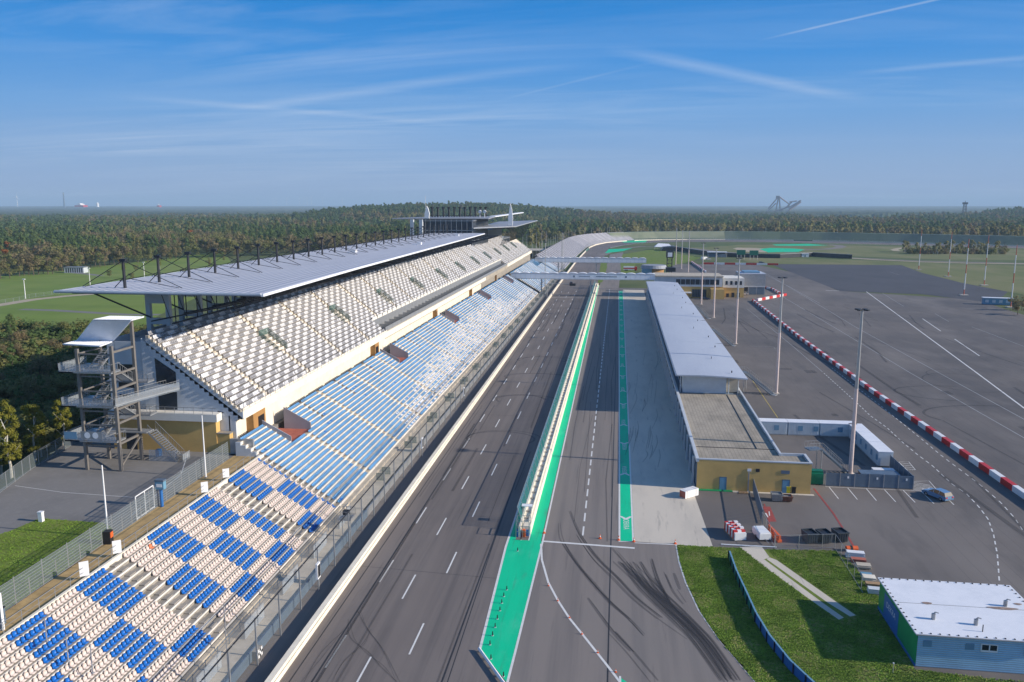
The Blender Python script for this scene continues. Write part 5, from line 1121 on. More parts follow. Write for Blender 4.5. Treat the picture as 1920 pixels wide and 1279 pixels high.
# two slim dark masts by the footbridges
for i, (q, h, nm) in enumerate([((1022, 547), 26, 'nearer footbridge'), ((1053, 508), 27, 'farther footbridge'), ((1055, 505.5), 26, 'farther footbridge, shorter of a pair')]):
    x, y = at(*q); b = thing('mast_light', f'slim grey steel mast by the stand end of the {nm}', 'mast', (x, y, 0)); MB().bar((0, 0, 0), (0, 0, h), .3, 8, .16).build('shaft', 'steel', b); g = MB(); g.box(-.5, .5, -.3, .3, h-.1, h+.35); g.build('lamp_head', 'steel dark', b)
# red and white masts
def make_rw():
    t = thing('striped_mast', 'x', 'mast', (0, 0, 0)); 
    for k, (z0, z1) in enumerate([(0, 3), (3, 11), (11, 15.5), (15.5, 23.5), (23.5, 28)]): MB().bar((0, 0, z0), (0, 0, z1), .30-.0045*z0, 8, .30-.0045*z1).build('band', 'mast red' if k % 2 == 0 else 'white', t)
    MB().box(-2.2, 2.2, -1.4, 1.4, 0, .5).build('foot', 'concrete', t); return t
r0 = make_rw()
for i, (q, lab) in enumerate(zip([(1722.4, 506), (1777.7, 519), (1807, 554), (1845, 535.5), (1895, 577)], ['leftmost of five beyond the dark asphalt pad', 'second from the left of five', 'middle one of five, standing on a pale slab', 'fourth from the left of five', 'rightmost of five, beside the blue grey hut'])):
    x, y = at(*q); b = r0 if i == 0 else dup(r0, (x, y, 0), 0, ''); b.location = (x, y, 0); b['label'] = f'tall red and white banded mast, {lab}'; b['group'] = 'red and white masts'; b.scale = (.85, .85, 1.02 if i != 4 else 1.0)
# ---- white poles on the left
for i, (x, y, h) in enumerate([(-55.36, 77.99, 8.4), (-54.62, 98.35, 8.7)]):
    b = thing('flag_pole', ['slim white pole beside the grass with a black litter bin at its foot', 'slim white pole beside the yellow annexe and the brown path'][i], 'pole', (x, y, ZC)); MB().bar((0, 0, 0), (0, 0, h), .11, 8, .07).build('shaft', 'white', b); MB().box(-.2, .2, -.2, .2, 0, .1).build('base', 'steel', b)
b = thing('litter_bin', 'black litter bin with an orange flap at the foot of a white pole', 'litter bin', (-54.35, 76.6, ZC), R(10)); MB().box(-.4, .35, -.4, .4, 0, 1.45).build('body', 'black', b); MB().box(.35, .4, -.3, .3, .7, 1.3).build('flap', 'orange', b)
b = thing('litter_bin', 'dark blue litter bin at the left picture edge beside the fence', 'litter bin', (*at(-2, 1172, ZC), ZC)); MB().box(-.4, .4, -.4, .4, 0, 1.5).build('body', 'steel blue', b); MB().box(-.44, .44, -.44, .44, 1.5, 1.58).build('lid', 'black', b)
b = thing('direction_sign', 'blue info pillar with a pale box head behind the fence', 'sign', (-54.56, 87.48, ZC)); MB().bar((0, 0, 0), (0, 0, 2.5), .2, 8).build('post', 'blue', b); MB().box(-.55, .55, -.3, .3, 2.3, 3.3).build('head', 'door blue', b); MB().box(-.6, .6, -.34, .34, 3.3, 3.5).build('cap', 'steel blue', b); MB().box(-.35, .35, -.33, -.3, 2.6, 3.0).build('panel', 'white', b)
b = thing('utility_box', 'small white utility box at the corner of grass and paving', 'utility box', (-66.0, 81.3, ZC)); MB().box(-.25, .25, -.2, .2, 0, 1.15).build('body', 'white board', b); MB().box(-.3, .3, -.25, .25, 1.15, 1.22).build('lid', 'white', b)
# ---- fences
def fence(name, label, pts, h, z0=0., step=2.5, net='net', post='steel', r=.035, tall=0, rails=2):
    t = thing(name, label, 'fence', (0, 0, 0)); rs_ = resample(pts, step)
    a = MB().bar((0, 0, 0), (0, 0, h+tall), r, 5).mesh('post', post); b_ = MB().bar((0, 0, 0), (0, 0, h*.68), r, 5).mesh('post', post)
    for k, ((x, y), rz) in enumerate(rs_[:100]): link('post', a if (not tall or k % 2 == 0) else b_, t, (x, y, z0))
    g = MB()
    for p, q in zip(pts[:-1], pts[1:]): g.add([(*p, z0+.04), (*q, z0+.04), (*q, z0+h), (*p, z0+h)], [(0, 1, 2, 3)])
    g.build('netting', net, t); g = MB()
    for p, q in zip(pts[:-1], pts[1:]):
        for zz_ in np.linspace(z0+.1, z0+h, rails): g.bar((*p, zz_), (*q, zz_), .025, 4)
    g.build('rails', post, t); return t
fence('mesh_fence', 'tall grey mesh fence with slim posts between grass and brown path', [(-54.3, 40), (-54.4, 62), (-54.95, 83.2), (-55.2, 95), (-55.33, 106.4)], 2.6, ZC, 1.9, 'net', 'steel', .045, .15, 9)
fence('mesh_fence', 'grey green mesh fence on a pale kerb along the trees left of the stair tower', [(-76, 60), (-77.84, 89.18), (-80.54, 98.43), (-82.56, 109.69), (-83, 125)], 2.2, ZC, 2.4, 'net', 'steel', .045)
b = thing('fence_gate', 'pale steel framed gate panel standing beside the blue info pillar', 'gate', (0, 0, 0)); g = MB(); a_, c_ = Vector((-55.05, 83.0, ZC)), Vector((-55.2, 86.9, ZC))
for k in (0, .5, 1): p = a_.lerp(c_, k); g.bar(p, p+Vector((0, 0, 2.9)), .07, 5)
g.bar(a_+Vector((0, 0, 2.9)), c_+Vector((0, 0, 2.9)), .06, 5); g.bar(a_+Vector((0, 0, .2)), c_+Vector((0, 0, .2)), .06, 5); g.build('frame', 'white', b); g = MB(); g.add([a_+Vector((0.03, 0, .2)), c_+Vector((0.03, 0, .2)), c_+Vector((0.03, 0, 2.9)), a_+Vector((.03, 0, 2.9))], [(0, 1, 2, 3)]); g.build('netting', 'net light', b)
# paddock fences near the skips
fence('mesh_fence', 'see-through mesh fence in front of the three dark skips', [at(1453, 1031), at(1565, 1028)], 2.0, 0, 3.2, 'net light')
fence('mesh_fence', 'see-through mesh fence slanting past the board stacks down to the white roofed hut', [at(1565, 1028), at(1618, 1113)], 2.0, 0, 3.0, 'net light')
fence('mesh_fence', 'see-through mesh fence between orange barrier and blue gate', [at(1428, 985), at(1455, 1030)], 2.0, 0, 2.4, 'net light')
b = thing('slatted_gate', 'tall blue grey slatted gate leading from the ochre wall across the yard', 'gate', (0, 0, 0)); a_, c_ = Vector((*at(1412, 922), 0)), Vector((*at(1429, 982), 0)); g = MB()
for k in np.linspace(0, 1, 24): p = a_.lerp(c_, k); g.bar(p, p+Vector((0, 0, 2.1)), .1, 4)
g.build('slats', 'steel blue', b); g = MB(); g.bar(a_+Vector((0, 0, .3)), c_+Vector((0, 0, .3)), .06, 4); g.bar(a_+Vector((0, 0, 2.1)), c_+Vector((0, 0, 2.1)), .07, 4); g.build('rails', 'steel', b)
# ---- curved barrier in the grass
cb_ = [at(*p, 0) for p in [(1367.5, 1048), (1380, 1084), (1396, 1119), (1417, 1166), (1442, 1208), (1480, 1256), (1522, 1296), (1560, 1330)]]
t = thing('guard_barrier', 'curved solid guard barrier in the grass, green at the far end turning blue', 'barrier', (0, 0, 0))
g = MB(); wall_along(g, cb_[:4], .14, .02, 1.05); g.build('panel', 'teal', t); g = MB(); wall_along(g, cb_[3:], .14, .02, 1.05); g.build('panel', 'blue', t)
pmx = MB().box(-.06, .06, -.06, .06, 0, 1.15).mesh('post', 'steel dark')
for (x, y), rz in resample(offs(cb_, -.14), 2.0): link('post', pmx, t, (x, y, 0), rz)
g = MB(); wall_along(g, cb_, .2, 1.05, 1.1); g.build('cap', 'door blue', t)
# ---- green and blue hut
M['hut blue'] = mat('light blue cladding', (.36, .60, .76), .5, var=.08, scale=.5)
M['rust'] = mat('rusty painted steel', (.20, .09, .06), .8, var=.3, scale=2)
t = thing('hut', 'flat white roofed hut with green end wall and blue ribbed side', 'hut', (30.45, 77.3, 0), R(-.6)); ZH = 3.6
g = MB(); g.box(0, 13.2, 0, 11.6, 0, ZH-.12); g.build('wall', 'blue white', t)
g = MB()
for z in np.arange(.1, ZH-.2, .22): g.box(-.0, 13.3, -.06, -.01, z, z+.12)
g.build('ribbed_cladding', 'hut blue', t)
g = MB(); g.box(-.1, -.02, -.02, 11.62, .35, ZH-.15); g.build('end_panel', 'green bright', t)
g = MB(); g.box(-.14, -.02, 0, 11.6, 0, .35); g.box(-.12, -.01, 5.2, 9.8, .3, ZH-.7); g.build('blue_panel', 'blue', t)
tm_ = text_mesh('DEKRA', .95, 'lettering', 'white'); o = link('lettering', tm_, t, (-.135, 7.5, 1.9)); o.rotation_euler = (R(90), 0, R(-90))
g = MB(); g.box(-.3, 13.6, -.3, 11.9, ZH-.12, ZH+.02); ro = g.build('roof', 'roof white', t)
g = MB()
for x in np.arange(.2, 13.3, .85): g.box(x, x+.13, -.2, -.05, ZH+.02, ZH+.09); g.box(x, x+.13, 11.6, 11.75, ZH+.02, ZH+.09)
for y in np.arange(.4, 11.5, .85): g.box(-.2, -.05, y, y+.13, ZH+.02, ZH+.09); g.box(13.2, 13.35, y, y+.13, ZH+.02, ZH+.09)
g.build('roof_clips', 'steel dark', ro)
MB().box(0, 13.3, 6.1, 6.14, ZH+.02, ZH+.05).build('roof_seam', 'steel', ro)
vent = MB(); vent.bar((0, 0, 0), (0, 0, .6), .2, 8); vent.bar((0, 0, .6), (.15, 0, .78), .07, 5); vent.bar((.15, 0, .78), (.45, 0, .7), .07, 5); vm_ = vent.mesh('vent', 'steel')
for x, y in ((2.4, 2.9), (6.2, 2.3), (10.9, 6.8), (12.6, 1.6)): link('vent', vm_, ro, (x, y, ZH+.02))
for cx_, cy_, rx_, ry_ in ((3.0, 6.3, .5, .25), (10.4, 6.2, 1.5, .28), (12.4, 7.4, .4, .2)):
    g = MB(); g.add([(cx_+rx_*math.cos(a)*(1+.15*math.sin(3*a)), cy_+ry_*math.sin(a), ZH+.056) for a in np.linspace(0, 2*math.pi, 19)[:-1]], [tuple(range(18))]); g.build('stain', 'stain', ro)
MB().bar((-.3, -.36, ZH-.05), (13.6, -.36, ZH-.05), .08, 6).build('gutter', 'steel', t)
MB().bar((6.3, 1.0, ZH+.02), (6.3, 1.0, ZH+.75), .05, 5).build('aerial', 'steel dark', ro)
for x, w in ((.5, .8), (4.4, .8)): g = MB(); g.box(x, x+w, -.1, -.06, 2.2, 2.85); g.build('window', 'glass blue', t)
for x, w in ((5.8, 1.55), (9.75, 1.5)):
    f_ = MB().box(x, x+w, -.13, -.06, 2.1, 2.95).build('window', 'white', t); g = MB(); g.box(x+.1, x+w/2-.06, -.14, -.12, 2.3, 2.85); g.box(x+w/2+.06, x+w-.1, -.14, -.12, 2.3, 2.85); g.build('pane', 'glass', f_)
MB().box(11.4, 12.3, -.1, -.06, 2.1, 2.95).build('window', 'glass blue', t)
b = thing('marker_stake', 'thin pale stake in the grass in front of the hut', 'stake', (*at(1674, 1262), 0)); MB().bar((0, 0, 0), (0, 0, 1.0), .04, 5).build('stake', 'steel', b); MB().box(-.06, .06, -.06, .06, 1.0, 1.08).build('cap', 'white', b)
# ---- containers and yard
def container(x, y, L_, rz, label, nwin, group):
    t = thing('site_container', label, 'container', (x, y, 0), rz, group); g = MB(); g.box(0, L_, 0, 2.45, .12, 2.55)
    for k in np.arange(.15, L_-.1, .3): g.box(k, k+.12, -.03, 0, .3, 2.4)
    g.build('body', 'container', t); MB().box(-.02, L_+.02, -.06, 2.5, 2.56, 2.7).build('roof', 'roof white', t)
    for k in range(nwin): g = MB(); xx = L_*(k+.5)/nwin+.4; g.box(xx, xx+.9, -.06, -.03, 1.0, 2.0); g.build('window', 'glass blue', t)
    MB().box(.0, L_, -.04, 0, .02, .2).build('base_frame', 'steel', t); return t
for k, nm in enumerate(['half hidden by the pit building', 'middle one of three', 'third, by the tall pole']): container(28.9+6.07*k, 159.5, 5.95, 0, f'white site container closing the back of the yard, {nm}', [1, 2, 1][k], 'white site containers')
container(28.9+6.07*3-.1, 159.5, 1.0, 0, 'short white container end piece beside the nearest light pole', 0, 'white site containers')
for k, nm in enumerate(['one at the near end', 'middle one', 'one at the far end']): container(46.55, 160.2-6.2*(2-k)-.2, 6.0, R(-90), f'white site container along the outer side of the yard, {nm}', 2, 'white site containers') if False else container(46.5, 147.6+6.25*k, 6.1, R(-90), f'white site container along the outer side of the yard, {nm}', 2, 'white site containers')
t = thing('panel_fence', 'solid grey metal panel fence around the container yard', 'fence', (0, 0, 0)); P = [(34.9, 130.2), (48.4, 130.2)]
pn = MB().box(0, 2.2, -.04, .04, .06, 2.15).mesh('panel', 'steel blue'); pp = MB().box(-.06, .06, -.08, .08, 0, 2.25).mesh('post', 'steel')
for k in range(6): link('panel', pn, t, (34.95+2.25*k, 130.2, 0)); link('post', pp, t, (34.9+2.25*k, 130.2, 0))
link('post', pp, t, (48.45, 130.2, 0))
for k in range(5): link('panel', pn, t, (48.45, 130.3+2.2*k, 0), R(90)); link('post', pp, t, (48.45, 132.5+2.2*k, 0))
for k in (1, 3, 5): MB().box(36.0+2.25*k, 36.25+2.25*k, 130.12, 130.15, 1.4, 1.75).build('sign', 'white board', t)
t = thing('storage_box', 'long low dark blue container with flat lid behind the grey yard fence', 'container', (41.2, 132.6, 0)); MB().box(0, 6.0, 0, 2.0, 0, 1.35).build('body', 'steel dark', t); MB().box(-.1, 6.1, -.1, 2.1, 1.36, 1.5).build('lid', 'steel blue', t)
t = thing('storage_box', 'small white lidded box between dark container and container row', 'container', (44.2, 136.2, 0)); MB().box(0, 3.4, 0, 1.2, 0, 1.0).build('body', 'container', t); MB().box(-.05, 3.45, -.05, 1.25, 1.01, 1.1).build('lid', 'white', t)
t = thing('recycling_container', 'dark green container between the ochre wall and the grey yard fence', 'container', (32.4, 130.4, 0)); MB().box(0, 2.2, 0, 1.6, .1, 1.9).build('body', 'green', t); MB().box(-.05, 2.25, .5, 1.65, 1.9, 2.2).build('lid', 'green', t)
# ---- bins, skips, boards, trailers
def wbin(x, y, m, label, z=0.): b = thing('wheelie_bin', label, 'bin', (x, y, z)); MB().prism([(-.28, -.32), (.28, -.32), (.3, .32), (-.3, .32)], .08, 1.02).build('body', m, b); MB().box(-.33, .33, -.38, .38, 1.03, 1.12).build('lid', m, b); g = MB(); g.bar((-.3, .3, .1), (.3, .3, .1), .1, 8); g.build('wheels', 'black', b); return b
wbin(*at(1477, 924), 'yellow', 'yellow wheeled bin right of the right-hand blue door of the ochre wall'); wbin(*at(1487.5, 925), 'black', 'black wheeled bin with white label beside the yellow bin')
wbin(*at(1457, 922), 'blue', 'blue wheeled bin left of the right-hand door of the ochre wall'); wbin(*at(1434, 921), 'black', 'black wheeled bin at the left end of the group near the slatted gate')
wbin(*at(1441, 921), 'black', 'black wheeled bin second in the group near the slatted gate'); wbin(*at(1449, 921), 'red', 'dark red wheeled bin between black bins and the blue bin')
t = thing('skip', 'black lidded waste container against the ochre wall', 'waste container', (*at(1381, 919), 0)); MB().prism([(0, 0), (1.35, 0), (1.35, 1.0), (0, 1.0)], .15, 1.25).build('body', 'black', t); g = MB(); g.extr_y([(0, 1.25), (.7, 1.5), (1.35, 1.25)], -.05, 1.05); g.build('lid', 'black', t)
t = thing('pallet', 'wooden pallet lying in front of the black waste container', 'pallet', (*at(1386, 926), 0)); g = MB()
for k in range(5): g.box(0, 1.4, k*.2, k*.2+.14, .1, .14)
g.build('boards', 'wood', t); g = MB(); [g.box(x, x+.12, 0, .95, 0, .1) for x in (0, .64, 1.28)]; g.build('bearers', 'wood', t)
M['skip grey'] = mat('dark grey skip steel', (.06, .075, .09), .6, .2, var=.2, scale=1)
def skip(x, y, w, d, h, m, label, rz=0., fill=None):
    t = thing('skip', label, 'skip', (x, y, 0), rz); g = MB(); b = [(.12, .12), (w-.12, .12), (w-.12, d-.12), (.12, d-.12)]; tp = [(0, 0), (w, 0), (w, d), (0, d)]
    g.add([(*p, .1) for p in b]+[(*p, h) for p in tp], [(3, 2, 1, 0), (0, 1, 5, 4), (1, 2, 6, 5), (2, 3, 7, 6), (3, 0, 4, 7)]); g.add([(*p, h) for p in tp]+[(.12, .12, h), (w-.12, .12, h), (w-.12, d-.12, h), (.12, d-.12, h)], [(0, 1, 5, 4), (1, 2, 6, 5), (2, 3, 7, 6), (3, 0, 4, 7)])
    g.build('tub', m, t); g = MB(); g.box(.13, w-.13, .13, d-.13, .2, h-.18); g.build('load', fill or 'steel dark', t)
    g = MB()
    for k in np.linspace(.3, w-.3, 4): g.box(k-.04, k+.04, -.05, .03, .15, h)
    g.box(-.04, w+.04, -.05, -.0, h-.12, h); g.build('ribs', m, t); return t
skip(*at(1447, 941), 1.7, 1.5, 1.2, 'steel', 'grey metal skip in front of the bins by the ochre wall', 0, 'steel'); skip(*at(1465, 941.5), 1.7, 1.3, .9, 'rust', 'rust red low skip right of the grey metal skip', 0, 'steel')
for i, q in enumerate([(1514, 1021), (1541, 1021), (1571, 1019)]): skip(*at(*q), 1.6, 1.9, 1.45, 'skip grey', f'dark grey skip behind the mesh fence, {["left", "middle", "right"][i]} one of three', R(16), 'steel dark')
t = thing('drum', 'orange and black drum lying behind the right dark skip', 'drum', (*at(1586, 1033), .35)); MB().bar((0, 0, 0), (1.5, .2, 0), .35, 10).build('shell', 'orange', t); MB().bar((.5, .07, 0), (.8, .11, 0), .37, 10).build('band', 'black', t)
def boards(q, w, d, h, m, label, rz):
    t = thing('board_stack', label, 'board stack', (*at(*q), 0), rz, 'board stacks along the fence'); g = MB()
    for k in range(int(h/.14)): e = random.uniform(-.06, .06); g.box(e, w+e, e, d, .14*k+.1, .14*k+.21)
    g.build('boards', m, t); MB().box(.2, w-.2, .1, d-.1, 0, .1).build('bearers', 'wood', t)
for q, w, d, h, m, l in [((1587, 1046), 2.2, .9, .8, 'white', 'white board stack, topmost of the row on the fence'), ((1596, 1055), 1.8, .8, .5, 'brick red', 'reddish brown board stack below the topmost white one'), ((1606, 1067), 1.7, 1.1, .5, 'stand light', 'beige board stack with an orange bit beside it'), ((1614, 1080), 1.3, .5, .3, 'door blue', 'thin pale blue board stack in the middle of the row'), ((1618, 1090), 1.5, 1.1, .5, 'cream wall', 'cream board stack in the lower part of the row'), ((1624, 1101), 2.1, .7, .45, 'wood', 'brown timber stack above the lowest pale one'), ((1628, 1114), 1.9, .9, .6, 'container', 'pale grey board stack, lowest of the row beside the hut')]: boards(q, w, d, h, m, l, R(-6))
# stacked tubes in red and white
t = thing('tube_trailer', 'stack of red and white plastic barrier tubes on the yard asphalt', 'barrier stack', (*at(1386, 1012), 0), R(14))
for m, par in (('red', 0), ('white', 1)):
    g = MB()
    for j in range(7):
        for k in range(3):
            if (j+k) % 2 == par: g.box(-.8+k*.55, -.28+k*.55, j*.5, j*.5+.46, .12, 1.3+.12*k*(j % 2))
    g.build('tubes', m, t)
MB().box(-.85, .85, -.05, 3.5, 0, .12).build('pallet', 'wood', t); MB().box(-.8, .8, -.45, -.05, .1, 1.1).build('end_block', 'white', t)
t = thing('trailer', 'small white box trailer beside the red and white tube stack', 'trailer', (*at(1424, 1017), 0), R(12)); MB().box(0, 1.6, 0, 2.7, .35, 1.15).build('body', 'white', t); MB().box(.1, 1.5, .1, 2.6, 1.15, 1.28).build('lid', 'white board', t); g = MB()
for x in (.0, 1.45): g.bar((x, 1.3, .3), (x+.15, 1.3, .3), .3, 10)
g.build('wheel', 'black', t); MB().bar((.8, 0, .4), (.8, -1.1, .35), .05, 5).build('drawbar', 'steel', t)
t = thing('water_barrier', 'long orange red plastic barrier leaning along the mesh fence', 'barrier', (*at(1462, 1018), 0), R(101)); MB().extr_y([(0, 0), (0, .35)], 0, 1) if False else None; g = MB(); g.box(0, 3.9, -.3, .3, .05, .35); g.box(.03, 3.87, -.14, .14, .35, 1.0); g.build('body', 'orange', t); MB().box(.1, 3.8, -.17, .17, .7, .78).build('groove', 'red', t)
t = thing('barrier_bundle', 'wrapped white bundle of foam barriers lying skewed on the concrete apron', 'bundle', (*at(1285, 936), 0), R(41)); g = MB(); g.box(0, 2.9, 0, 1.25, .05, 1.2); g.build('bundle', 'white board', t); g = MB(); g.box(-.05, 0, .05, 1.2, .1, 1.1); g.build('end_cap', 'brick red', t); g = MB(); [g.box(x, x+.06, -.02, 1.27, .04, 1.22) for x in (.4, 2.3)]; g.build('straps', 'pole pink', t)
t = thing('edge_rail', 'low white rail lying at the edge of asphalt and grass', 'rail', (*at(1352, 1022), 0)); MB().bar((0, 0, .1), (7.2, 0, .1), .09, 6).build('rail', 'white', t); g = MB(); [g.box(x, x+.12, -.1, .1, 0, .12) for x in (.2, 3.4, 6.8)]; g.build('feet', 'steel', t)
# steel frame shadow caster: goal-like frame leaning on the gate
# ---- cars
def make_car(m, label, x, y, rz, s=1.0, van=False):
    t = thing('parked_car', label, 'car', (x, y, 0), rz); t.scale = (s, s, s)
    def sect(pr, w0, w1):   # profile points (x, z) with half-width by height
        n = len(pr); v = [(a, -(w0 if z < .95 else w1), z) for a, z in pr]+[(a, (w0 if z < .95 else w1), z) for a, z in pr]; return v, [tuple(range(n)), tuple(range(2*n-1, n-1, -1))]+[(i, n+i, n+(i+1) % n, (i+1) % n) for i in range(n)]
    lo = [(-2.2, .3), (-2.25, .6), (-2.2, .92), (-.9, .94), (1.1, .93), (1.95, .8), (2.2, .6), (2.2, .3)]; g = MB(); v, f = sect(lo, .88, .84); g.add(v, f)
    hi = [(-2.12, .92), (-1.8, 1.42), (-.9, 1.5), (.1, 1.47), (1.05, .93)]; n = 5; hw = [.82, .66, .64, .64, .78]
    v = [(a, -w, z) for (a, z), w in zip(hi, hw)]+[(a, w, z) for (a, z), w in zip(hi, hw)]; g.add(v, [(1, 2, 7, 6), (2, 3, 8, 7)]); g.build('body', m, t)
    g = MB(); e = .012; g.add(v, [(0, 1, 6, 5)]); g.build('rear_window', 'black', t); g = MB(); g.add(v, [(3, 4, 9, 8)]); g.build('windscreen', 'glass', t)
    g = MB(); g.add(v, [(4, 3, 2, 1, 0)]); g.add(v, [(5, 6, 7, 8, 9)]); g.build('side_windows', 'glass', t)
    g = MB(); [g.add([(a, s_*.80, .93), (a+.1, s_*.80, .93), (a+.1, s_*.655, 1.46), (a, s_*.655, 1.46)], [(0, 1, 2, 3)]) for a in (-.95, .05) for s_ in (-1, 1)]; g.build('pillars', m, t)
    wm = MB(); wm.bar((0, -.1, 0), (0, .1, 0), .32, 12); wme = wm.mesh('wheel', 'black'); rm2 = MB().bar((0, -.105, 0), (0, .105, 0), .18, 10).mesh('rim', 'steel')
    for a in (-1.35, 1.35):
        for b_ in (-.8, .8): w_ = link('wheel', wme, t, (a, b_, .32)); link('rim', rm2, w_)
    for b_ in (-.62, .62): MB().box(2.15, 2.23, b_-.18, b_+.18, .58, .74).build('headlight', 'white', t); MB().box(-2.27, -2.2, b_-.16, b_+.16, .66, .86).build('tail_light', 'red', t)
    return t
M['car silver'] = mat('silver blue car paint', (.20, .34, .52), .25, .3, var=.03); M['car white'] = mat('white car paint', (.75, .76, .78), .3, var=.03); M['car dark'] = mat('dark blue car paint', (.02, .03, .06), .25, .2, var=.03)
cx_, cy_ = at(1757, 933); make_car('car silver', 'silver blue estate car parked at the hatched end of the parking bays', cx_, cy_, R(118))
make_car('car white', 'white car parked in front of the grey garage doors', *at(1395, 553), R(172), 1.0); make_car('car white', 'white car half hidden behind the ochre office corner', *at(1362, 549), R(178))
make_car('car dark', 'dark blue car parked beside the fifth light pole', *at(1322, 562), R(5)); make_car('car dark', 'small dark car standing on the straight in front of the nearer footbridge', *at(1071, 533), R(92))
make_car('car white', 'white car in the kart paddock behind the round building', *at(1328, 487), R(5)); make_car('car dark', 'dark car at the right end of the far red and white barrier', *at(1428, 494), R(5))
# ---- red and white barrier blocks
def blocks(pts, L_, w, h, group, lr, lw, start=0):
    rs_ = resample(pts, L_); ms = [MB().prism([(0.04, -w/2), (L_-.04, -w/2), (L_-.04, w/2), (.04, w/2)], 0, h).mesh('barrier_block', m) for m in ('red', 'white')]
    for m_ in ms:
        b_ = m_; 
    for k, ((x, y), rz) in enumerate(rs_):
        i = (k+start) % 2; o = link('barrier_block', ms[i], None, (x, y, 0), rz); tag(o, lw if i else lr, 'barrier', group)
blocks([(64.6, 108), (64.0, 153), (63.2, 198), (63.7, 281), (66.2, 391)], 3.9, .85, 1.0, 'red and white blocks beside the paddock road', 'red block in the long red and white barrier line beside the paddock road', 'white block in the long red and white barrier line beside the paddock road')
blocks([at(1420, 564.5), at(1470, 555)], 4.0, .9, 1.2, 'red and white blocks at the barrier corner', 'red block in the short barrier arm at the far corner', 'white block in the short barrier arm at the far corner', 1)
blocks([at(1463, 552), at(1447, 543), at(1430, 540)], 3.6, .85, 1.0, 'red and white blocks behind the corner', 'red block in the small hook of barriers by the garages', 'white block in the small hook of barriers by the garages')
blocks([at(1319, 495.5), at(1440, 497)], 8.0, 1.0, 1.4, 'far red and white barrier row', 'red block in the far barrier row by the kart paddock', 'white block in the far barrier row by the kart paddock')
blocks([at(1296, 492), at(1322, 510)], 5, 1.0, 1.2, 'dark kart barrier row', 'red block in the slanting kart paddock row behind the office', 'white block in the slanting kart paddock row behind the office')
# ---- office building at the end of the pit building
def px2(px_, py_, y): return aty(px_, py_, y)
t = thing('office_building', 'two storey race office with grey upper floor, ochre base and window band', 'office building', (0, 0, 0))
g = MB(); g.box(20.6, 53.0, 403, 421, 5.6, 10.3); g.build('upper_wall', 'blue white', t); g = MB(); g.box(30, 53.4, 403.4, 421, 0, 5.5); g.build('base_wall', 'yellow wall', t)
MB().box(47.2, 53.6, 398.6, 403.3, 0, 4.8).build('porch', 'yellow wall', t); g = MB(); g.box(20.2, 53.4, 402.4, 421.5, 10.3, 10.9); g.build('flat_roof', 'stand light', t)
for k in range(9): MB().box(30.6+2.35*k, 32.7+2.35*k, 402.9, 402.97, 6.6, 9.2).build('window', 'glass', t)
MB().box(38.5, 45.5, 403.3, 403.37, .4, 4.2).build('garage_door', 'steel dark', t)
g = MB(); [g.box(x, x+.15, 403.25, 403.3, .4, 4.2) for x in np.arange(38.7, 45.5, .85)]; g.build('door_slats', 'steel blue', t)
MB().box(30.0, 38, 399.5, 403.2, 2.6, 3.0).build('canopy', 'white', t)
t = thing('garage_block', 'pale grey garage block with three doors and ochre side, beside the offices', 'building', (0, 0, 0))
g = MB(); g.box(53.8, 64.2, 407, 424, 4.9, 9.6); g.build('upper_wall', 'white wall', t); MB().box(53.8, 64.2, 407.3, 424, 0, 4.85).build('base_wall', 'yellow wall', t)
for k in range(4): MB().box(55+2.3*k, 56.1+2.3*k, 406.9, 406.96, 6.3, 8.2).build('window', 'glass', t)
for k in range(3): MB().box(55.6+2.6*k, 57+2.6*k, 407.2, 407.26, .1, 2.4 if k else 2.0).build('door', 'steel dark', t)
g = MB(); g.box(64.3, 77.0, 422, 438, 0, 10.4); g.build('garage_wall', 'steel', t); MB().box(64.2, 77.1, 421.9, 438.1, 10.4, 10.8).build('roof', 'roof pale', t)
MB().box(66.5, 74.5, 425, 434, 10.8, 11.6).build('roof_unit', 'glass blue', t)
MB().box(64.3, 77.0, 421.7, 421.95, 3.9, 4.4).build('door_lintel', 'blue white', t)
for k in range(3): MB().box(65.0+4.05*k, 68.4+4.05*k, 421.85, 421.98, 0.1, 3.8).build('garage_door', 'steel blue' if k else 'black', t)
t = thing('round_pavilion', 'round pavilion with grey disc roof and orange wall beside the farther footbridge', 'pavilion', (24.6, 508, 0))
def disc(g, r0, z0, z1, n=28, r1=None): g.bar((0, 0, z0), (0, 0, z1), r0, n, r1)
g = MB(); disc(g, 6.2, 0, 6.6); g.build('wall', 'orange wall', t); g = MB(); disc(g, 8.3, 6.6, 8.6, 28, 7.4); g.build('roof', 'roof mid', t); g = MB(); g.box(-7.6, -1.5, -7.0, -3.0, 0, 6.5); g.build('glass_front', 'glass blue', t)
MB().box(3.3, 4.8, -5.6, -5.0, 2.5, 4.2).build('window', 'glass', t)
t = thing('scoring_tower', 'dark lattice scoring tower with a small white clock face at the top', 'tower', (29.6, 440, 0)); g = MB()
for x in (-1.3, 1.3):
    for y in (-1.3, 1.3): g.bar((x, y, 0), (x, y, 20.5), .2, 5)
for k in range(11):
    z = 1.0+k*1.9
    for a, b_ in (((-1.3, -1.3), (1.3, -1.3)), ((1.3, -1.3), (1.3, 1.3)), ((1.3, 1.3), (-1.3, 1.3)), ((-1.3, 1.3), (-1.3, -1.3))): g.bar((*a, z), (*b_, z), .1, 4); g.bar((*a, z), (*b_, z+1.9 if z+1.9 < 20.6 else z), .07, 4)
g.build('lattice', 'steel dark', t); MB().box(-1.9, 1.9, -1.7, 1.7, 17.5, 20.9).build('clock_box', 'steel dark', t); MB().box(-1.2, 1.2, -1.78, -1.7, 18.0, 20.3).build('clock_face', 'white board', t)
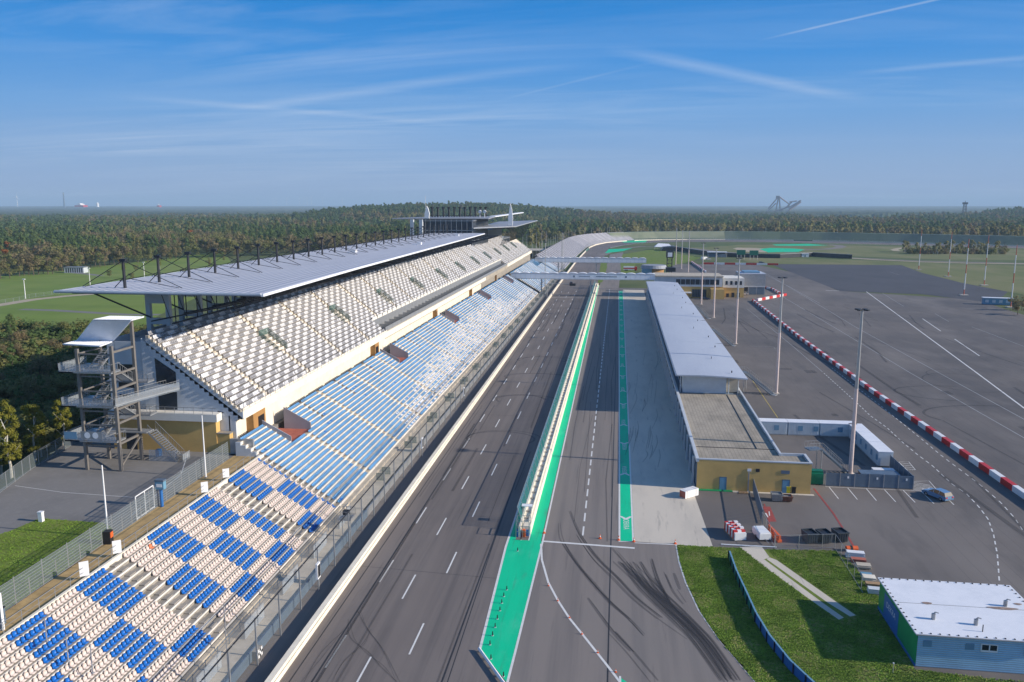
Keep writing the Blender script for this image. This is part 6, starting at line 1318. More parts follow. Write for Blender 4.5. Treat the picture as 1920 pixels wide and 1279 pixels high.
for x, y, w, h_, n_ in ((27, 428, 5, 4.5, 'x'),): MB().box(x-29.6, x+w-29.6, -13, -9, 10.9, 13.0).build('roof_deck', 'steel dark', t)
t = thing('truck', 'red and white truck standing in the grass beyond the nearer footbridge', 'truck', (*at(1181, 508), 0), R(0)); MB().box(-4.5, 3.0, -1.2, 1.2, .7, 3.2).build('box_body', 'white', t); MB().box(3.1, 4.9, -1.2, 1.2, .5, 2.9).build('cab', 'red', t); MB().box(-4.5, 3.0, -1.24, -1.2, 1.4, 2.2).build('stripe', 'red', t); g = MB(); [g.bar((x, -1.2, .5), (x, 1.2, .5), .5, 10) for x in (-3.2, -2, 3.8)]; g.build('wheels', 'black', t)
t = thing('marquee', 'white peaked marquee on the infield grass', 'marquee', (*at(1243, 468), 0)); g = MB(); g.add([(-9, -6, 3), (9, -6, 3), (9, 6, 3), (-9, 6, 3), (-5, 0, 6.5), (6, 0, 6)], [(0, 1, 5, 4), (1, 2, 5), (2, 3, 4, 5), (3, 0, 4)]); g.build('canopy', 'roof white', t); g = MB(); [g.bar((x, y, 0), (x, y, 3), .12, 5) for x in (-8.8, 8.8) for y in (-5.8, 5.8)]; g.build('posts', 'steel', t)
t = thing('small_stand', 'small stand under a flat white roof by the kart track', 'stand', (*at(1344, 482), 0)); MB().box(-8.5, 8.5, -4, 4, 4.2, 4.7).build('roof', 'roof white', t); g = MB(); [g.bar((x, y, 0), (x, y, 4.2), .15, 5) for x in (-8, 0, 8) for y in (-3.5, 3.5)]; g.build('posts', 'steel', t); g = MB(); [g.box(-8, 8, -3+k*1.2, 3.5, 0, .5+.5*k) for k in range(5)]; g.build('steps', 'steel blue', t)
t = thing('van', 'white van beside the small white roofed stand', 'van', (*at(1320, 487), 0), R(30)); MB().box(-2.6, 2.6, -1, 1, .3, 2.4).build('body', 'white', t); MB().box(1.6, 2.65, -.9, .9, 1.3, 2.2).build('windscreen', 'glass', t); g = MB(); [g.bar((x, -1, .35), (x, 1, .35), .35, 8) for x in (-1.7, 1.7)]; g.build('wheels', 'black', t)
for i, q in enumerate([(1389, 487), (1413, 488)]):
    t = thing('billboard', f'square green billboard on legs in the infield, the {["left", "right"][i]} one of two', 'billboard', (*at(*q), 0)); MB().box(-3.6, 3.6, -.15, .15, 4.2, 8.2).build('panel', 'green', t); g = MB(); [g.bar((x, 0, 0), (x, 0, 4.2), .2, 5) for x in (-3, 0, 3)]; g.build('legs', 'steel', t)
t = thing('screen_wall', 'long dark infield barrier wall curving across behind the pavilion', 'wall', (0, 0, 0)); g = MB(); wp = [at(*p) for p in [c3(1050, 270), c3(1130, 290), c3(1300, 318), c3(1450, 335), c3(1600, 345), c3(1930, 352), c4(450, 478), c4(640, 490), c4(720, 494)]]; wall_along(g, wp, .6, 0, 3.4); g.build('wall', 'steel dark', t); g = MB(); wall_along(g, wp, .9, 3.4, 3.7); g.build('cap', 'steel', t)
t = thing('tunnel_portal', 'dark grass covered underpass roof in the infield left of the wall', 'underpass', (*at(1250, 470), 0)); g = MB(); g.extr_y([(-6, 0), (-4, 3.6), (4, 4.4), (8, 3.6), (12, 0)], -8, 10); g.build('roof', 'steel dark', t); MB().box(-3, 5, -8.1, -8.0, 0, 3).build('opening', 'black', t)
t = thing('equipment_hut', 'blue grey equipment hut with white roof edge beside the rightmost striped mast', 'hut', (*at(1843, 571), 0), R(-12)); MB().box(0, 12, 0, 3, .1, 3.0).build('body', 'door blue', t); MB().box(-.2, 12.2, -.2, 3.2, 3.0, 3.25).build('roof', 'roof white', t); g = MB(); [g.box(.8+2.8*k, 2.2+2.8*k, -.06, 0, 1.0, 2.3) for k in range(4)]; g.build('shutters', 'blue white', t)
t = thing('marshal_hut', 'tiny white marshal hut on the infield verge', 'hut', (*at(1509, 482), 0)); MB().box(-3, 3, -1.5, 1.5, 0, 2.8).build('body', 'white', t); MB().box(-3.3, 3.3, -1.8, 1.8, 2.8, 3.1).build('roof', 'roof white', t); MB().box(-.6, .6, -1.55, -1.5, 0, 2.1).build('door', 'steel', t)
# ---- stands and banks round the far bend
FO = [p for p in OUT if p[1] >= 490 and p[0] < 40]; FO = [(-31.0, 562)]+[p for p in FO if p[1] > 570]
t = thing('bend_grandstand', 'empty pale grey terraced grandstand curving round the far bend', 'grandstand', (0, 0, 0))
g = MB(); rows_ = []
for k in range(16): a = offs(FO, 6+k*1.15); rows_ += [[(*p, .9+k*.62) for p in a], [(*p, .9+(k+1)*.62) for p in a]]
loft(g, rows_[::-1]); a = offs(FO, 6+16*1.15); b_ = offs(FO, 30); loft(g, [[(*p, -.1) for p in b_], [(*p, 10.8) for p in a]]); a0 = offs(FO, 4.5); loft(g, [[(*p, .9) for p in offs(FO, 6)], [(*p, .9) for p in a0], [(*p, 0) for p in a0]]); g.build('terrace', 'stand grey', t)
g = MB()
for (x, y), rz in resample(offs(FO, 6.2), 14): 
    c, s = math.cos(rz+math.pi/2), math.sin(rz+math.pi/2); g.bar((x, y, 1.2), (x+c*18, y+s*18, 1.2+9.9), .3, 4)
g.build('aisle_rails', 'steel', t)
BO = [p for p in OUT if p[0] >= 8]; 
t = thing('spectator_bank', 'long grassy grey green spectator bank behind the far side of the oval', 'bank', (0, 0, 0)); M['bank'] = layered('bank turf behind netting', (.12, .16, .10), [((.05, .09, .09), .006, (1, 1, 1), .45, .6, .9), ((.24, .26, .18), .02, (1, .2, 1), .5, .7, .5)], .9)
ob = [offs(BO, d_) for d_ in (5, 9, 22, 30, 48)]; zb_ = (.2, 2.2, 10.5, 10.8, -.3); g = MB(); loft(g, [[(*p, z) for p in a] for a, z in zip(ob, zb_)][::-1]); g.build('slope', 'bank', t)
M['bank pale'] = layered('dry bank turf', (.24, .26, .17), [((.17, .2, .13), .02, (1, 1, 1), .45, .6, .9), ((.3, .29, .2), .05, (1, .2, 1), .5, .7, .5)], .9)
NB = [i for i, p in enumerate(BO) if p[0] <= 150]; g = MB(); loft(g, [[(*p, z+.06) for p in a[:len(NB)]] for a, z in zip(ob[1:3], zb_[1:3])][::-1]); g.build('dry_slope', 'bank pale', t)
pmf = MB().bar((0, 0, 0), (0, 0, 9), .14, 5, .1).mesh('lamp_post', 'steel')
for (x, y), rz in resample(offs(FO, 26), 24): link('lamp_post', pmf, bpy.data.objects['bend_grandstand'], (x, y, 9.0))
for (x, y), rz in resample(ob[2], 30)[:60]: link('fence_post', pmf, t, (x, y, 8.5))
t = thing('catch_fence', 'tall thin catch fence around the outside of the oval bend', 'fence', (0, 0, 0)); fo2 = offs(OUT, 2.2)[5:]
g = MB(); loft(g, [[(*p, 0) for p in fo2], [(*p, 4.6) for p in fo2]]); g.build('netting', 'net far', t); pf = MB().bar((0, 0, 0), (0, 0, 4.8), .1, 4).mesh('post', 'steel')
for (x, y), rz in resample(fo2, 16)[:100]: link('post', pf, t, (x, y, 0))
# row of slim lamp posts left of the bend stand
for i, q in enumerate([(1007, 470), (1014, 468), (1023, 466), (1031, 464), (1040, 462), (1048, 460)]):
    x, y = at(*q, 2); b = thing('street_lamp', 'slim grey lamp post in the row between scrub and bend stand', 'street lamp', (x-14, y, 0), 0, 'lamp posts behind the bend stand'); MB().bar((0, 0, 0), (0, 0, 17), .2, 5, .12).build('post', 'steel', b); MB().box(-.3, .9, -.2, .2, 16.9, 17.2).build('lamp_head', 'steel', b)
# ---- control tower with two upper roofs
t = thing('control_tower', 'glazed race control tower with two broad flat roofs beyond the main stand', 'control tower', (0, 0, 0))
zA = 39.3
ra = [(-103.5, 372, zA), (-60.5, 392, zA+.2), (-62.5, 450, zA+.3), (-62, 520, zA+1.0), (-95, 470, zA+.3)]
g = MB(); g.slab([(*at(735, 409, 39.0), 39.0), (-62.5, 398, 39.0), (-65.5, 440, 39.3), (-95, 440, 39.3)], .5); ro = g.build('upper_roof', 'roof mid', t); g = MB(); g.slab([(*at(739, 408.6, 38.4), 38.48), (-62.9, 398.4, 38.48), (-65.8, 439.6, 38.7), (-94.6, 439.6, 38.7)], .7); g.build('soffit', 'steel dark', t)
g = MB(); g.slab([(-70, 440.2, 39.3), (-65.4, 440.2, 39.3), (*aty(982, 398, 480)[:1], 480, 41.2), (*[aty(977, 397, 482)[0]], 482, 41.3)], .4); g.build('roof_wing', 'roof white', t)
zB = 34.6; g = MB(); g.slab([(*at(888, 427, zB), zB), (*at(967, 424, zB), zB), (*at(1008, 413, zB), zB), (*at(935, 415.5, zB), zB)], .5); g.build('lower_roof', 'roof mid', t); g = MB(); g.slab([(*at(889, 427, zB-.5), zB-.52), (*at(966.5, 424, zB-.5), zB-.52), (*at(1005, 413.4, zB-.5), zB-.52), (*at(936, 415.8, zB-.5), zB-.52)], .6); g.build('soffit', 'steel dark', t)
g = MB(); g.box(-95, -69, 388, 436, 24, 38.3); g.build('glazed_body', 'glass', t)
g = MB()
for x in np.arange(-95, -68.9, 2.6): g.box(x-.12, x+.12, 387.7, 388, 24, 38.3)
for y in np.arange(388, 437, 3): g.box(-69, -68.7, y-.12, y+.12, 24, 38.3)
for z in (28, 33, 37.6): g.box(-95, -68.6, 387.6, 387.9, z, z+.3); g.box(-68.95, -68.55, 388, 436, z, z+.3)
g.build('mullions', 'steel', t)
for x0 in (-99, -94.5): MB().box(x0, x0+1.6, 384, 386, 20, 38.4).build('pillar', 'blue white', t)
MB().box(-84, -73, 438, 520, 22, 31).build('rear_block', 'steel brown', t)
g = MB()
for k in range(26): y = 402+k*5.6; x = -57.5-(k*.15); g.bar((x, y, 25), (x+4.5, y, 33.9), .14, 4); g.bar((x-8, y, 33.8), (x+5, y, 33.8), .14, 4)
g.build('roof_struts', 'steel dark', t)
mk = MB(); mk.bar((0, 0, 0), (0, 0, 5.2), .5, 6); mk.obox((0, 0, 4.4), (1.6, .5, .6)); mk.bar((0, 0, 1.2), (-2, 0, 0), .15, 4); mk.bar((0, 0, 1.2), (2, 0, 0), .15, 4); mkm = mk.mesh('mast', 'steel dark')
for k in range(11): link('mast', mkm, t, (-92+k*2.25, 402+k*3, 39.3))
MB().bar((-93, 392, 39.2), (-93, 392, 50.0), .07, 5).build('aerial', 'white', t)
g = MB()
for dx_ in (0, 2.4): g.bar((-68+dx_, 405, 39.2), (-68+dx_, 405, 41.5), .15, 6); g.bar((-68+dx_, 404.6, 42), (-68+dx_, 405.2, 42.2), .8, 10)
g.build('dish', 'white', t)
def fin(x, y, z0, z1, w, label):
    b = thing('white_fin', label, 'fin sculpture', (x, y, z0)); pr = [(-w*.4, 0), (w*.4, 0), (w*.5, (z1-z0)*.35), (w*.3, (z1-z0)*.75), (0, z1-z0), (-w*.15, (z1-z0)*.75), (-w*.42, (z1-z0)*.35)]; MB().extr_y(pr, -.5, .5).build('blade', 'white board', b); MB().box(-w*.5, w*.5, -.8, .8, -.5, 0).build('base', 'steel', b)
fin(-54.4, 420, 34.8, 46.2, 2.7, 'tall white pointed fin between the two control tower roofs, the right one')
fin(-91.0, 386, 39.1, 45.0, 2.6, 'smaller white pointed fin at the left end of the upper control tower roof')
# orange roofed building behind the stand
t = thing('service_building', 'low building with pale orange roof behind scrub beyond the main stand', 'building', (-95, 700, 0)); MB().box(0, 34, 0, 30, 0, 6).build('wall', 'orange wall', t); MB().box(-1, 35, -1, 31, 6, 6.6).build('roof', 'stand light', t); g = MB(); [g.box(2+4*k, 4+4*k, -.1, 0, 1, 3.5) for k in range(8)]; g.build('window', 'glass', t)
# left field things
t = thing('shed', 'low grey slatted shed with white gable at the forest edge', 'shed', (*at(121, 512), 0), R(8)); MB().box(0, 13, 0, 6, 0, 3.6).build('wall', 'blue white', t); MB().box(-.3, 13.3, -.3, 6.3, 3.6, 4.0).build('roof', 'steel', t); g = MB(); [g.box(1+1.5*k, 1.7+1.5*k, -.08, 0, .3, 3.3) for k in range(8)]; g.build('slats', 'steel dark', t)
for i, (q, l) in enumerate([((48, 560), 'white lamp post standing in the left field by the dirt track'), ((169, 534), 'white lamp post just left of the stand roof tip'), ((271, 520), 'white lamp post beyond the second roof mast')]):
    b = thing('street_lamp', l, 'street lamp', (*at(*q), 0)); MB().bar((0, 0, 0), (0, 0, 9.5), .22, 6, .14).build('post', 'white', b); MB().box(-.7, .7, -.3, .3, 9.4, 9.75).build('lamp_head', 'white', b)
fence('field_fence', 'low pale fence along the dirt track in the left field', [at(*p) for p in [(-20, 573), (30, 565), (60, 558), (120, 550), (160, 546), (215, 538)]], 1.8, 0, 5, 'net light', 'steel', .07)
# ---- skyline things
t = thing('overburden_bridge', 'huge rusty lattice mining conveyor bridge on the horizon', 'mining conveyor', (aty(1465, 400, 4550)[0], 4550, -1.5), R(-8)); g = MB()
M['rust far'] = mat('rusted steelwork', (.48, .34, .30), .8, var=.15, scale=.05)
S_ = 4550/1500.
def xz(a, b_): return ((a-1465)*S_, 0, (402-b_)*S_)
segs = [((1438, 400), (1455, 382)), ((1455, 398), (1459, 370)), ((1463, 398), (1460, 370)), ((1459, 370), (1478, 384)), ((1440, 400), (1480, 388)), ((1480, 388), (1497, 377)), ((1475, 396), (1497, 379)), ((1462, 396), (1478, 386)), ((1459, 370), (1442, 392)), ((1455, 398), (1476, 396)), ((1470, 392), (1482, 380)), ((1478, 380), (1490, 378))]
for a, b_ in segs: g.bar(xz(*a), xz(*b_), 3.4, 5); p, q = xz(*a), xz(*b_); g.bar((p[0], 30, p[2]), (q[0], 30, q[2]), 2.5, 5)
g.build('lattice', 'rust far', t); g = MB(); p, q = xz(1478, 393), xz(1496, 379); g.bar(p, q, 8, 6); g.box(xz(1456, 0)[0]-4, xz(1456, 0)[0]+14, -6, 36, xz(0, 374)[2], xz(0, 369)[2]); g.build('cabin', 'rust far', t)
t = thing('lookout_tower', 'thin lookout tower on the wooded hill at the right', 'tower', (*at(1809, 396, 38), 20)); 
d_ = 1.0; x, y = 1780., 1500./( (1809-1154)*1.0 )*0+2700.; x = aty(1809, 390, y)[0]; t.location = (x, y, float(hgt(x, y))); zt = aty(1809, 377, y)[1]-t.location.z
g = MB(); [g.bar((a, b_, 0), (a*.6, b_*.6, zt-6), 1.0, 5) for a in (-5, 5) for b_ in (-5, 5)]; [g.box(-5+k*.4, 5-k*.4, -5+k*.4, 5-k*.4, 8+k*9, 9+k*9) for k in range(4)]; g.build('frame', 'steel dark', t); MB().box(-6, 6, -6, 6, zt-10, zt-4).build('cabin', 'steel dark', t); MB().bar((0, 0, zt-4), (0, 0, zt+1), .6, 4).build('mast', 'steel dark', t)
def turbine(px_, pt, pb, y, label):
    x = aty(px_, pb, y)[0]; z0 = aty(px_, pb, y)[1]; z1 = aty(px_, pt, y)[1]; hh = (z1-z0); t = thing('wind_turbine', label, 'wind turbine', (x, y, z0-8), 0, 'wind turbines on the horizon'); MB().bar((0, 0, 0), (0, 0, hh*.68+8), hh*.022, 6, hh*.014).build('tower', 'white', t); g = MB(); z = hh*.68+8
    a0 = random.uniform(0, 120)
    for k in range(3): a = R(a0+120*k); g.bar((0, -3, z), (math.cos(a)*hh*.33, -3, z+math.sin(a)*hh*.33), hh*.014, 4, hh*.004)
    g.build('rotor', 'white', t); MB().box(-3, 3, -5, 6, z-3, z+3).build('nacelle', 'white', t)
turbine(33, 361, 386, 7000, 'white wind turbine standing alone at the far left of the horizon')
for i, q in enumerate([484, 512, 518, 538, 562, 570, 576, 584, 605, 642]): turbine(q, 366+random.randint(-2, 2), 383, 13000, 'small white wind turbine in the loose cluster on the horizon left of the wooded hill')
y = 6500; x = aty(121, 387, y)[0]; z = aty(121, 387, y)[1]; t = thing('chimney', 'tall thin dark chimney on the left horizon', 'chimney', (x, y, z-10)); hh = aty(121, 361, y)[1]-z+10; MB().bar((0, 0, 0), (0, 0, hh), 8, 8, 5).build('shaft', 'steel blue', t); MB().bar((0, 0, hh*.9), (0, 0, hh*.94), 7.5, 8).build('collar', 'steel', t)
x = aty(148, 386, y)[0]; t = thing('factory_hall', 'white factory hall with red base beside the chimney on the horizon', 'factory', (x, y, z-6)); MB().box(-42, 40, 0, 60, 0, 16).build('base', 'red', t); g = MB(); g.box(-20, 14, 2, 58, 16, 26); g.box(-8, 8, 4, 50, 26, 32); g.build('hall', 'white board', t)
x = aty(183, 386, y)[0]; t = thing('silo', 'white silo right of the factory hall on the horizon', 'silo', (x, y, z-6)); MB().bar((0, 0, 0), (0, 0, 32), 12, 12).build('shell', 'white board', t); MB().bar((0, 0, 32), (0, 0, 38), 12, 12, 4).build('dome', 'white board', t)
x = aty(296, 386, y)[0]; t = thing('factory_hall', 'tiny red and white building on the horizon above the stand roof', 'building', (x, y, z-6)); MB().box(-10, 14, 0, 30, 0, 14).build('hall', 'red', t); MB().box(-4, 4, 4, 12, 14, 26).build('stack', 'white board', t)
# ------------------------------------------------------------------ trees
def crown(n, rx, rz, z0, leaf, seed, pointy=0., lumps=9, inner_=.35, ls=1.):
    rg = np.random.default_rng(seed); g = MB(); L = []
    for _ in range(lumps):
        a = rg.uniform(0, 2*math.pi); v = rg.uniform(-.75, .9); r = math.sqrt(max(0, 1-v*v))*rg.uniform(.35, .75)
        if pointy: r *= (1-pointy*(v+.75)/1.7)
        L.append((r*math.cos(a)*rx, r*math.sin(a)*rx, z0+rz+v*rz, ls*rg.uniform(.32, .55)*(1-pointy*.5*(v+.75)/1.7)))
    for k in range(n):
        cx, cy, cz, s = L[rg.integers(len(L))]; d = rg.normal(size=3); d /= np.linalg.norm(d); rad = s*rx*(1-inner_*rg.random()); p = np.array([cx, cy, cz])+d*np.array([rad, rad, rad*.85])
        nrm = d+rg.normal(size=3)*.28+np.array([.12, 0, .45]); nrm /= np.linalg.norm(nrm); u = np.cross(nrm, rg.normal(size=3)); u /= np.linalg.norm(u); w = np.cross(nrm, u); l = leaf*rg.uniform(.6, 1.35)
        g.add([p+u*l, p-u*l*.5+w*l*.8, p-u*l*.6-w*l*.8], [(0, 1, 2)])
    return g
def trunk(h, r, seed, limbs=5):
    rg = np.random.default_rng(seed); g = MB(); p = Vector((0, 0, -.3)); 
    pts = [Vector((rg.uniform(-.15, .15)*k, rg.uniform(-.15, .15)*k, h*k/4)) for k in range(5)]; pts[0] = Vector((0, 0, -.4))
    for k in range(4): g.bar(pts[k], pts[k+1], r*(1-k*.21), 7, r*(1-(k+1)*.21))
    for k in range(limbs): a = rg.uniform(0, 6.28); b_ = pts[1].lerp(pts[4], rg.uniform(.1, .9)); L_ = h*rg.uniform(.13, .22); g.bar(b_, b_+Vector((math.cos(a)*L_, math.sin(a)*L_, L_*1.1)), r*.25, 5, r*.06)
    return g
KIND = {'pine': ('leaf pine', 'bark', dict(rx=2.6, rz=5.2, z0=3.5, pointy=.6, lumps=12)), 'oak': ('leaf brown', 'bark', dict(rx=4.2, rz=4.6, z0=2.5)), 'scrub': ('leaf olive', 'bark', dict(rx=4.6, rz=3.2, z0=-.6)), 'scrub2': ('leaf brown', 'bark', dict(rx=4.6, rz=3.2, z0=-.6)), 'olive': ('leaf olive', 'bark', dict(rx=4.0, rz=4.4, z0=2.2)), 'orange': ('leaf orange', 'bark', dict(rx=3.2, rz=5.0, z0=2.5)), 'birch': ('leaf yellow', 'birch bark', dict(rx=2.5, rz=4.9, z0=2.2, lumps=46, inner_=.9, ls=.62)), 'pale': ('leaf pale', 'birch bark', dict(rx=2.4, rz=4.6, z0=2.5, lumps=10))}
TREE = {}
def tree(kind, x, y, z, h, label, group=None, n=900, leaf=.42, v=0):
    key = (kind, n, v)
    if key not in TREE:
        lm, bm2, kw = KIND[kind]; TREE[key] = (crown(n, leaf=leaf, seed=len(TREE)+11, **kw).mesh('crown', lm), trunk(9.5, .26, len(TREE)+5).mesh('trunk', bm2))
    t = thing({'pine': 'pine_tree', 'birch': 'birch_tree', 'pale': 'birch_tree'}.get(kind, 'broadleaf_tree'), label, 'tree', (x, y, z), random.uniform(0, 6.28), group); s = h/13.; t.scale = (s*random.uniform(.9, 1.15),)*2+(s,)
    link('crown', TREE[key][0], t); link('trunk', TREE[key][1], t); return t
tree('birch', -82.6, 97.0, 7.2, 12.5, 'yellowing birch with a white trunk leaning beside the mesh fence, nearest of the birches', None, 7000, .15)
for i, (x, y, h) in enumerate([(-84.0, 103.5, 10.5), (-85.8, 107.0, 9.0), (-87.5, 101, 9.5), (-83.8, 109.5, 9.5)]): tree('birch', x, y, 7.0-(abs(x)-84)*.4, h, ['young yellow green birch directly behind the nearest one', 'small birch beside the lowest stair tower landing', 'yellow green birch left of the nearest white trunk', 'birch touching the lowest stair tower landing'][i], 'birches by the fence', 5000, .17, i % 2)
for i in range(230):
    x = random.uniform(-200, -89); y = random.uniform(75, 240)
    k = random.choice(['olive', 'oak', 'pine']); tree(k, x, y, 0 if x < -104 else 2, random.uniform(7, 11), {'olive': 'dark broadleaf tree in the shaded belt of trees left of the stair tower', 'oak': 'brownish broadleaf tree in the shaded belt of trees left of the stair tower', 'pine': 'dark pine in the shaded belt of trees left of the stair tower'}[k], 'trees in the shade of the main stand', 1800, .26, i % 2)
for i, (q, k) in enumerate([((205, 520), 'olive'), ((232, 512), 'birch'), ((255, 508), 'olive'), ((300, 505), 'birch'), ((345, 520), 'olive'), ((250, 530), 'olive'), ((320, 488), 'olive'), ((392, 500), 'oak'), ((420, 490), 'olive')]):
    tree(k, *at(*q), 0, random.uniform(6, 9), ['olive bush tree behind the first roof mast', 'yellow birch between the first two roof masts', 'olive bush tree left of the second roof mast', 'yellow birch behind the second roof mast', 'olive bush tree behind the third roof mast', 'low olive bush behind the roof edge', 'olive tree at the bend of the dirt path', 'brown tree behind the fourth roof mast', 'olive tree behind the fifth roof mast'][i], None, 700, .42, 0)
# forest edge, individually
lefte = [(-388.9, 465.05), (-386.4, 516.7), (-383.4, 568.4), (-378, 630), (-402, 827)]
cnt = 0
for i, a in enumerate(np.linspace(-70, 330, 46)):
    yy = 523-(a-0)*.118+random.uniform(-5, 2); x, y = at(a, yy); k = random.choice(['oak', 'oak', 'oak', 'olive', 'olive']) if a not in () else 'oak'
    tree(k, x, y, 0, random.uniform(12, 17), {'oak': 'brown autumn broadleaf tree on the forest edge beyond the left field', 'olive': 'olive broadleaf tree on the forest edge beyond the left field'}[k], 'forest edge trees beyond the field', 700, .42, i % 3)
for q, h, l in [((12, 488), 15, 'orange autumn tree near the left picture edge in the forest'), ((16, 470), 16, 'taller orange autumn tree in the pines at the far left'), ((127, 462), 16, 'orange autumn tree in the pines right of the shed'), ((148, 440), 15, 'small orange brown tree high up among the pines'), ((318, 452), 17, 'orange autumn tree between second and third roof mast'), ((334, 448), 14, 'small orange tree in the forest above the second roof mast'), ((358, 450), 21, 'large orange red autumn tree above the third roof mast'), ((490, 462), 9, 'little orange tree on the green clearing behind the roof')]:
    x, y = at(q[0], q[1]+16); tree('orange', x, y, float(hgt(x, y)), h, l, None, 700, .42, 0)
for i in range(70):
    a = 1695+i*2.75; x, y = at(a, 474+random.uniform(-3, 3)); k = random.choice(['scrub', 'pale', 'scrub2']); tree(k, x, y, 0, random.uniform(9, 13), {'scrub': 'green scrub tree in the thicket inside the oval', 'pale': 'pale yellow birch in the thicket inside the oval', 'scrub2': 'brown scrub tree in the thicket inside the oval'}[k], 'thicket inside the oval', 260, .75, 0)
for i, q in enumerate([(1010, 462), (1016, 455), (1003, 452), (1022, 450), (1030, 446), (996, 447), (1012, 444), (1040, 441), (1055, 438), (1020, 440)]):
    x, y = at(q[0], q[1]+4); tree(random.choice(['birch', 'olive', 'oak']), x, y, 0, random.uniform(8, 12), 'autumn scrub tree between the main stand and the bend stand', 'scrub beyond the main stand', 220, .8, 1)
for i, q in enumerate([(1898, 582), (1908, 590), (1916, 582), (1922, 592)]): tree('oak', *at(*q), 0, 7, 'brownish bush at the right edge beside the rightmost striped mast', 'bushes at the right edge', 700, .42, 0)
# the forest as a mass
PR = [(crown(260, leaf=.58, seed=1, **KIND['pine'][2]), ['leaf pine', 'leaf olive', 'leaf orange', 'leaf brown', 'leaf pale']), (crown(260, leaf=.62, seed=2, **KIND['oak'][2]), ['leaf brown', 'leaf olive', 'leaf orange', 'leaf pine', 'leaf pale']),
      (crown(110, leaf=1.3, seed=3, rx=4, rz=4.5, z0=2, lumps=12), ['leaf pine', 'leaf olive', 'leaf brown', 'leaf pale', 'leaf orange']), (crown(110, leaf=1.3, seed=4, rx=3.2, rz=6, z0=1, lumps=10, pointy=.5), ['leaf pine', 'leaf olive', 'leaf brown', 'leaf pale', 'leaf orange'])]
OUTS = [p for p, r in resample(OUT, 25) if p[1] > 450]
X = []
def frand(): return float(RNG.random())
ys0 = []
a_ang = -math.radians(42); 
def add_region(n, r0, r1, a0, a1, cond, near, mix_, size):
    k = 0
    while k < n:
        r = math.sqrt(r0*r0+(r1*r1-r0*r0)*frand()); a = math.radians(a0+(a1-a0)*frand()); x, y = r*math.sin(a), r*math.cos(a); k += 1
        if not cond(x, y): continue
        if x > -110 and x < 700 and y < 1250 and min((x-p[0])**2+(y-p[1])**2 for p in OUTS) < 54**2: continue
        patch = math.sin(x/83+1)+math.sin(y/71+x/140); mi = mix_(x, y, patch); pi = (mi[0] if near else mi[0]+2); s = size*(.62+.72*frand()**1.4)
        X.append((x, y, float(hgt(x, y))-.3, frand()*6.28, s, s*(.85+.35*frand()), pi, mi[1]))
def left_cond(x, y): return x < -105 and y > np.interp(x, [-800, -389, -378, -250, -100], [480, 500, 640, 740, 760])
def mixL(x, y, p):
    d = y-np.interp(x, [-800, -389, -378, -250, -100], [480, 500, 640, 740, 760]); r = frand()
    if d < 70 or x > -300 and d < 140: return (1, 0 if r < .6 else 1) if r < .993 else (1, 2)
    if r < .003: return (1, 2)
    if p > 1.1: return (1, 0 if r < .5 else 1)
    return (0, 0 if r < .85 else 1)
add_region(5600, 470, 1100, -48, -3, left_cond, True, mixL, 1.12)
def bank_y(x): return np.interp(x, [-100, -40, 8, 62, 147, 263, 380, 470, 640, 900, 2000], [640, 900, 1085, 1140, 1160, 1125, 1065, 1010, 890, 670, 500])
def far_cond(x, y): return (left_cond(x, y) if x < -105 else y > bank_y(x)) and not (math.sin(x/300+y/500)+math.sin(x/170-y/240+2) > 1.45 and y > 1500)
def mixF(x, y, p):
    r = frand()
    q_ = math.sin(x/230+y/310)+math.sin(x/120-y/190+1)
    if x > -105 and y < bank_y(x)+70: return (1 if r < .5 else 0, 3 if r < .55 else 2)
    if p > .9: return (0, 2 if r < .5 else 1)
    if p < -1.3: return (0, 3 if r < .35 else 1)
    if x < -105 and y < 1500 and -.62 < x/y < -.40 and r < .6: return (1, 0 if r < .4 else 1)
    if x > -105 and y < bank_y(x)+150: return (1, 3 if r < .4 else 1)
    if q_ > (1.6 if x < -300 else .9): return (0 if r < .3 else 1, 2 if r < .6 else (1 if r < .9 else 3))
    return (0 if r < .7 else 1, 0 if r < .9 else 1)
add_region(26000, 1050, 2900, -48, 42, far_cond, False, mixF, 1.25)
add_region(2600, 560, 1300, -6, 46, lambda x, y: x > -105 and y > bank_y(x), False, mixF, 1.25)
for k in range(1700):
    x = -205+118*frand(); y = 60+190*frand(); s = .3+.35*frand(); X.append((x, y, -.3 if x < -103 else (x+103)*.43, frand()*6.28, s*1.3, s, 1, 1 if frand() < .6 else 3))
def hillc(x, y): return float(hgt(x, y)) > 14 and y < 3200
add_region(9000, 1700, 3100, -22, -1, hillc, False, lambda x, y, p: (1 if frand() < .5 else 0, 0 if frand() < .9 else 1), 1.25)
add_region(7000, 2300, 3600, 19, 38, lambda x, y: float(hgt(x, y)) > 12, False, lambda x, y, p: (1 if frand() < .5 else 0, 0 if frand() < .9 else 1), 1.4)
o = scatter('forest', PR, X); tag(o, 'mixed pine and autumn broadleaf forest stretching behind the race track', 'forest', None, 'stuff')
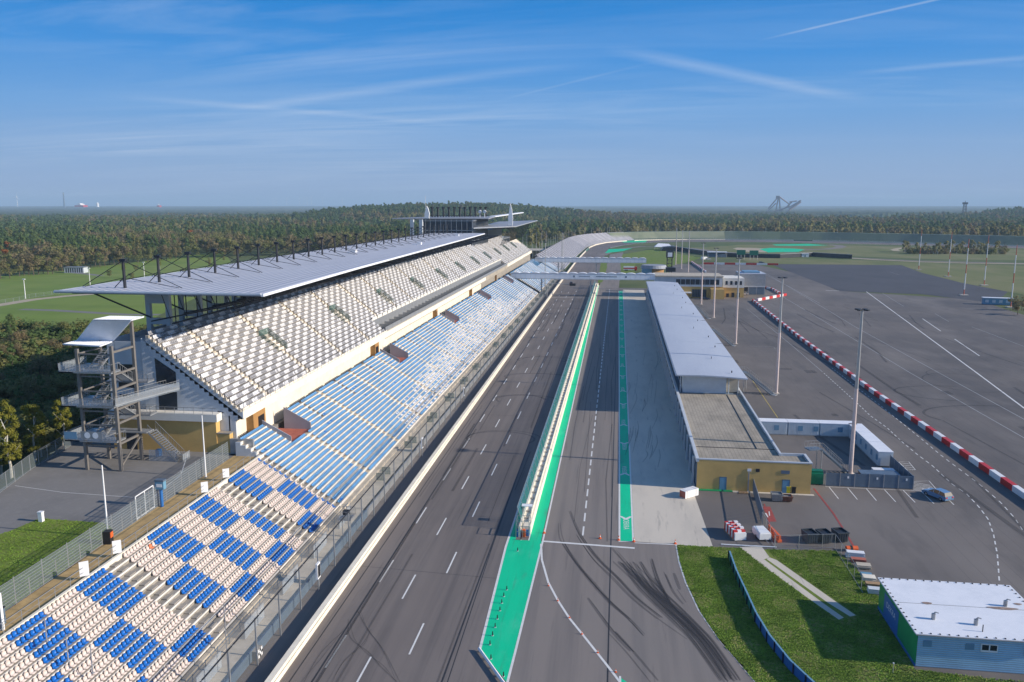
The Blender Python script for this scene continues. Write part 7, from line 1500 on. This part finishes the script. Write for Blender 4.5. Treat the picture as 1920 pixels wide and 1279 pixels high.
# grass tufts on the near lawns
def inpoly(x, y, P):
    c_ = False; j = len(P)-1
    for i in range(len(P)):
        if (P[i][1] > y) != (P[j][1] > y) and x < (P[j][0]-P[i][0])*(y-P[i][1])/(P[j][1]-P[i][1])+P[i][0]: c_ = not c_
        j = i
    return c_
tuft = MB()
for k in range(5):
    a_ = 1.256*k; cx_, sy_ = math.cos(a_), math.sin(a_); tuft.add([(cx_*.03-sy_*.035, sy_*.03+cx_*.035, 0), (cx_*.03+sy_*.035, sy_*.03-cx_*.035, 0), (cx_*.12, sy_*.12, .1)], [(0, 1, 2)])
M['tuft a'] = mat('grass blades', (.19, .30, .035), .9, var=.3, scale=.4); M['tuft b'] = mat('dry grass blades', (.33, .33, .11), .9, var=.2, scale=.4); M['tuft c'] = mat('dark grass blades', (.11, .19, .02), .9, var=.2, scale=.4)
isl = [at(*p) for p in [(1268.5, 1022), (1450, 1031), (1568, 1033), (1600, 1060), (1648, 1120), (1655, 1145), (1716, 1256), (1960, 1283), (1990, 1340), (1480, 1340), (1418, 1281), (1386, 1243.5), (1349, 1200.5), (1312, 1146), (1287, 1092.5), (1275, 1055)]]
trk = [[at(*p) for p in [(1384, 1024), (1430, 1023), (1458, 1049), (1610, 1155), (1594, 1158), (1573, 1164), (1527, 1132)]]]
TX = []
x0_, x1_ = min(p[0] for p in isl), max(p[0] for p in isl); y0_, y1_ = min(p[1] for p in isl), max(p[1] for p in isl)
for k in range(60000):
    x, y = x0_+(x1_-x0_)*frand(), y0_+(y1_-y0_)*frand()
    if not inpoly(x, y, isl) or inpoly(x, y, trk[0]): continue
    s = .5+1.0*frand(); pn = math.sin(x*1.3+y*.5)+math.sin(y*1.1-x*.7); TX.append((x, y, .018, frand()*6.28, s, s*.8, 0, 0 if frand() < .6 else (1 if pn > .3 else 2)))
law = [(-54.4, 30), (-54.5, 61), (-55.05, 79), at(205, 985, ZC), at(190, 980, ZC), at(75, 972, ZC), at(20, 995, ZC), (-74.5, 62), (-83, 20)]
for k in range(26000):
    x, y = -78+24*frand(), 30+60*frand()
    if inpoly(x, y, law): s = .5+.9*frand(); TX.append((x, y, ZC, frand()*6.28, s, s*.8, 0, 0 if frand() < .7 else 2))
o = scatter('grass', [(tuft, ['tuft a', 'tuft b', 'tuft c'])], TX); tag(o, 'short rough grass growing on the lawns beside the track', 'grass', None, 'stuff')
# ------------------------------------------------------------------ haze
hm = bpy.data.materials.new('haze air'); hm.use_nodes = True; n = hm.node_tree.nodes; n.clear(); pv = n.new('ShaderNodeVolumePrincipled'); pv.inputs['Color'].default_value = (.56, .79, 1, 1); pv.inputs['Density'].default_value = HAZE; pv.inputs['Anisotropy'].default_value = .0
mo = n.new('ShaderNodeOutputMaterial'); hm.node_tree.links.new(pv.outputs[0], mo.inputs['Volume']); M['haze'] = hm
g = MB(); g.box(-27000, 27000, -700, 38000, -60, 240); o = g.build('haze', 'haze'); tag(o, 'thin blue haze hanging over the far plain', 'haze', None, 'stuff')
